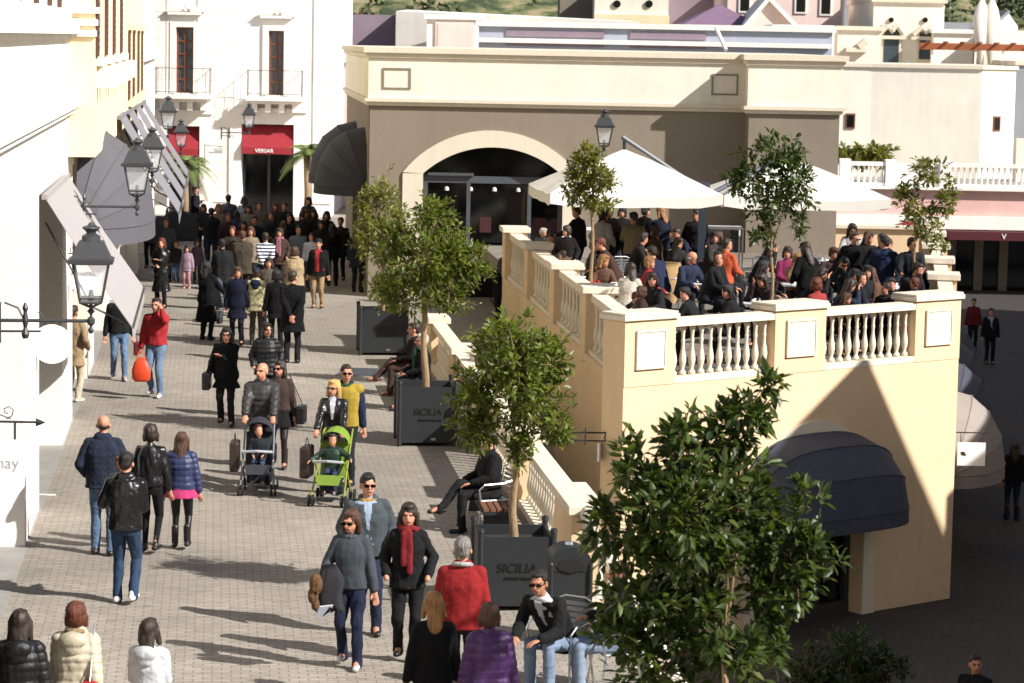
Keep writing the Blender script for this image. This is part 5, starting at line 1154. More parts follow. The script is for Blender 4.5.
def person(loc, face, label, H=1.72, sex='m', top=('#222', 'cloth'), hem=.9, bottom=('#26334d', 'denim'), skirt=None, shoes='#1c1a19', hair=('dark', 'short'), arms='down', stride=.0,
           seat=None, lean=0.0, turn=0.0, nod=0.0, skin='l', glasses=None, collar=None, hood=None, scarf=None, inner=None, cap=None, vox=.013, bulk=1.0, cross=False, group=None, knees=.42, headk=1.07, vest=None, sock=None, ankle=0.0):
    """local frame: facing +Y, feet at z = 0 (seat: height of the seat)"""
    t = thing('person', label, 'person', loc, face, group); k = H / 1.72; bulk = bulk * 1.07; t.scale = (k, k, k)
    vb = vox; hz = .93 if seat is None else (seat / k + .10); dz = hz - .93
    fem = sex == 'f'; sw = (.148 if fem else .175) * (1 if bulk < 1.2 else 1.05); 
    def sp(z): return lean * max(0, z - .93) / .5
    def U(x, y, z): # upper body point
        return V((x, y + sp(z), z + dz - abs(lean) * .15 * max(0, z - .93)))
    def tor(e, rows, b=bulk): return [(0, sp(z), z + dz - abs(lean) * .15 * max(0, z - .93), rx * (b if z < 1.3 else 1 + (b - 1) * .35) + e * (1 if z < 1.4 else .6), ry * (b if z < 1.3 else 1 + (b - 1) * .6) + e * .9) for z, rx, ry in rows]
    if fem: ROWS = [(.80, .12, .10), (.88, .165, .125), (.97, .160, .118), (1.06, .128, .095), (1.14, .132, .10), (1.24, .150, .125), (1.32, .155, .11), (1.40, .135, .085), (1.455, .07, .06), (1.49, .05, .05)]
    else: ROWS = [(.80, .12, .10), (.88, .158, .12), (.97, .158, .115), (1.06, .150, .108), (1.16, .165, .115), (1.27, .178, .125), (1.36, .175, .11), (1.425, .13, .085), (1.46, .075, .065), (1.50, .056, .056)]
    # ---- joints
    hl, hr = V((-.09, 0, hz - .02)), V((.09, 0, hz - .02)); shl, shr = U(-sw, 0, 1.385), U(sw, 0, 1.385)
    if seat is None:
        al, ar_ = V((-.10, stride * .5, .085 + (.05 if stride < -.1 else 0))), V((.10, -stride * .5, .085 + (.05 if stride > .1 else 0)))
        pole = V((0, 1, 0))
    else:
        al, ar_ = V((-.13, knees + .02, .085)), V((.13, knees - .04, .085)); pole = V((0, 1, .8))
        if seat - .0 < .3 * k: pole = V((0, 1, .6))
        if cross: ar_ = V((-.02, knees + .28, .34)); pole = V((0, .6, 1))
        if ankle: al.z += ankle; ar_.z += ankle
    kl, al = ik(hl, al, .43, .42, pole if not cross else V((0, 1, .8))); kr, ar_ = ik(hr, ar_, .43, .42, pole)
    A = ARMS[arms] if isinstance(arms, str) else arms
    tl, tr_ = [V(a) + V((0, sp(1.2) if a[2] < 1.45 else sp(1.5), dz)) for a in A]
    el_, wl = ik(shl, tl, .275, .25, V((-.55, -.8, -.5)) if A[0][2] < 1.4 else V((-.5, .2, -1))); er, wr = ik(shr, tr_, .275, .25, V((.55, -.8, -.5)) if A[1][2] < 1.4 else V((.5, .2, -1)))
    # ---- head
    hd = U(0, .015, 1.52); Rh = Matrix.Rotation(turn, 3, 'Z') @ Matrix.Rotation(-nod, 3, 'X')
    def HP(x, y, z): return hd + Rh @ (V((x, y, z - 1.52)) * headk)
    b = PB(); b.loft(tor(-.016, [r for r in ROWS if r[0] < 1.44], b=min(1, bulk))); b.cap(U(0, -.005, 1.44), HP(0, 0, 1.56), .056 * (1 if not fem else .85), .052)
    b.ell(HP(0, -.008, 1.632), (.074 * headk, .093 * headk, .088 * headk), Rh); b.ell(HP(0, .018, 1.578), (.062 * headk, .074 * headk, .082 * headk), Rh); b.ell(HP(0, .05, 1.527), (.034 * headk, .032 * headk, .026 * headk), Rh)
    if vox < .016:
        b.cap(HP(0, .09, 1.612), HP(0, .112, 1.583), .012, .016); b.cap(HP(-.028, .085, 1.630), HP(.028, .085, 1.630), .014, .014); b.cap(HP(-.018, .086, 1.552), HP(.018, .086, 1.552), .011, .011)
        for s_ in (-1, 1): b.ell(HP(s_ * .076, -.005, 1.592), (.012, .022, .032), Rh)
    for h_, k_, a_ in ((hl, kl, al), (hr, kr, ar_)):
        b.cap(h_, k_, .078, .045); b.cap(k_, a_, .043, .028)
    for s_, s1, e1, w1 in ((-1, shl, el_, wl), (1, shr, er, wr)):
        b.cap(U(s_ * .1, 0, 1.38), s1, .06, .055); b.cap(s1, e1, .052, .038); b.cap(e1, w1, .038, .026)
        d = (w1 - e1).normalized(); side = d.cross(V((0, 0, 1)) if abs(d.z) < .8 else V((0, 1, 0))).normalized(); pn = side.cross(d)
        if (pn.y > 0) == (abs(d.z) < .8): pass
        if arms in ('pocket',): 
            b.cap(w1, w1 + d * .06, .03, .03); continue
        pc = w1 + d * .085; b.cap(w1 + d * .01, pc, .03, .036, flat=.5, ax=side)
        curl = .5 if arms not in ('push', 'chest', 'phone', 'phoneL') else 1.15
        inward = pn if pn.dot(V((-s_, .3, -.3))) > 0 else -pn
        if vox < .016:
            for i, ln in enumerate((.85, 1.0, .95, .78)):
                o_ = side * (-.030 + .020 * i) * (1 if s_ > 0 else -1); f0 = pc + o_ + d * .02; d1 = (d * math.cos(curl * .5) + inward * math.sin(curl * .5)); d2 = (d * math.cos(curl * 1.3) + inward * math.sin(curl * 1.3))
                f1 = f0 + d1 * .042 * ln; f2 = f1 + d2 * .036 * ln; b.cap(f0, f1, .0095, .009, seg=6); b.cap(f1, f2, .009, .0078, seg=6)
            th = side * (-.034 if s_ > 0 else .034); b.cap(w1 + d * .03 + th * .6, w1 + d * .07 + th * 1.35 + inward * .012, .0125, .011, seg=6); b.cap(w1 + d * .07 + th * 1.35 + inward * .012, w1 + d * .1 + th * 1.2 + inward * .035, .0105, .009, seg=6)
        else: b.cap(pc, pc + (d * .8 + inward * .5) * .08, .032, .022, flat=.5, ax=side)
    for a_, k_ in ((al, kl), (ar_, kr)): b.cap(a_, a_ + V((0, .12, -.045)), .04, .03)
    sk = mat('skin', SKINS[skin], rough=.55, var=.08, scale=10)
    def facepost(me, c=[HP(s_ * .030, .098, 1.608) for s_ in (-1, 1)], m_=HP(0, .105, 1.551), sz=(.014 * headk, .016 * headk)):
        me.materials.append(mat('eye_dark', '#1d1512', rough=.3)); me.materials.append(mat('lip', '#8f4b41', rough=.5)); me.materials.append(mat('brow', '#33241c'))
        for p in me.polygons:
            q = p.center
            if (q - m_).length < .06:
                dq = Rh.transposed() @ (q - m_)
                if abs(dq.x) < .024 and abs(dq.z) < .0085: p.material_index = 2
            for cc in c:
                if (q - cc).length < .05:
                    dq = Rh.transposed() @ (q - cc)
                    if abs(dq.x) < .014 and abs(dq.z) < .006: p.material_index = 1
                    elif abs(dq.x) < .020 and .014 < dq.z < .024: p.material_index = 3
    def farface(me, c=[HP(s_ * .030, .09, 1.608) for s_ in (-1, 1)], m_=HP(0, .09, 1.551)):
        me.materials.append(mat('eye_shadow', '#4b3026', rough=.5)); me.materials.append(mat('lip', '#8f4b41', rough=.5))
        ps = [p for p in me.polygons if (p.center - m_).length < .13]
        for cc, k_ in ((c[0], 1), (c[1], 1), (m_, 2)):
            for p in sorted(ps, key=lambda p: (p.center - cc).length)[:2]: p.material_index = k_
    pend('body', b, sk, t, vb * .72 if vox < .016 else vb, post=facepost if vox < .0145 else farface)
    # ---- lower garment
    bm_ = cloth(*bottom); g = PB(); x = .0 if skirt else .012
    lk = .030 if bottom[1] != 'satin' else .006
    if skirt is None or skirt[3] != 'bare':
        tight = -.022 if (skirt or sock == 'tight') else 0
        if not skirt: g.loft([r for r in tor(-.004, [q for q in ROWS if q[0] <= .98], b=min(bulk, 1.05))])
        else: g.loft([r for r in tor(.004, [q for q in ROWS if q[0] <= .97])])
        for h_, k_, a_ in ((hl, kl, al), (hr, kr, ar_)):
            g.cap(h_, k_, .098 + tight * .2, .068 + tight * .3); g.cap(k_, a_ + V((0, 0, -.02)), .066 + tight * .5, .058 + tight)
            if not skirt and sock != 'tight': g.cap(a_ + V((0, .01, 0)), a_ + V((0, .015, -.035)), .06, .062)
        pend('trousers' if tight == 0 else 'leggings', g, bm_, t, vb, fold=.013 if tight == 0 else .002)
    if skirt:
        g = PB(); zc, ztop, flare = skirt[2], 1.02, .05; rows = [(zc, .185 + flare, .14 + flare), ((zc + .9) / 2, .18 + flare * .5, .14 + flare * .5), (.9, .178, .135), (ztop, .15, .115)]
        g.loft(tor(.012, rows) if seat is None else tor(.012, [(max(.84, z), a, c_) for z, a, c_ in rows])); pend('skirt', g, cloth(skirt[0], skirt[1]), t, vb, fold=.01)
    # ---- shoes
    for a_, s_ in ((al, -1), (ar_, 1)):
        g = PB(); f = V((s_ * .02, 1, 0)).normalized(); dip = -.045 if a_.z < .12 else -.06
        g.cap(a_ + V((0, -.045, -.04)), a_ + V((s_ * .012, .15, -.05)), .043, .038, flat=.85); g.cap(a_ + V((0, 0, .0)), a_ + V((0, 0, -.03)), .048, .048)
        if sock == 'boot': g.cap(a_ + V((0, 0, .22)), a_, .056, .052)
        g.cap(a_ + V((0, -.05, -.07)), a_ + V((s_ * .012, .16, -.072)), .022, .024, flat=2.0, ax=V((0, 0, 1))) if False else None
        pend('shoe', g, mat('shoe_leather', shoes, rough=.45, var=.1), t, min(vb, .014), smooth=1)
    # ---- upper garment
    kind = top[1]; e = {'cloth': .022, 'wool': .026, 'leather': .020, 'puffer': .032, 'knit': .02, 'denim': .02, 'satin': .015}[kind]
    def upper(e, hem, sleeves=True, upto=1.455):
        g = PB(); rows = [r for r in ROWS if hem + .02 < r[0] <= upto]
        hx, hy = (.165, .122)
        if hem < .85: hx, hy = .17 + (.85 - hem) * .08, .135 + (.85 - hem) * .08
        if seat is not None: hem = max(hem, .82)
        rr = [(hem, hx, hy)] + [(z, max(rx, .150 if not fem else .138), max(ry, .112)) if z < 1.4 else (z, rx, ry) for z, rx, ry in rows if z > hem + .03]
        g.loft(tor(e, rr)); g.cap(U(0, -.014, 1.40), U(0, -.006, 1.462), .078, .066)
        for s_, s1, e1, w1 in ((-1, shl, el_, wl), (1, shr, er, wr)):
            g.cap(U(s_ * .06, 0, 1.385), s1, .060 + e, .050 + e)
            if sleeves: g.cap(s1, e1, .051 + e, .043 + e); g.cap(e1, w1 - (w1 - e1).normalized() * .01, .044 + e, .034 + e * .75)
        return g
    if inner: pend('shirt', upper(.010, .95, False, 1.49), cloth(inner, 'cloth'), t, vb, fold=.003)
    g = upper(e, hem)
    if collar: g.cap(U(-.05, -.01, 1.46), U(.05, -.01, 1.46), .062, .062)
    if seat is not None and hem < .8:
        for h_, k_ in ((hl, kl), (hr, kr)): g.cap(h_, h_ + (k_ - h_) * .75, .12, .1)
    def front(me):
        me.materials.append(cloth(inner, 'cloth')); wide = inner == '#b5141c'
        for p in me.polygons:
            q = p.center; z = q.z - dz + abs(lean) * .15 * .4
            if p.normal.y > .1 and q.y - sp(z) > .03 and (.93 if wide else 1.14) < z < 1.5:
                w_ = .05 if wide else .010 + .042 * (z - 1.14) / .33
                if abs(q.x) < w_: p.material_index = 1
    pend('jacket' if kind in ('leather', 'puffer', 'wool', 'denim') or collar else 'top', g, cloth(*top), t, vb, fold={'puffer': .004, 'leather': .013, 'knit': .008}.get(kind, .012), puff=.009 if kind == 'puffer' else 0, post=front if inner else None)
    if vest: pend('vest', upper(e + .012, hem, False), cloth(vest, 'cloth'), t, vb, fold=.004)
    if collar and isinstance(collar, str):
        g = PB()
        for i in range(12): a = 2 * PI * i / 12; g.ell(U(.078 * math.cos(a), -.01 + .07 * math.sin(a), 1.465 - .02 * math.sin(a)), (.035, .035, .028))
        pend('collar', g, cloth(collar, 'wool'), t, min(vb, .013), strands=.004)
    if hood:
        g = PB(); g.ell(U(0, -.105 * bulk - .02, 1.41), (.13, .075, .085)); g.ell(U(0, -.13 * bulk, 1.33), (.085, .05, .07)); pend('hood', g, cloth(hood, 'wool' if top[1] != 'puffer' else 'puffer'), t, vb, fold=.008)
    if scarf:
        g = PB()
        for i in range(12): a = 2 * PI * i / 12; g.ell(U(.085 * math.cos(a), .0 + .085 * math.sin(a), 1.47 + .012 * math.sin(i * 2)), (.045, .04, .04))
        g.cap(U(-.02, .14, 1.43), U(-.03, .165, 1.02), .045, .04, flat=.45, ax=V((1, 0, 0))); g.cap(U(.035, .14, 1.42), U(.04, .16, 1.10), .04, .036, flat=.45, ax=V((1, 0, 0)))
        pend('scarf', g, cloth(scarf, 'knit'), t, min(vb, .013), fold=.008)
    # ---- hair, hats, glasses
    hc, hs = hair
    if hs != 'bald':
        g = PB(); hk = headk
        def E(c, r): g.ell(HP(*c), tuple(q * hk for q in r), Rh)
        def C(p, q, a, b_, flat=1): g.cap(HP(*p), HP(*q), a * hk, b_ * hk, flat=flat, ax=Rh @ V((1, 0, 0)))
        if hs == 'short': E((0, -.022, 1.648), (.083, .096, .088)); E((0, -.055, 1.60), (.072, .05, .07)); E((0, .03, 1.698), (.062, .055, .032))
        elif hs == 'crop': E((0, -.020, 1.648), (.081, .096, .088)); E((0, -.055, 1.59), (.066, .044, .06)); E((0, .02, 1.69), (.064, .06, .036))
        elif hs == 'bob': E((0, -.02, 1.645), (.094, .104, .096)); E((0, -.04, 1.59), (.097, .075, .085)); C((-.078, .0, 1.60), (-.08, .01, 1.52), .03, .024); C((.078, .0, 1.60), (.08, .01, 1.52), .03, .024); E((0, .045, 1.695), (.062, .045, .03))
        else:
            low = 1.33 if hs == 'long' else 1.42
            E((0, -.02, 1.645), (.091, .103, .096)); C((0, -.052, 1.6), (0, -.10, low), .088, .07, .6); C((-.08, -.01, 1.62), (-.095, .0, low + .08), .03, .026); C((.08, -.01, 1.62), (.095, .0, low + .08), .03, .026); E((0, .04, 1.70), (.062, .05, .03))
        if hs != 'none': pend('hair', g, mat('hair_' + hc, HAIRC[hc], rough=.55, var=.45, scale=40, bump=1, bscale=90, stretch=(1, 1, .1)), t, min(vb, .013), strands=.0065)
    elif hc != 'none':
        g = PB(); g.ell(HP(0, -.03, 1.592), (.079, .078, .042), Rh); pend('hair', g, mat('hair_' + hc, HAIRC[hc], rough=.6), t, min(vb, .013))
    if cap:
        g = PB(); g.ell(HP(0, -.005, 1.68), (.096, .11, .062), Rh)
        g.cap(HP(0, .06, 1.672), HP(0, .125, 1.66), .055, .045, flat=.2, ax=Rh @ V((1, 0, 0)))
        pend('cap', g, cloth(cap, 'cloth'), t, min(vb, .013))
    if glasses:
        m = MB()
        for s_ in (-1, 1):
            c = HP(s_ * .034, .106, 1.610); m.obox(c, .046 * headk, .008, .028 * headk, turn); m.tube([HP(s_ * .06, .10, 1.615), HP(s_ * .08, .0, 1.612)], .004, 5)
        m.tube([HP(-.01, .112, 1.617), HP(.01, .112, 1.617)], .004, 5); m.build('sunglasses' if glasses == 's' else 'glasses', mat('sunglass_black', '#08080a', rough=.1), t)
    if len(children(t)) < 0: pass
    return t
def foot(u, v, z=0): return atz(u, v, z)
def face_to(rz_deg): return math.radians(rz_deg)   # 0 = away from the camera, 180 = towards it, 90 = to the left, -90 = to the right
GS = 'people in the shopping street'
def handbag(parent_loc, face, label, col, side=1, h=.62, dy=.02, w=.3, hh=.26, strap=.5, name='handbag', x=.34):
    t = thing(name, label, 'bag', parent_loc, face); m = MB(); c = (side * x, dy, h); v = []
    m.obox(c, .14, w, hh, 0); o = m.build('body', mat('bag_leather', col, rough=.4, var=.12), t, bevel=.03)
    m = MB(); tp = (side * .15, 0, 1.47) if strap > .35 else (c[0], c[1], c[2] + hh / 2 + strap)
    m.tube([(c[0], c[1] - w * .35, c[2] + hh / 2), tp, (c[0], c[1] + w * .35, c[2] + hh / 2)], .007, 6); m.build('strap', STEEL if 'chain' in label else mat('bag_leather', col, rough=.4, var=.12), t); return t

exec_people = True
# ---- nearest group
P0 = foot(125, 604); person(P0, face_to(-4), 'man in black leather jacket and jeans with white sneakers carrying a child, seen from behind', 1.78, 'm', ('#17171a', 'leather'), .86, ('#2d4666', 'denim'), shoes='#e8e6e4', hair=('black', 'short'), arms='carry', stride=.12, nod=.25, vox=.0115, collar=True, group=GS)
c = P0 + V((-.10, .28, 0)); person((c.x, c.y, .98), face_to(200), 'small fair haired child in grey carried by the man in white sneakers', .92, 'm', ('#a9adb5', 'cloth'), .9, ('#39455a', 'denim'), hair=('light', 'short'), seat=.2, arms='lap', vox=.017, headk=1.45, group='children in the street')
person(foot(103, 555), face_to(3), 'balding man in dark navy jacket and jeans, seen from behind', 1.80, 'm', ('#232c40', 'cloth'), .84, ('#5b7596', 'denim'), shoes='#2a221d', hair=('dark', 'bald'), arms='pocket', stride=.1, vox=.0115, bulk=1.1, collar=True, group=GS)
person(foot(150, 553), face_to(-8), 'woman with short dark hair in black leather jacket and black trousers walking away', 1.66, 'f', ('#17161a', 'leather'), .92, ('#121214', 'cloth'), shoes='#111', hair=('dark', 'bob'), arms='down', stride=.2, vox=.0115, sock='tight', group=GS)
person(foot(181, 549), face_to(0), 'girl with long brown hair in blue puffer jacket, pink skirt and black boots', 1.52, 'f', ('#2f3a66', 'puffer'), .90, ('#121113', 'satin'), ('#c91f6d', 'cloth', .78, 'tights'), '#141214', ('brown', 'long'), arms='down', stride=.18, vox=.0115, sock='boot', group=GS)
def byhead(u, v, H): p = atz(u, v, H); p.z = 0; return p
person(byhead(20, 610, 1.66), face_to(2), 'long dark haired woman in shiny black puffer jacket at the bottom left corner', 1.64, 'f', ('#121216', 'puffer'), .8, ('#1c1c22', 'denim'), hair=('dark', 'long'), arms='down', vox=.0115, hood='#121216', group=GS)
person(byhead(76, 602, 1.66), face_to(-5), 'auburn haired woman in cream puffer coat with fur collar, bottom left', 1.64, 'f', ('#d3c6a8', 'puffer'), .75, ('#2a2a30', 'denim'), hair=('auburn', 'bob'), arms='walk', vox=.0115, collar='#a28a68', hood='#d3c6a8', bulk=1.1, group=GS)
handbag(byhead(78, 602, 1.66), face_to(-5), 'red handbag on a chain strap worn by the woman in the cream puffer coat', '#a0121c', 1, .9, -.12, .26, .2, .62, x=.16)
person(byhead(149, 621, 1.5), face_to(-12), 'brown haired young woman in white hooded jacket at the bottom edge', 1.50, 'f', ('#dcdde0', 'cloth'), .85, ('#2b3550', 'denim'), hair=('dark', 'medium'), arms='front', vox=.0115, hood='#dcdde0', group=GS)
# ---- centre front group
pm = byhead(368, 473, 1.82); person(pm, face_to(186), 'man in sunglasses and grey blue zip jacket walking towards the camera', 1.80, 'm', ('#4a5358', 'cloth'), .86, ('#222c46', 'denim'), hair=('black', 'crop'), arms='pocket', stride=.2, glasses='s', inner='#9fb4cc', collar='#b9903c', vox=.0115, bulk=1.08, turn=.15, group=GS)
pw = byhead(352, 511, 1.68); person(pw, face_to(172), 'brown haired woman in sunglasses and grey cowl neck top carrying a coat on her arm', 1.68, 'f', ('#4b5158', 'knit'), .88, ('#1e2540', 'denim'), shoes='#b9babd', hair=('brown', 'medium'), arms=((-.27, .04, .84), (.22, .26, 1.05)), stride=.22, glasses='s', collar='#565c64', vox=.0115, turn=-.25, nod=.15, group=GS)
def drape(c, rz, label, col, w=.34, h=.5, name='coat'):
    t = thing(name, label, 'coat', c, rz); m = MB(); n = 16; vs = []
    for j in range(9):
        z = -j * h / 8; 
        for i in range(n): a = 2 * PI * i / n; q = .5 + .5 * min(1, j / 3); vs.append((math.cos(a) * w / 2 * q * (1 + .12 * math.sin(i * 3 + j * .3)) + .02 * math.sin(j * .9), math.sin(a) * .10 * q * (1 + .35 * math.sin(i * 2.7 + j * .2)), z + .05 * math.sin(i * 1.1) * (j / 8)))
    m.add(vs, [(j * n + i, j * n + (i + 1) % n, (j + 1) * n + (i + 1) % n, (j + 1) * n + i) for j in range(8) for i in range(n)] + [tuple(range(n)), tuple(range(8 * n, 9 * n))]); m.build('coat_body', cloth(col, 'wool'), t, smooth=True); return t
cl = V((pw.x - .22, pw.y - .30, 1.16)); t = drape(cl, .1, 'charcoal coat with brown fur hood draped over the woman\'s forearm', '#3a393d', .3, .5)
f = PB(); f.ell((-.13, -.07, -.2), (.07, .07, .12)); f.ell((-.16, -.06, -.32), (.06, .06, .1)); f.ell((-.13, -.06, -.42), (.05, .05, .07)); pend('fur_hood', f, mat('brown_fur', '#5f4329', rough=1, var=.5, scale=40, bump=1), t, .012, strands=.012)
t = thing('folded_papers', 'folded white papers held under the draped coat', 'papers', cl + V((-.08, -.1, -.36)), .3); m = MB(); m.obox((.04, -.02, -.12), .16, .012, .17, .3, rx=.6); m.build('papers', mat('paper', '#a9adb6', rough=.7), t)
pr = byhead(409, 505, 1.70); person(pr, face_to(178), 'dark haired woman in black jacket and red scarf walking towards the camera', 1.70, 'f', ('#131315', 'cloth'), .82, ('#101012', 'cloth'), shoes='#0c0c0c', hair=('dark', 'medium'), arms='pocket', stride=.16, scarf='#8f1f24', vox=.0115, group=GS)
person(byhead(463, 539, 1.74), face_to(-3), 'grey haired man in red sweater with white shirt collar, seen from behind', 1.74, 'm', ('#a01519', 'knit'), .84, ('#22242c', 'cloth'), hair=('grey', 'short'), arms='down', collar='#b8b4b4', bulk=1.08, vox=.0115, group=GS)
person(byhead(434, 592, 1.64), face_to(12), 'woman with blonde highlighted hair in black sweater, seen from behind', 1.62, 'f', ('#151416', 'knit'), .85, ('#17171c', 'denim'), hair=('light', 'medium'), arms='down', vox=.0115, group=GS)
person(byhead(490, 603, 1.62), face_to(8), 'woman with short brown hair in quilted purple jacket, seen from behind', 1.60, 'f', ('#4d1f63', 'puffer'), .85, ('#1c1c20', 'cloth'), hair=('brown', 'bob'), arms='down', bulk=1.12, vox=.0115, group=GS)
ps = aty(549, 640, 27.6); ps.z = 0; ps.x += .12
person(ps, face_to(150), 'seated man in dark suit jacket and sunglasses leaning forward beside the litter bin', 1.78, 'm', ('#141416', 'cloth'), .8, ('#7f93ae', 'denim'), hair=('black', 'crop'), arms='knees', seat=.40, lean=.38, inner='#c9c9cd', glasses='s', vox=.0115, skin='m', nod=.1, turn=.2, group=GS)
pj = aty(618, 668, 27.4); pj.z = 0; person(pj, face_to(105), 'seated man in navy sweater and pale jeans half hidden by the foreground tree', 1.74, 'm', ('#1a2030', 'cloth'), .85, ('#8fa3bd', 'denim'), hair=('brown', 'short'), arms='armrest', seat=.45, vox=.013, skin='m', group=GS)
q = chair((ps.x, ps.y + .08, 0), face_to(150), 'aluminium armchair under the man in the dark suit jacket', 'aluminium street armchairs'); copy_tree(q, (pj.x, pj.y, 0), face_to(105), 'aluminium armchair under the man in pale jeans behind the tree')
pk = atz(486, 506, .45); pk = V((Xlow(36.6) - .6, 36.6, 0)); person(pk, face_to(112), 'seated man in black crossing his legs behind the nearest tree trunk', 1.76, 'm', ('#101012', 'cloth'), .85, ('#16161a', 'cloth'), shoes='#1a1a1c', hair=('dark', 'short'), arms='lap', seat=.45, cross=True, vox=.0125, group=GS)
copy_tree(q, (pk.x, pk.y, 0), face_to(112), 'aluminium armchair under the man crossing his legs')
pa = V((Xlow(48.6) - .62, 48.6, 0)); person(pa, face_to(105), 'seated grey haired man in dark suit and green scarf on the far bench', 1.76, 'm', ('#1b1b1e', 'wool'), .8, ('#1a1a1d', 'cloth'), hair=('white', 'short'), arms='lap', seat=.45, scarf='#2b5a3c', vox=.014, group=GS)
pb_ = V((Xlow(50.6) - .62, 50.6, 0)); person(pb_, face_to(95), 'seated person in brown trousers and tan shoes on the far bench', 1.74, 'm', ('#221d1b', 'wool'), .8, ('#4a3229', 'cloth'), shoes='#7a5336', hair=('dark', 'short'), arms='lap', seat=.45, cross=True, vox=.014, group=GS)
# ---- pushchairs
def pushchair(loc, rz, label, frame, fabric, vis='#202228'):
    """child faces +Y, pusher stands at -Y"""
    t = thing('pushchair', label, 'pushchair', loc, rz, 'pushchairs in the street'); fm = mat('pushchair_frame', frame, rough=.35, metal=.3)
    for s in (-1, 1):
        m = MB(); m.tube([(s * .24, .34, .12), (s * .22, .05, .48), (s * .21, -.38, 1.0), (s * .2, -.46, 1.02)], .014, 7); m.build('side_frame', fm, t)
        m = MB(); m.tube([(s * .22, -.28, .1), (s * .22, .05, .5), (s * .22, .2, .62), (s * .2, .3, .66)], .013, 7); m.build('rear_strut', fm, t)
        for y in (.34, -.28):
            for e in (-.03, .03): w = MB(); w.tube([(s * .24 + e - .012, y, .085), (s * .24 + e + .012, y, .085)], .085, 14); w.build('wheel', mat('rubber_black', '#17171a', rough=.8), t)
    m = MB(); m.tube([(-.22, .3, .64), (0, .36, .66), (.22, .3, .64)], .02, 7); m.build('bumper_bar', mat('bumper_foam', '#9a9da3', rough=.8), t)
    m = MB(); m.tube([(-.2, -.46, 1.02), (.2, -.46, 1.02)], .018, 7); m.build('handlebar', mat('rubber_black', '#17171a', rough=.8), t)
    fb = mat('pushchair_fabric', fabric, rough=.8)
    m = MB(); m.add([(-.19, .26, .42), (.19, .26, .42), (.19, -.05, .36), (-.19, -.05, .36), (.19, -.24, .86), (-.19, -.24, .86), (.15, .31, .3), (-.15, .31, .3)], [(0, 1, 2, 3), (3, 2, 4, 5), (7, 6, 1, 0)]); o = m.build('seat', fb, t); o.modifiers.new('t', 'SOLIDIFY').thickness = .03
    m = MB(); vs = []
    for j in range(6):
        a = -.2 + j * .28
        for i in range(9): b = PI * i / 8; vs.append((.21 * math.cos(b), -.30 + .10 * j * .35 + .22 * math.sin(a) * math.sin(b) * .6, .84 + .24 * math.sin(b) * math.cos(a * .5)))
    m.add(vs, [(j * 9 + i, j * 9 + i + 1, (j + 1) * 9 + i + 1, (j + 1) * 9 + i) for j in range(5) for i in range(8)]); m.build('hood', fb, t)
    m = MB(); m.obox((0, -.12, .2), .34, .3, .14); m.build('basket', mat('basket_black', '#1a1b1f', rough=.9), t, bevel=.03)
    m = MB(); m.obox((0, .36, .13), .3, .1, .02); m.build('footrest', mat('basket_black', '#1a1b1f', rough=.9), t); return t
s1 = foot(258, 492); pushchair(s1, face_to(182), 'dark pushchair with grey bumper bar pushed by the bald man', '#7c8087', '#22242c')
person((s1.x, s1.y + .05, 0), face_to(182), 'toddler in dark jacket and jeans asleep in the dark pushchair', .98, 'm', ('#22252e', 'cloth'), .9, ('#39465e', 'denim'), shoes='#777', hair=('brown', 'short'), seat=.44, arms='lap', knees=.34, nod=-.2, turn=.5, vox=.017, headk=1.4, group='children in the street', ankle=.25)
ph = V((s1.x - .03, s1.y + .84, 0)); person(ph, face_to(180), 'bald man in dark grey quilted jacket pushing the dark pushchair', 1.80, 'm', ('#3a3735', 'puffer'), .86, ('#22242a', 'denim'), hair=('none', 'bald'), arms='push', stride=.16, turn=-.5, bulk=1.12, vox=.0125, collar=True, group=GS)
handbag((s1.x, s1.y, 0), face_to(182), 'brown shopping bag hanging on the handle of the dark pushchair', '#33231c', 1, .5, -.25, .38, .44, .12, 'shopping_bag', .36)
s2 = foot(332, 503); pushchair(s2, face_to(172), 'lime green pushchair pushed by the blonde woman', '#8f9c34', '#6c8526')
person((s2.x, s2.y + .05, 0), face_to(172), 'small boy in dark green puffer jacket spreading his arms in the lime green pushchair', 1.0, 'm', ('#1f3b2c', 'puffer'), .9, ('#2b3a58', 'denim'), shoes='#55595f', hair=('dark', 'short'), seat=.44, arms='spread', knees=.34, vox=.017, headk=1.4, group='children in the street', ankle=.25)
pf = V((s2.x - .05, s2.y + .86, 0)); person(pf, face_to(176), 'blonde woman in black leather jacket pushing the lime green pushchair', 1.66, 'f', ('#161518', 'leather'), .88, ('#1a1a1f', 'denim'), hair=('blonde', 'medium'), arms='push', stride=.14, turn=-.35, glasses='s', inner='#c9cbd2', vox=.0125, group=GS)
handbag((s2.x, s2.y, 0), face_to(172), 'dark brown carrier bag hanging from the lime green pushchair', '#2b1d1a', 1, .56, -.2, .4, .46, .12, 'shopping_bag', .42)
py_ = V((pf.x + .14, pf.y + .75, 0)); person(py_, face_to(170), 'man in sunglasses and yellow vest over navy sleeves behind the blonde woman', 1.80, 'm', ('#1c2747', 'cloth'), .86, ('#23262e', 'denim'), hair=('dark', 'crop'), arms='down', stride=.14, turn=.35, glasses='s', vest='#b89a1c', scarf=None, collar='#2f5c3c', vox=.0125, group=GS)
person(foot(279, 468), face_to(176), 'woman with dark hair in brown sweater and black skirt behind the bald man', 1.66, 'f', ('#4a3a35', 'knit'), .95, ('#2c1f22', 'satin'), ('#131214', 'cloth', .68, 'tights'), '#1f1a1c', ('dark', 'medium'), arms='down', stride=.15, turn=-.4, glasses='g', vox=.0125, sock='boot', group=GS)
handbag(foot(279, 468), face_to(176), 'black shoulder bag of the woman in the brown sweater', '#121214', -1, .85, .0, .32, .28, .5)
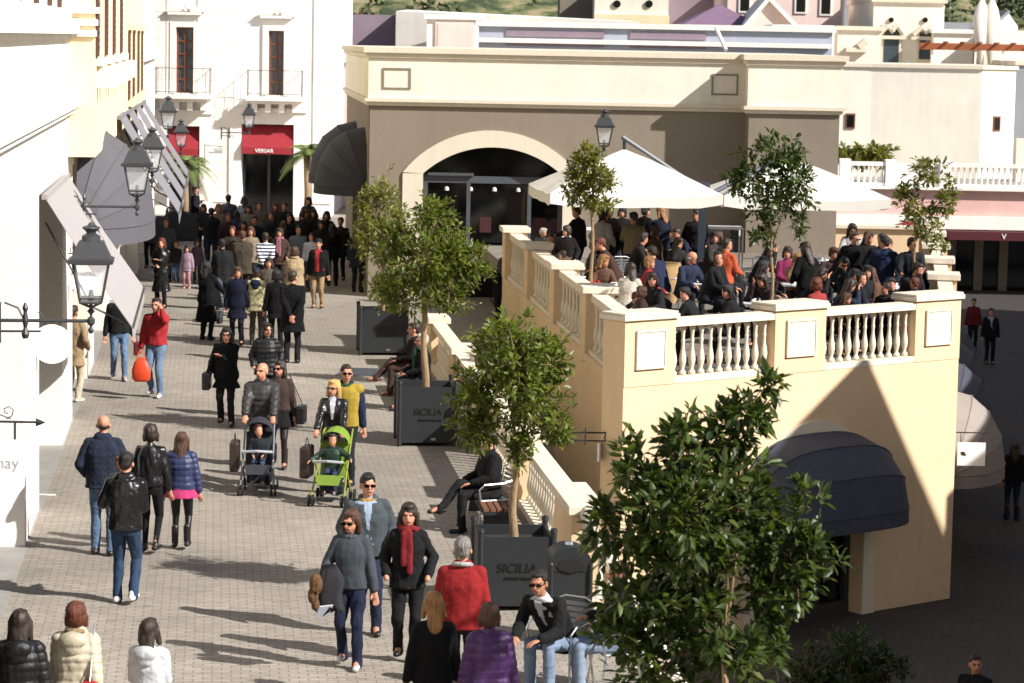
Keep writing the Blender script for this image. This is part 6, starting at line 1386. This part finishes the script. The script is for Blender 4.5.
person(foot(226, 426), face_to(178), 'woman with glasses in loose black coat raising her hand to her chest', 1.68, 'f', ('#111113', 'wool'), .68, ('#0f0f12', 'cloth'), hair=('black', 'medium'), arms=((.06, .22, 1.25), (.3, .08, .9)), stride=.14, glasses='g', bulk=1.15, vox=.0125, group=GS)
handbag(foot(226, 426), face_to(178), 'black handbag hanging from the woman in the loose black coat', '#0e0e10', 1, .78, .05, .3, .3, .42, x=.33)
person(foot(266, 418), face_to(184), 'dark haired woman in black puffer jacket behind the bald man', 1.66, 'f', ('#15161b', 'puffer'), .8, ('#141418', 'denim'), hair=('black', 'medium'), arms='pocket', turn=.5, vox=.0125, bulk=1.08, group=GS)
# ---- middle distance
person(foot(156, 397), face_to(168), 'man in red track jacket on the phone holding an orange bag', 1.82, 'm', ('#b81420', 'cloth'), .92, ('#6d87a6', 'denim'), shoes='#d8d4cc', hair=('dark', 'short'), arms=((-.14, .12, 1.54), (.25, .08, .86)), stride=.14, vox=.0125, group=GS)
q_ = foot(141, 400); bag((q_.x, q_.y, .34), .34, .18, .44, '#c8401c', 'bright orange carrier bag in the hand of the man in the red track jacket', 0, 'carrier_bag', True)
p = foot(156, 397)
t = thing('sleeve_stripes', 'white sleeve stripes', 'stripes') if False else None
person(foot(119, 380), face_to(190), 'man in black jacket and jeans with a maroon bag behind the pale awning edge', 1.76, 'm', ('#17171a', 'cloth'), .9, ('#6682a5', 'denim'), shoes='#9b9ea3', hair=('dark', 'short'), arms='down', stride=.3, vox=.014, group=GS)
handbag(foot(119, 380), face_to(190), 'maroon handbag hanging beside the man behind the pale awning edge', '#5b1620', -1, .62, .04, .26, .26, .3)
person(foot(73, 402), face_to(-20), 'person in tan coat and cream trousers standing at the second shop entrance', 1.74, 'm', ('#a98d68', 'wool'), .66, ('#cfc0a2', 'cloth'), shoes='#d9cdb8', hair=('dark', 'short'), arms='pocket', vox=.014, group=GS)
person(foot(161, 308), face_to(176), 'dark red haired woman in long black leather coat walking towards the camera', 1.70, 'f', ('#131114', 'leather'), .42, ('#131114', 'cloth'), hair=('auburn', 'medium'), arms=((.02, .22, 1.2), (.08, .22, 1.08)), stride=.1, vox=.015, group=GS)
person(foot(292, 363), face_to(4), 'man in long black coat with his hands clasped behind his back', 1.88, 'm', ('#131317', 'wool'), .6, ('#121216', 'cloth'), hair=('dark', 'crop'), arms='back', bulk=1.12, vox=.014, turn=-.5, group=GS)
person(foot(276, 350), face_to(10), 'person in black partly hidden by the man with clasped hands', 1.70, 'f', ('#121215', 'wool'), .7, ('#111114', 'cloth'), hair=('black', 'bob'), arms='down', vox=.016, group=GS)
person(foot(256, 345), face_to(-4), 'person in pale yellow coat with fur trimmed navy hood up', 1.66, 'f', ('#c2b98a', 'wool'), .78, ('#5a5145', 'cloth'), hair=('dark', 'short'), arms='front', vox=.015, collar='#e0cfa8', hood='#1f2742', bulk=1.15, cap='#1f2742', group=GS)
person(foot(237, 345), face_to(178), 'woman in long navy coat beside the person with the fur trimmed hood', 1.68, 'f', ('#1a1d33', 'wool'), .6, ('#15151c', 'cloth'), hair=('brown', 'bob'), arms='down', vox=.016, turn=.4, group=GS)
person(foot(206, 340), face_to(-25), 'woman in long black coat holding a pushchair in the middle of the street', 1.72, 'f', ('#0f0f11', 'wool'), .42, ('#0f0f12', 'cloth'), hair=('black', 'medium'), arms='push', vox=.015, group=GS)
s3 = foot(217, 322); pushchair(s3, face_to(-25), 'black pushchair with shiny hood beside the woman in the long black coat', '#4b4e55', '#2e3644')
person(foot(187, 289), face_to(170), 'little girl in pink puffer coat, pink trousers and tan boots', 1.12, 'f', ('#a4879a', 'puffer'), .75, ('#c98a94', 'cloth'), shoes='#9b7a55', hair=('dark', 'medium'), arms='down', vox=.018, headk=1.3, sock='boot', group='children in the street')
person(foot(197, 283), face_to(182), 'child with mauve hat behind the little girl in pink', 1.15, 'f', ('#6b4f66', 'cloth'), .75, ('#3c3c4c', 'denim'), hair=('dark', 'bob'), arms='down', vox=.018, headk=1.3, cap='#7e5d7a', group='children in the street')
person(foot(318, 308), face_to(172), 'man in flat cap, black jacket, red sweater and tan trousers', 1.70, 'm', ('#17171a', 'wool'), .82, ('#a88b60', 'cloth'), shoes='#2c2119', hair=('dark', 'short'), arms='down', cap='#202024', inner='#b5141c', bulk=1.12, vox=.014, group=GS)
person(foot(311, 291), face_to(165), 'boy in white zip jacket behind the man with the flat cap', 1.52, 'm', ('#cfd3dc', 'cloth'), .9, ('#3a4050', 'denim'), hair=('dark', 'short'), arms='down', vox=.017, group=GS)
person(foot(294, 318), face_to(6), 'person in cream sheepskin coat seen from behind', 1.68, 'f', ('#b99f78', 'wool'), .8, ('#8b867d', 'cloth'), hair=('brown', 'bob'), arms='front', bulk=1.2, vox=.015, collar='#c3a880', group=GS)
p = foot(265, 300); person(p, face_to(5), 'person in navy and white striped sweater seen from behind', 1.70, 'm', ('#d6d8de', 'cloth'), .92, ('#232a3c', 'denim'), hair=('dark', 'short'), arms='back', vox=.016, group=GS); STR = [o for o in children(COL.objects[-1]) if False]
person(foot(242, 302), face_to(8), 'large man in olive brown coat seen from behind', 1.78, 'm', ('#4b4335', 'wool'), .7, ('#2e2a26', 'cloth'), hair=('brown', 'short'), arms='front', bulk=1.25, vox=.016, group=GS)
person(foot(279, 292), face_to(176), 'woman with pink scarf and brown coat between the striped sweater and the sheepskin coat', 1.66, 'f', ('#4f3a32', 'wool'), .75, ('#2c2424', 'cloth'), hair=('dark', 'bob'), arms='pocket', scarf='#b06a78', vox=.017, group=GS)
person(foot(211, 270), face_to(4), 'dark haired man in black jacket with his back turned near the palm', 1.76, 'm', ('#17181d', 'cloth'), .9, ('#2c3a57', 'denim'), hair=('black', 'short'), arms='front', vox=.017, group=GS)
person(foot(228, 254), face_to(-3), 'man in navy padded vest and grey trousers facing the white wall', 1.80, 'm', ('#262c45', 'puffer'), .9, ('#7c7468', 'cloth'), hair=('black', 'short'), arms='front', vox=.017, group=GS)
person(foot(195, 240), face_to(-80), 'person in wide brimmed hat and black coat beside the palm', 1.76, 'm', ('#1c1c20', 'wool'), .75, ('#16161a', 'cloth'), hair=('dark', 'short'), arms='chest', cap='#1a1a1d', inner='#c9b8a8', vox=.017, group=GS)
FAR = [(243, 281, 178, 'f', '#8c1f28', 'red', 'dark', 'woman in red jacket in the crowd before the red canopy'), (254, 279, 182, 'm', '#1c2338', 'navy', 'black', 'man in navy jacket in the crowd before the red canopy'), (248, 262, 178, 'f', '#7d7468', 'grey', 'dark', 'person with sunlit face at the shop door, the left one'),
       (259, 262, 176, 'm', '#6a6258', 'grey', 'dark', 'person with sunlit face at the shop door, the right one'), (271, 272, 170, 'm', '#1d1f24', 'black', 'brown', 'man in black jacket left of the slender palm'), (289, 276, 190, 'm', '#191c27', 'navy', 'black', 'man in dark blue jacket in front of the slender palm'),
       (302, 272, 10, 'm', '#2b2422', 'brown', 'dark', 'man in dark brown jacket at the slender palm'), (332, 286, 5, 'f', '#121113', 'black', 'black', 'tall woman in black under the charcoal restaurant awning'), (321, 282, 175, 'f', '#15161b', 'black', 'dark', 'woman in black coat beside the charcoal restaurant awning'),
       (166, 282, 175, 'm', '#4e5157', 'grey', 'brown', 'man in grey jacket near the slanted awnings'), (275, 258, 180, 'f', '#3a2a26', 'brown', 'brown', 'woman in brown coat at the back of the crowd'), (284, 262, 178, 'm', '#1b1b1f', 'black', 'dark', 'man in black at the back of the crowd by the shop door'),
       (357, 292, -10, 'm', '#1e2230', 'navy', 'dark', 'man in dark jacket and jeans passing behind the farthest planter'), (501, 330, -8, 'f', '#17171b', 'black', 'dark', 'woman in black jacket walking along the ramp beside the terrace wall'), (306, 268, 160, 'f', '#3a1f24', 'maroon', 'auburn', 'woman in maroon coat behind the slender palm')]
for i, (u, v, a, sx, col, cn, hc, lab) in enumerate(FAR):
    person(foot(u, v), face_to(a), lab, 1.70 + .02 * (i % 4) if sx == 'm' else 1.64 + .02 * (i % 3), sx, (col, 'wool' if i % 2 else 'cloth'), .78 if i % 3 else .66, ('#23262f', 'denim') if i % 2 == 0 else ('#1b1b1e', 'cloth'), hair=(hc, 'short' if sx == 'm' else 'medium'), arms=('down', 'front', 'pocket')[i % 3], vox=.018, bulk=1.05 if i % 2 else 1.12, group=GS)
person(foot(176, 283), face_to(170), 'small child in dark clothes and jeans beside the man in grey', 1.1, 'm', ('#2a2a2e', 'cloth'), .85, ('#3f5a80', 'denim'), hair=('brown', 'short'), arms='down', vox=.018, headk=1.3, group='children in the street')
# ---- lower street
person(foot(972, 350, LOW), face_to(178), 'person in red jacket on the shaded lower street', 1.66, 'f', ('#7d141a', 'cloth'), .85, ('#17171a', 'cloth'), hair=('dark', 'short'), vox=.017, bulk=1.1, group='people on the lower street')
person(foot(989, 364, LOW), face_to(182), 'man in black suit and white shirt on the shaded lower street', 1.72, 'm', ('#121214', 'cloth'), .84, ('#101012', 'cloth'), hair=('dark', 'short'), inner='#b9bdc6', vox=.017, group='people on the lower street')
person(foot(1012, 520, LOW), face_to(5), 'woman in black jacket, jeans and tall boots at the right edge', 1.62, 'f', ('#141316', 'wool'), .85, ('#223353', 'denim'), shoes='#171315', hair=('dark', 'long'), stride=.1, sock='boot', vox=.014, group='people on the lower street')
p = atz(976, 656, LOW + 1.70); p.z = LOW; person(p, face_to(150), 'balding man in black jacket at the bottom right corner', 1.70, 'm', ('#121214', 'cloth'), .85, ('#15151a', 'denim'), hair=('dark', 'crop'), arms='down', turn=.6, vox=.013, group='people on the lower street')
# ------------------------------------------------------------------ terrace crowd
GT = 'people on the cafe terrace'
def th(u, v, z): p = atz(u, v, TF + z); p.z = TF; return p
# kind: S standing, T seated at table, L seated lounging
CROWD = [
 ('S', 580, 207, 60, 'm', '#1b1a1c', 'dark', 'man in black leaning on the bar table left of the small olive tree'),
 ('S', 602, 211, -40, 'f', '#b9b4b0', 'black', 'dark haired woman in pale grey coat right of the small olive tree trunk'),
 ('S', 607, 206, 200, 'm', '#5a4638', 'brown', 'man in brown jacket behind the woman in the pale grey coat'),
 ('S', 621, 207, 190, 'f', '#19181b', 'black', 'woman in black under the first umbrella, centre'),
 ('S', 634, 213, -15, 'm', '#8d7a58', 'dark', 'man in tan jacket and jeans with his back turned under the first umbrella'),
 ('S', 644, 206, -60, 'f', '#141417', 'black', 'black haired woman leaning on the middle bar table'),
 ('S', 662, 208, 10, 'f', '#20263a', 'light', 'fair haired woman in navy sweater at the middle bar table'),
 ('S', 697, 210, 170, 'm', '#232026', 'dark', 'person in dark top behind the umbrella mast'),
 ('S', 852, 224, 175, 'f', '#cdc8c4', 'dark', 'dark haired woman in white top behind the man in sunglasses'),
 ('S', 854, 232, 172, 'm', '#16161a', 'brown', 'standing man in black jacket and sunglasses right of the glossy tree'),
 ('S', 886, 237, -10, 'm', '#1e2a49', 'black', 'man in dark navy jacket standing with his back turned'),
 ('S', 808, 243, 20, 'f', '#121213', 'dark', 'person in long black coat and dark hat right of the glossy tree trunk'),
 ('S', 867, 232, 180, 'f', '#2e221d', 'brown', 'woman in dark brown between the two standing men'),
 ('S', 880, 234, 186, 'm', '#18181c', 'black', 'person in black behind the man in dark navy'),
 ('S', 912, 238, 160, 'm', '#2a2c31', 'dark', 'person in charcoal at the foot of the airy tree'),
 ('S', 567, 226, 160, 'f', '#241c1e', 'dark', 'woman in dark clothes standing near the arch end of the umbrella'),
 ('T', 567, 243, 190, 'f', '#7c6350', 'light', 'fair haired woman in beige seated nearest the restaurant arch'),
 ('T', 553, 236, 170, 'm', '#5b1f22', 'dark', 'person in dark red seated by the restaurant arch'),
 ('T', 540, 233, 200, 'm', '#2b2a2d', 'white', 'white haired man seated behind the farthest terrace piers'),
 ('T', 565, 258, 80, 'm', '#1b1b1e', 'dark', 'man in black seated low behind the third pier'),
 ('T', 618, 243, 110, 'm', '#4a3224', 'auburn', 'brown haired person in brown jacket seated sideways'),
 ('T', 601, 256, 190, 'f', '#6b4a34', 'light', 'fair haired woman seated beside the one in the brown jacket'),
 ('T', 657, 230, 170, 'f', '#5c4331', 'brown', 'long brown haired woman seated below the middle bar table'),
 ('T', 672, 238, 200, 'f', '#2a2523', 'dark', 'woman in dark brown seated left of the mast'),
 ('T', 627, 266, -50, 'f', '#d8cbb8', 'dark', 'dark haired woman in cream top seated near the corner pier'),
 ('T', 647, 261, 190, 'f', '#b11a1c', 'light', 'woman with fair brown hair in bright red jacket'),
 ('T', 663, 252, 120, 'm', '#1d2747', 'black', 'dark haired man in navy jacket seated beside the red jacket'),
 ('T', 684, 252, 215, 'm', '#27304a', 'white', 'bald man in sunglasses and navy sweater seated in the sun'),
 ('T', 644, 291, 175, 'f', '#3c2c26', 'brown', 'brown haired child whose head shows just above the corner pier'),
 ('T', 622, 295, 190, 'm', '#2b1e1c', 'auburn', 'auburn haired child beside the corner pier'),
 ('T', 697, 296, 150, 'm', '#17181b', 'black', 'black haired man seated against the left baluster panel'),
 ('T', 725, 249, -20, 'm', '#d9541c', 'dark', 'person in bright orange and red jacket seated in the middle'),
 ('T', 740, 249, 20, 'f', '#141417', 'dark', 'person in shiny black jacket seated right of the orange jacket'),
 ('T', 741, 287, 160, 'f', '#131316', 'black', 'black haired woman on the phone above the left baluster panel'),
 ('T', 712, 236, 180, 'f', '#3a332f', 'dark', 'dark haired woman seated right of the mast'),
 ('T', 690, 232, 180, 'm', '#1e2540', 'dark', 'man in blue seated directly behind the mast'),
 ('T', 729, 234, 175, 'f', '#2a1f1f', 'brown', 'person in dark brown seated under the right bar table'),
 ('T', 786, 251, -70, 'f', '#8d1250', 'dark', 'woman in magenta sweater behind the glossy tree trunk'),
 ('T', 796, 254, 150, 'f', '#94714d', 'light', 'fair haired woman in tan right of the magenta sweater'),
 ('T', 829, 248, 195, 'm', '#4b3128', 'brown', 'person with brown cap and brown coat'),
 ('T', 819, 283, 10, 'f', '#a5312d', 'auburn', 'auburn haired girl seated by the second pier'),
 ('T', 831, 280, -15, 'f', '#26304c', 'dark', 'dark haired woman in blue seated at the second pier'),
 ('T', 842, 294, 185, 'f', '#47322a', 'brown', 'child facing the street just above the rail'),
 ('T', 858, 283, -30, 'm', '#151619', 'black', 'black haired man in black jacket above the right baluster panel'),
 ('T', 875, 285, 165, 'f', '#3d1d5c', 'black', 'woman in purple sweater above the right baluster panel'),
 ('T', 901, 285, 60, 'm', '#17181d', 'black', 'black haired man leaning over the table at the right'),
 ('T', 865, 270, 190, 'f', '#1b1b20', 'black', 'woman in black leaning over the red bag'),
 ('T', 889, 270, 170, 'f', '#6e4a38', 'brown', 'woman in brown seated behind the navy jacket man'),
 ('T', 924, 258, 70, 'f', '#121214', 'brown', 'brown haired woman in black seated at the airy tree'),
 ('T', 917, 287, 175, 'm', '#2b2226', 'auburn', 'child whose head shows left of the right corner pier'),
 ('T', 778, 275, 175, 'f', '#37262b', 'dark', 'woman in dark plum seated behind the tree trunk'),
 ('T', 706, 262, 190, 'm', '#1c1c20', 'dark', 'man in black seated behind the bald man'),
 ('T', 592, 244, 175, 'f', '#2a2423', 'dark', 'person in dark clothes seated behind the small olive tree trunk'),
 ('T', 756, 243, 180, 'f', '#1e1c22', 'dark', 'woman in black seated far back left of the glossy tree'),
 ('T', 898, 246, 200, 'm', '#2f3f52', 'brown', 'man in slate blue seated right of the navy jacket man'),
 ('T', 940, 262, 200, 'm', '#1e1e22', 'dark', 'man in black seated against the right side wall'),
 ('T', 848, 258, 160, 'f', '#22272f', 'black', 'person in dark slate seated in front of the standing man in sunglasses'),
]
protos = {}
HM = {k: mat('hair_' + k, v, rough=.55, var=.45, scale=40, bump=1, bscale=90, stretch=(1, 1, .1)) for k, v in HAIRC.items()}
for i, (kd, u, v, a, sx, col, hc, lab) in enumerate(CROWD):
    var = ('a', 'b', 'c')[i % 3] if kd == 'T' else ('a', 'b')[i % 2]; key = (kd, sx, var)
    full = 1.72 if kd == 'S' else 1.31
    sc = (.86 if 'child' in lab else (1.0 if sx == 'm' else .97)); face = face_to(a); z = full * sc
    while True:
        p = th(u, v, z); q = Vector((p.x - A2.x, p.y - A2.y))
        if (-q.dot(WN) > .72 and p.x - Xw(p.y) > .62 and Xe(p.y) - p.x > .55 and p.y < 69.4) or z < .9: break
        z -= .01
    if p.y > 69.3: p = aty(u, v, 69.2); z = p.z - TF; p.z = TF
    sc = max(.74, min(sc, z / full)); p.z = TF + min(0, z - sc * full)
    special = any(w in lab for w in ('sunglasses', 'cap', 'hat'))
    if key not in protos or special:
        arms = {'Sa': 'table', 'Sb': 'pocket', 'Ta': 'table', 'Tb': 'lap', 'Tc': 'mouth'}[kd + var]
        if 'bald' in lab: hs = 'bald'
        else: hs = {'m': ('short', 'crop', 'short'), 'f': ('medium', 'bob', 'long')}[sx][i % 3]
        t = person(p, face, lab, 1.72 * sc, sx, (col, 'wool' if kd == 'S' else 'cloth'), .86, ('#1d2029', 'denim'), hair=(hc, hs), arms=arms, seat=None if kd == 'S' else .45, lean=(.18, .04, .26)[i % 3] if kd == 'T' else .05, vox=.0165,
                   glasses='s' if 'sunglasses' in lab else None, cap={'brown cap': '#5b3a2c', 'dark hat': '#2c332a'}.get(next((w for w in ('brown cap', 'dark hat') if w in lab), ''), None), turn=(.8, -.7, .3)[i % 3], nod=(.2, 0, .3)[i % 3], group=GT)
        if key not in protos and not special: protos[key] = (t, 1.72 * sc)
    else: protos.setdefault('todo', []).append((key, p, face, lab, sc, col, hc))
flush_people()
for key, p, face, lab, sc, col, hc in protos.get('todo', []):
    src = protos[key][0]; mats = {'top': cloth(col, 'cloth'), 'jacket': cloth(col, 'wool'), 'hair': HM[hc]}
    KIDS.setdefault(src.name, children(src))
    r = copy_tree(src, p, face + (random.choice((-1.5, -1.0, -.5, .5, 1.0, 1.5)) if key[0] == 'T' and 'facing' not in lab else .2), lab, sc, mats)
    if 'child' in lab: r['category'] = 'child'

# ---- more of the distant street crowd and of the seated cafe crowd: copies of figures already built
MORE = [(218, 262, 178, '#7b6a5c', 'light', 'woman in light brown left of the red canopy doorway'), (236, 266, 10, '#33415e', 'black', 'person in dark blue just left of the woman in red'), (232, 290, 175, '#3a2f2b', 'brown', 'person in dark brown left of the large olive coat'),
 (250, 292, 184, '#8f7f66', 'brown', 'person in beige between the olive coat and the striped sweater'),  (283, 280, 8, '#241d1c', 'brown', 'person in dark brown behind the pink scarf'), (298, 290, 178, '#6d7480', 'black', 'person in blue grey behind the cream sheepskin coat'), (313, 268, 175, '#20222c', 'dark', 'person in navy right of the slender palm, farther one'),
 (326, 270, 182, '#151517', 'black', 'person in black beneath the charcoal awning, farther one'), (340, 280, 170, '#2b1f22', 'dark', 'person in dark plum beneath the edge of the charcoal awning'), (244, 252, 6, '#8d939c', 'dark', 'person in pale grey seen in front of the glass shop door, far back'),
 (203, 258, 176, '#30343d', 'brown', 'man in slate grey near the palm planter'), (222, 310, 12, '#1a1a1e', 'black', 'person in black behind the black pushchair'), (268, 330, 184, '#5b4f46', 'dark', 'person in grey brown behind the fur trimmed hood'),
 (150, 268, 170, '#5a4a3c', 'dark', 'person in brown under the slanted awnings'), (228, 276, 186, '#3d2027', 'auburn', 'woman in burgundy left of the large olive coat'), (308, 252, 172, '#26262a', 'black', 'person in dark grey beside the palm trunk, far back')]
fars = [o for o in COL.objects if o.get('category') == 'person' and o.get('label') in {f[7] for f in FAR}]
for i, (u, v, a, col, hc, lab) in enumerate(MORE):
    src = fars[(i * 5 + 2) % len(fars)]; KIDS.setdefault(src.name, children(src)); c = foot(u, v)
    copy_tree(src, c, face_to(a), lab, src.scale[0] * random.uniform(.96, 1.05), {'top': cloth(col, 'cloth'), 'jacket': cloth(col, 'wool'), 'hair': HM[hc]})
MORET = [(548, 246, 185, '#201c1d', 'dark', 'person in black seated by the farthest terrace pier'), (585, 262, 170, '#19191c', 'black', 'person in black seated left of the small olive tree trunk'),
 (632, 240, 190, '#241d1a', 'dark', 'dark seated person right of the brown jacket under the umbrella'), (715, 262, 190, '#141417', 'black', 'person in black seated just left of the orange jacket'), (752, 262, 165, '#1b1a1d', 'black', 'person in black seated behind the empty armchairs'),
 (804, 268, 160, '#17171a', 'dark', 'person in black seated below the long black coat'), (852, 274, 190, '#121215', 'black', 'person in black seated right of the red bag'), (904, 266, 170, '#241c1c', 'dark', 'person in dark brown seated left of the airy tree trunk'),
 (932, 274, 175, '#2e3138', 'dark', 'person in slate seated at the right end of the terrace'), (887, 292, 186, '#1a1a1e', 'dark', 'head and shoulders in black just above the right balusters'),
 (660, 274, 185, '#1f1c1f', 'dark', 'person in black seated between the navy jacket and the draped coat'), ]
seats = [t_ for t_ in protos.values() if isinstance(t_, tuple)]; seats = [t_[0] for k_, t_ in protos.items() if isinstance(k_, tuple) and k_[0] == 'T']
for i, (u, v, a, col, hc, lab) in enumerate(MORET):
    z = 1.31
    while True:
        p = th(u, v, z); q = Vector((p.x - A2.x, p.y - A2.y))
        if (-q.dot(WN) > .72 and p.x - Xw(p.y) > .62 and Xe(p.y) - p.x > .55 and p.y < 69.2) or z < .95: break
        z -= .01
    if p.y > 69.2: continue
    src = seats[i % len(seats)]; KIDS.setdefault(src.name, children(src)); s_ = max(.82, min(1, z / 1.31)); p.z = TF + min(0, z - 1.31 * s_)
    copy_tree(src, p, face_to(a) + random.choice((-1.4, -.8, .8, 1.4)), lab, s_, {'top': cloth(col, 'cloth'), 'jacket': cloth(col, 'wool'), 'hair': HM[hc]})
# cups and plates on the low tables
tabs = [o for o in COL.objects if o.get('group') == 'terrace tables']; c0 = None
for t_ in tabs:
    for k in range(4):
        dx, dy = random.uniform(-.26, .26), random.uniform(-.26, .26); loc = (t_.location.x + dx, t_.location.y + dy, TF + .731)
        if c0 is None:
            c0 = thing('cup', 'white coffee cup and saucer standing on a low terrace table', 'cup', loc, 0, 'coffee cups on the terrace tables')
            m = MB(); m.lathe([(.025, .01), (.04, .04), (.042, .075), (.036, .075), (.03, .03)], seg=12); m.build('cup_body', SIGNW, c0); m = MB(); m.lathe([(.04, 0), (.075, .012), (.075, .015), (.04, .008)], seg=14); m.build('saucer', SIGNW, c0)
        else: copy_tree(c0, loc, random.uniform(0, 6))
# stripes on the striped sweater, white sleeve stripes of the red jacket: real printed bands in the garment material
def bands(o, c1, c2, per=.085):
    m = bpy.data.materials.new('striped_knit'); m.use_nodes = True; n = m.node_tree.nodes; l = m.node_tree.links; b = n['Principled BSDF']; b.inputs['Roughness'].default_value = .9
    tc = n.new('ShaderNodeTexCoord'); sx = n.new('ShaderNodeSeparateXYZ'); l.new(tc.outputs['Object'], sx.inputs[0])
    a = n.new('ShaderNodeMath'); a.operation = 'FRACT'; d = n.new('ShaderNodeMath'); d.operation = 'DIVIDE'; d.inputs[1].default_value = per; l.new(sx.outputs['Z'], d.inputs[0]); l.new(d.outputs[0], a.inputs[0])
    g = n.new('ShaderNodeMath'); g.operation = 'GREATER_THAN'; g.inputs[1].default_value = .5; l.new(a.outputs[0], g.inputs[0])
    mx = n.new('ShaderNodeMix'); mx.data_type = 'RGBA'; mx.inputs[6].default_value = lin(c1) + (1,); mx.inputs[7].default_value = lin(c2) + (1,); l.new(g.outputs[0], mx.inputs[0]); l.new(mx.outputs[2], b.inputs['Base Color']); o.data.materials[0] = m
for t in list(COL.objects):
    if t.get('label', '').startswith('person in navy and white striped'):
        for o in children(t):
            if o.name.startswith(('top', 'jacket')): bands(o, '#d9dbe0', '#1d2440')
flush_texts()
bpy.context.view_layer.update()
print('objects', len(COL.objects), 'verts', sum(len(o.data.vertices) for o in COL.objects if o.type == 'MESH'))
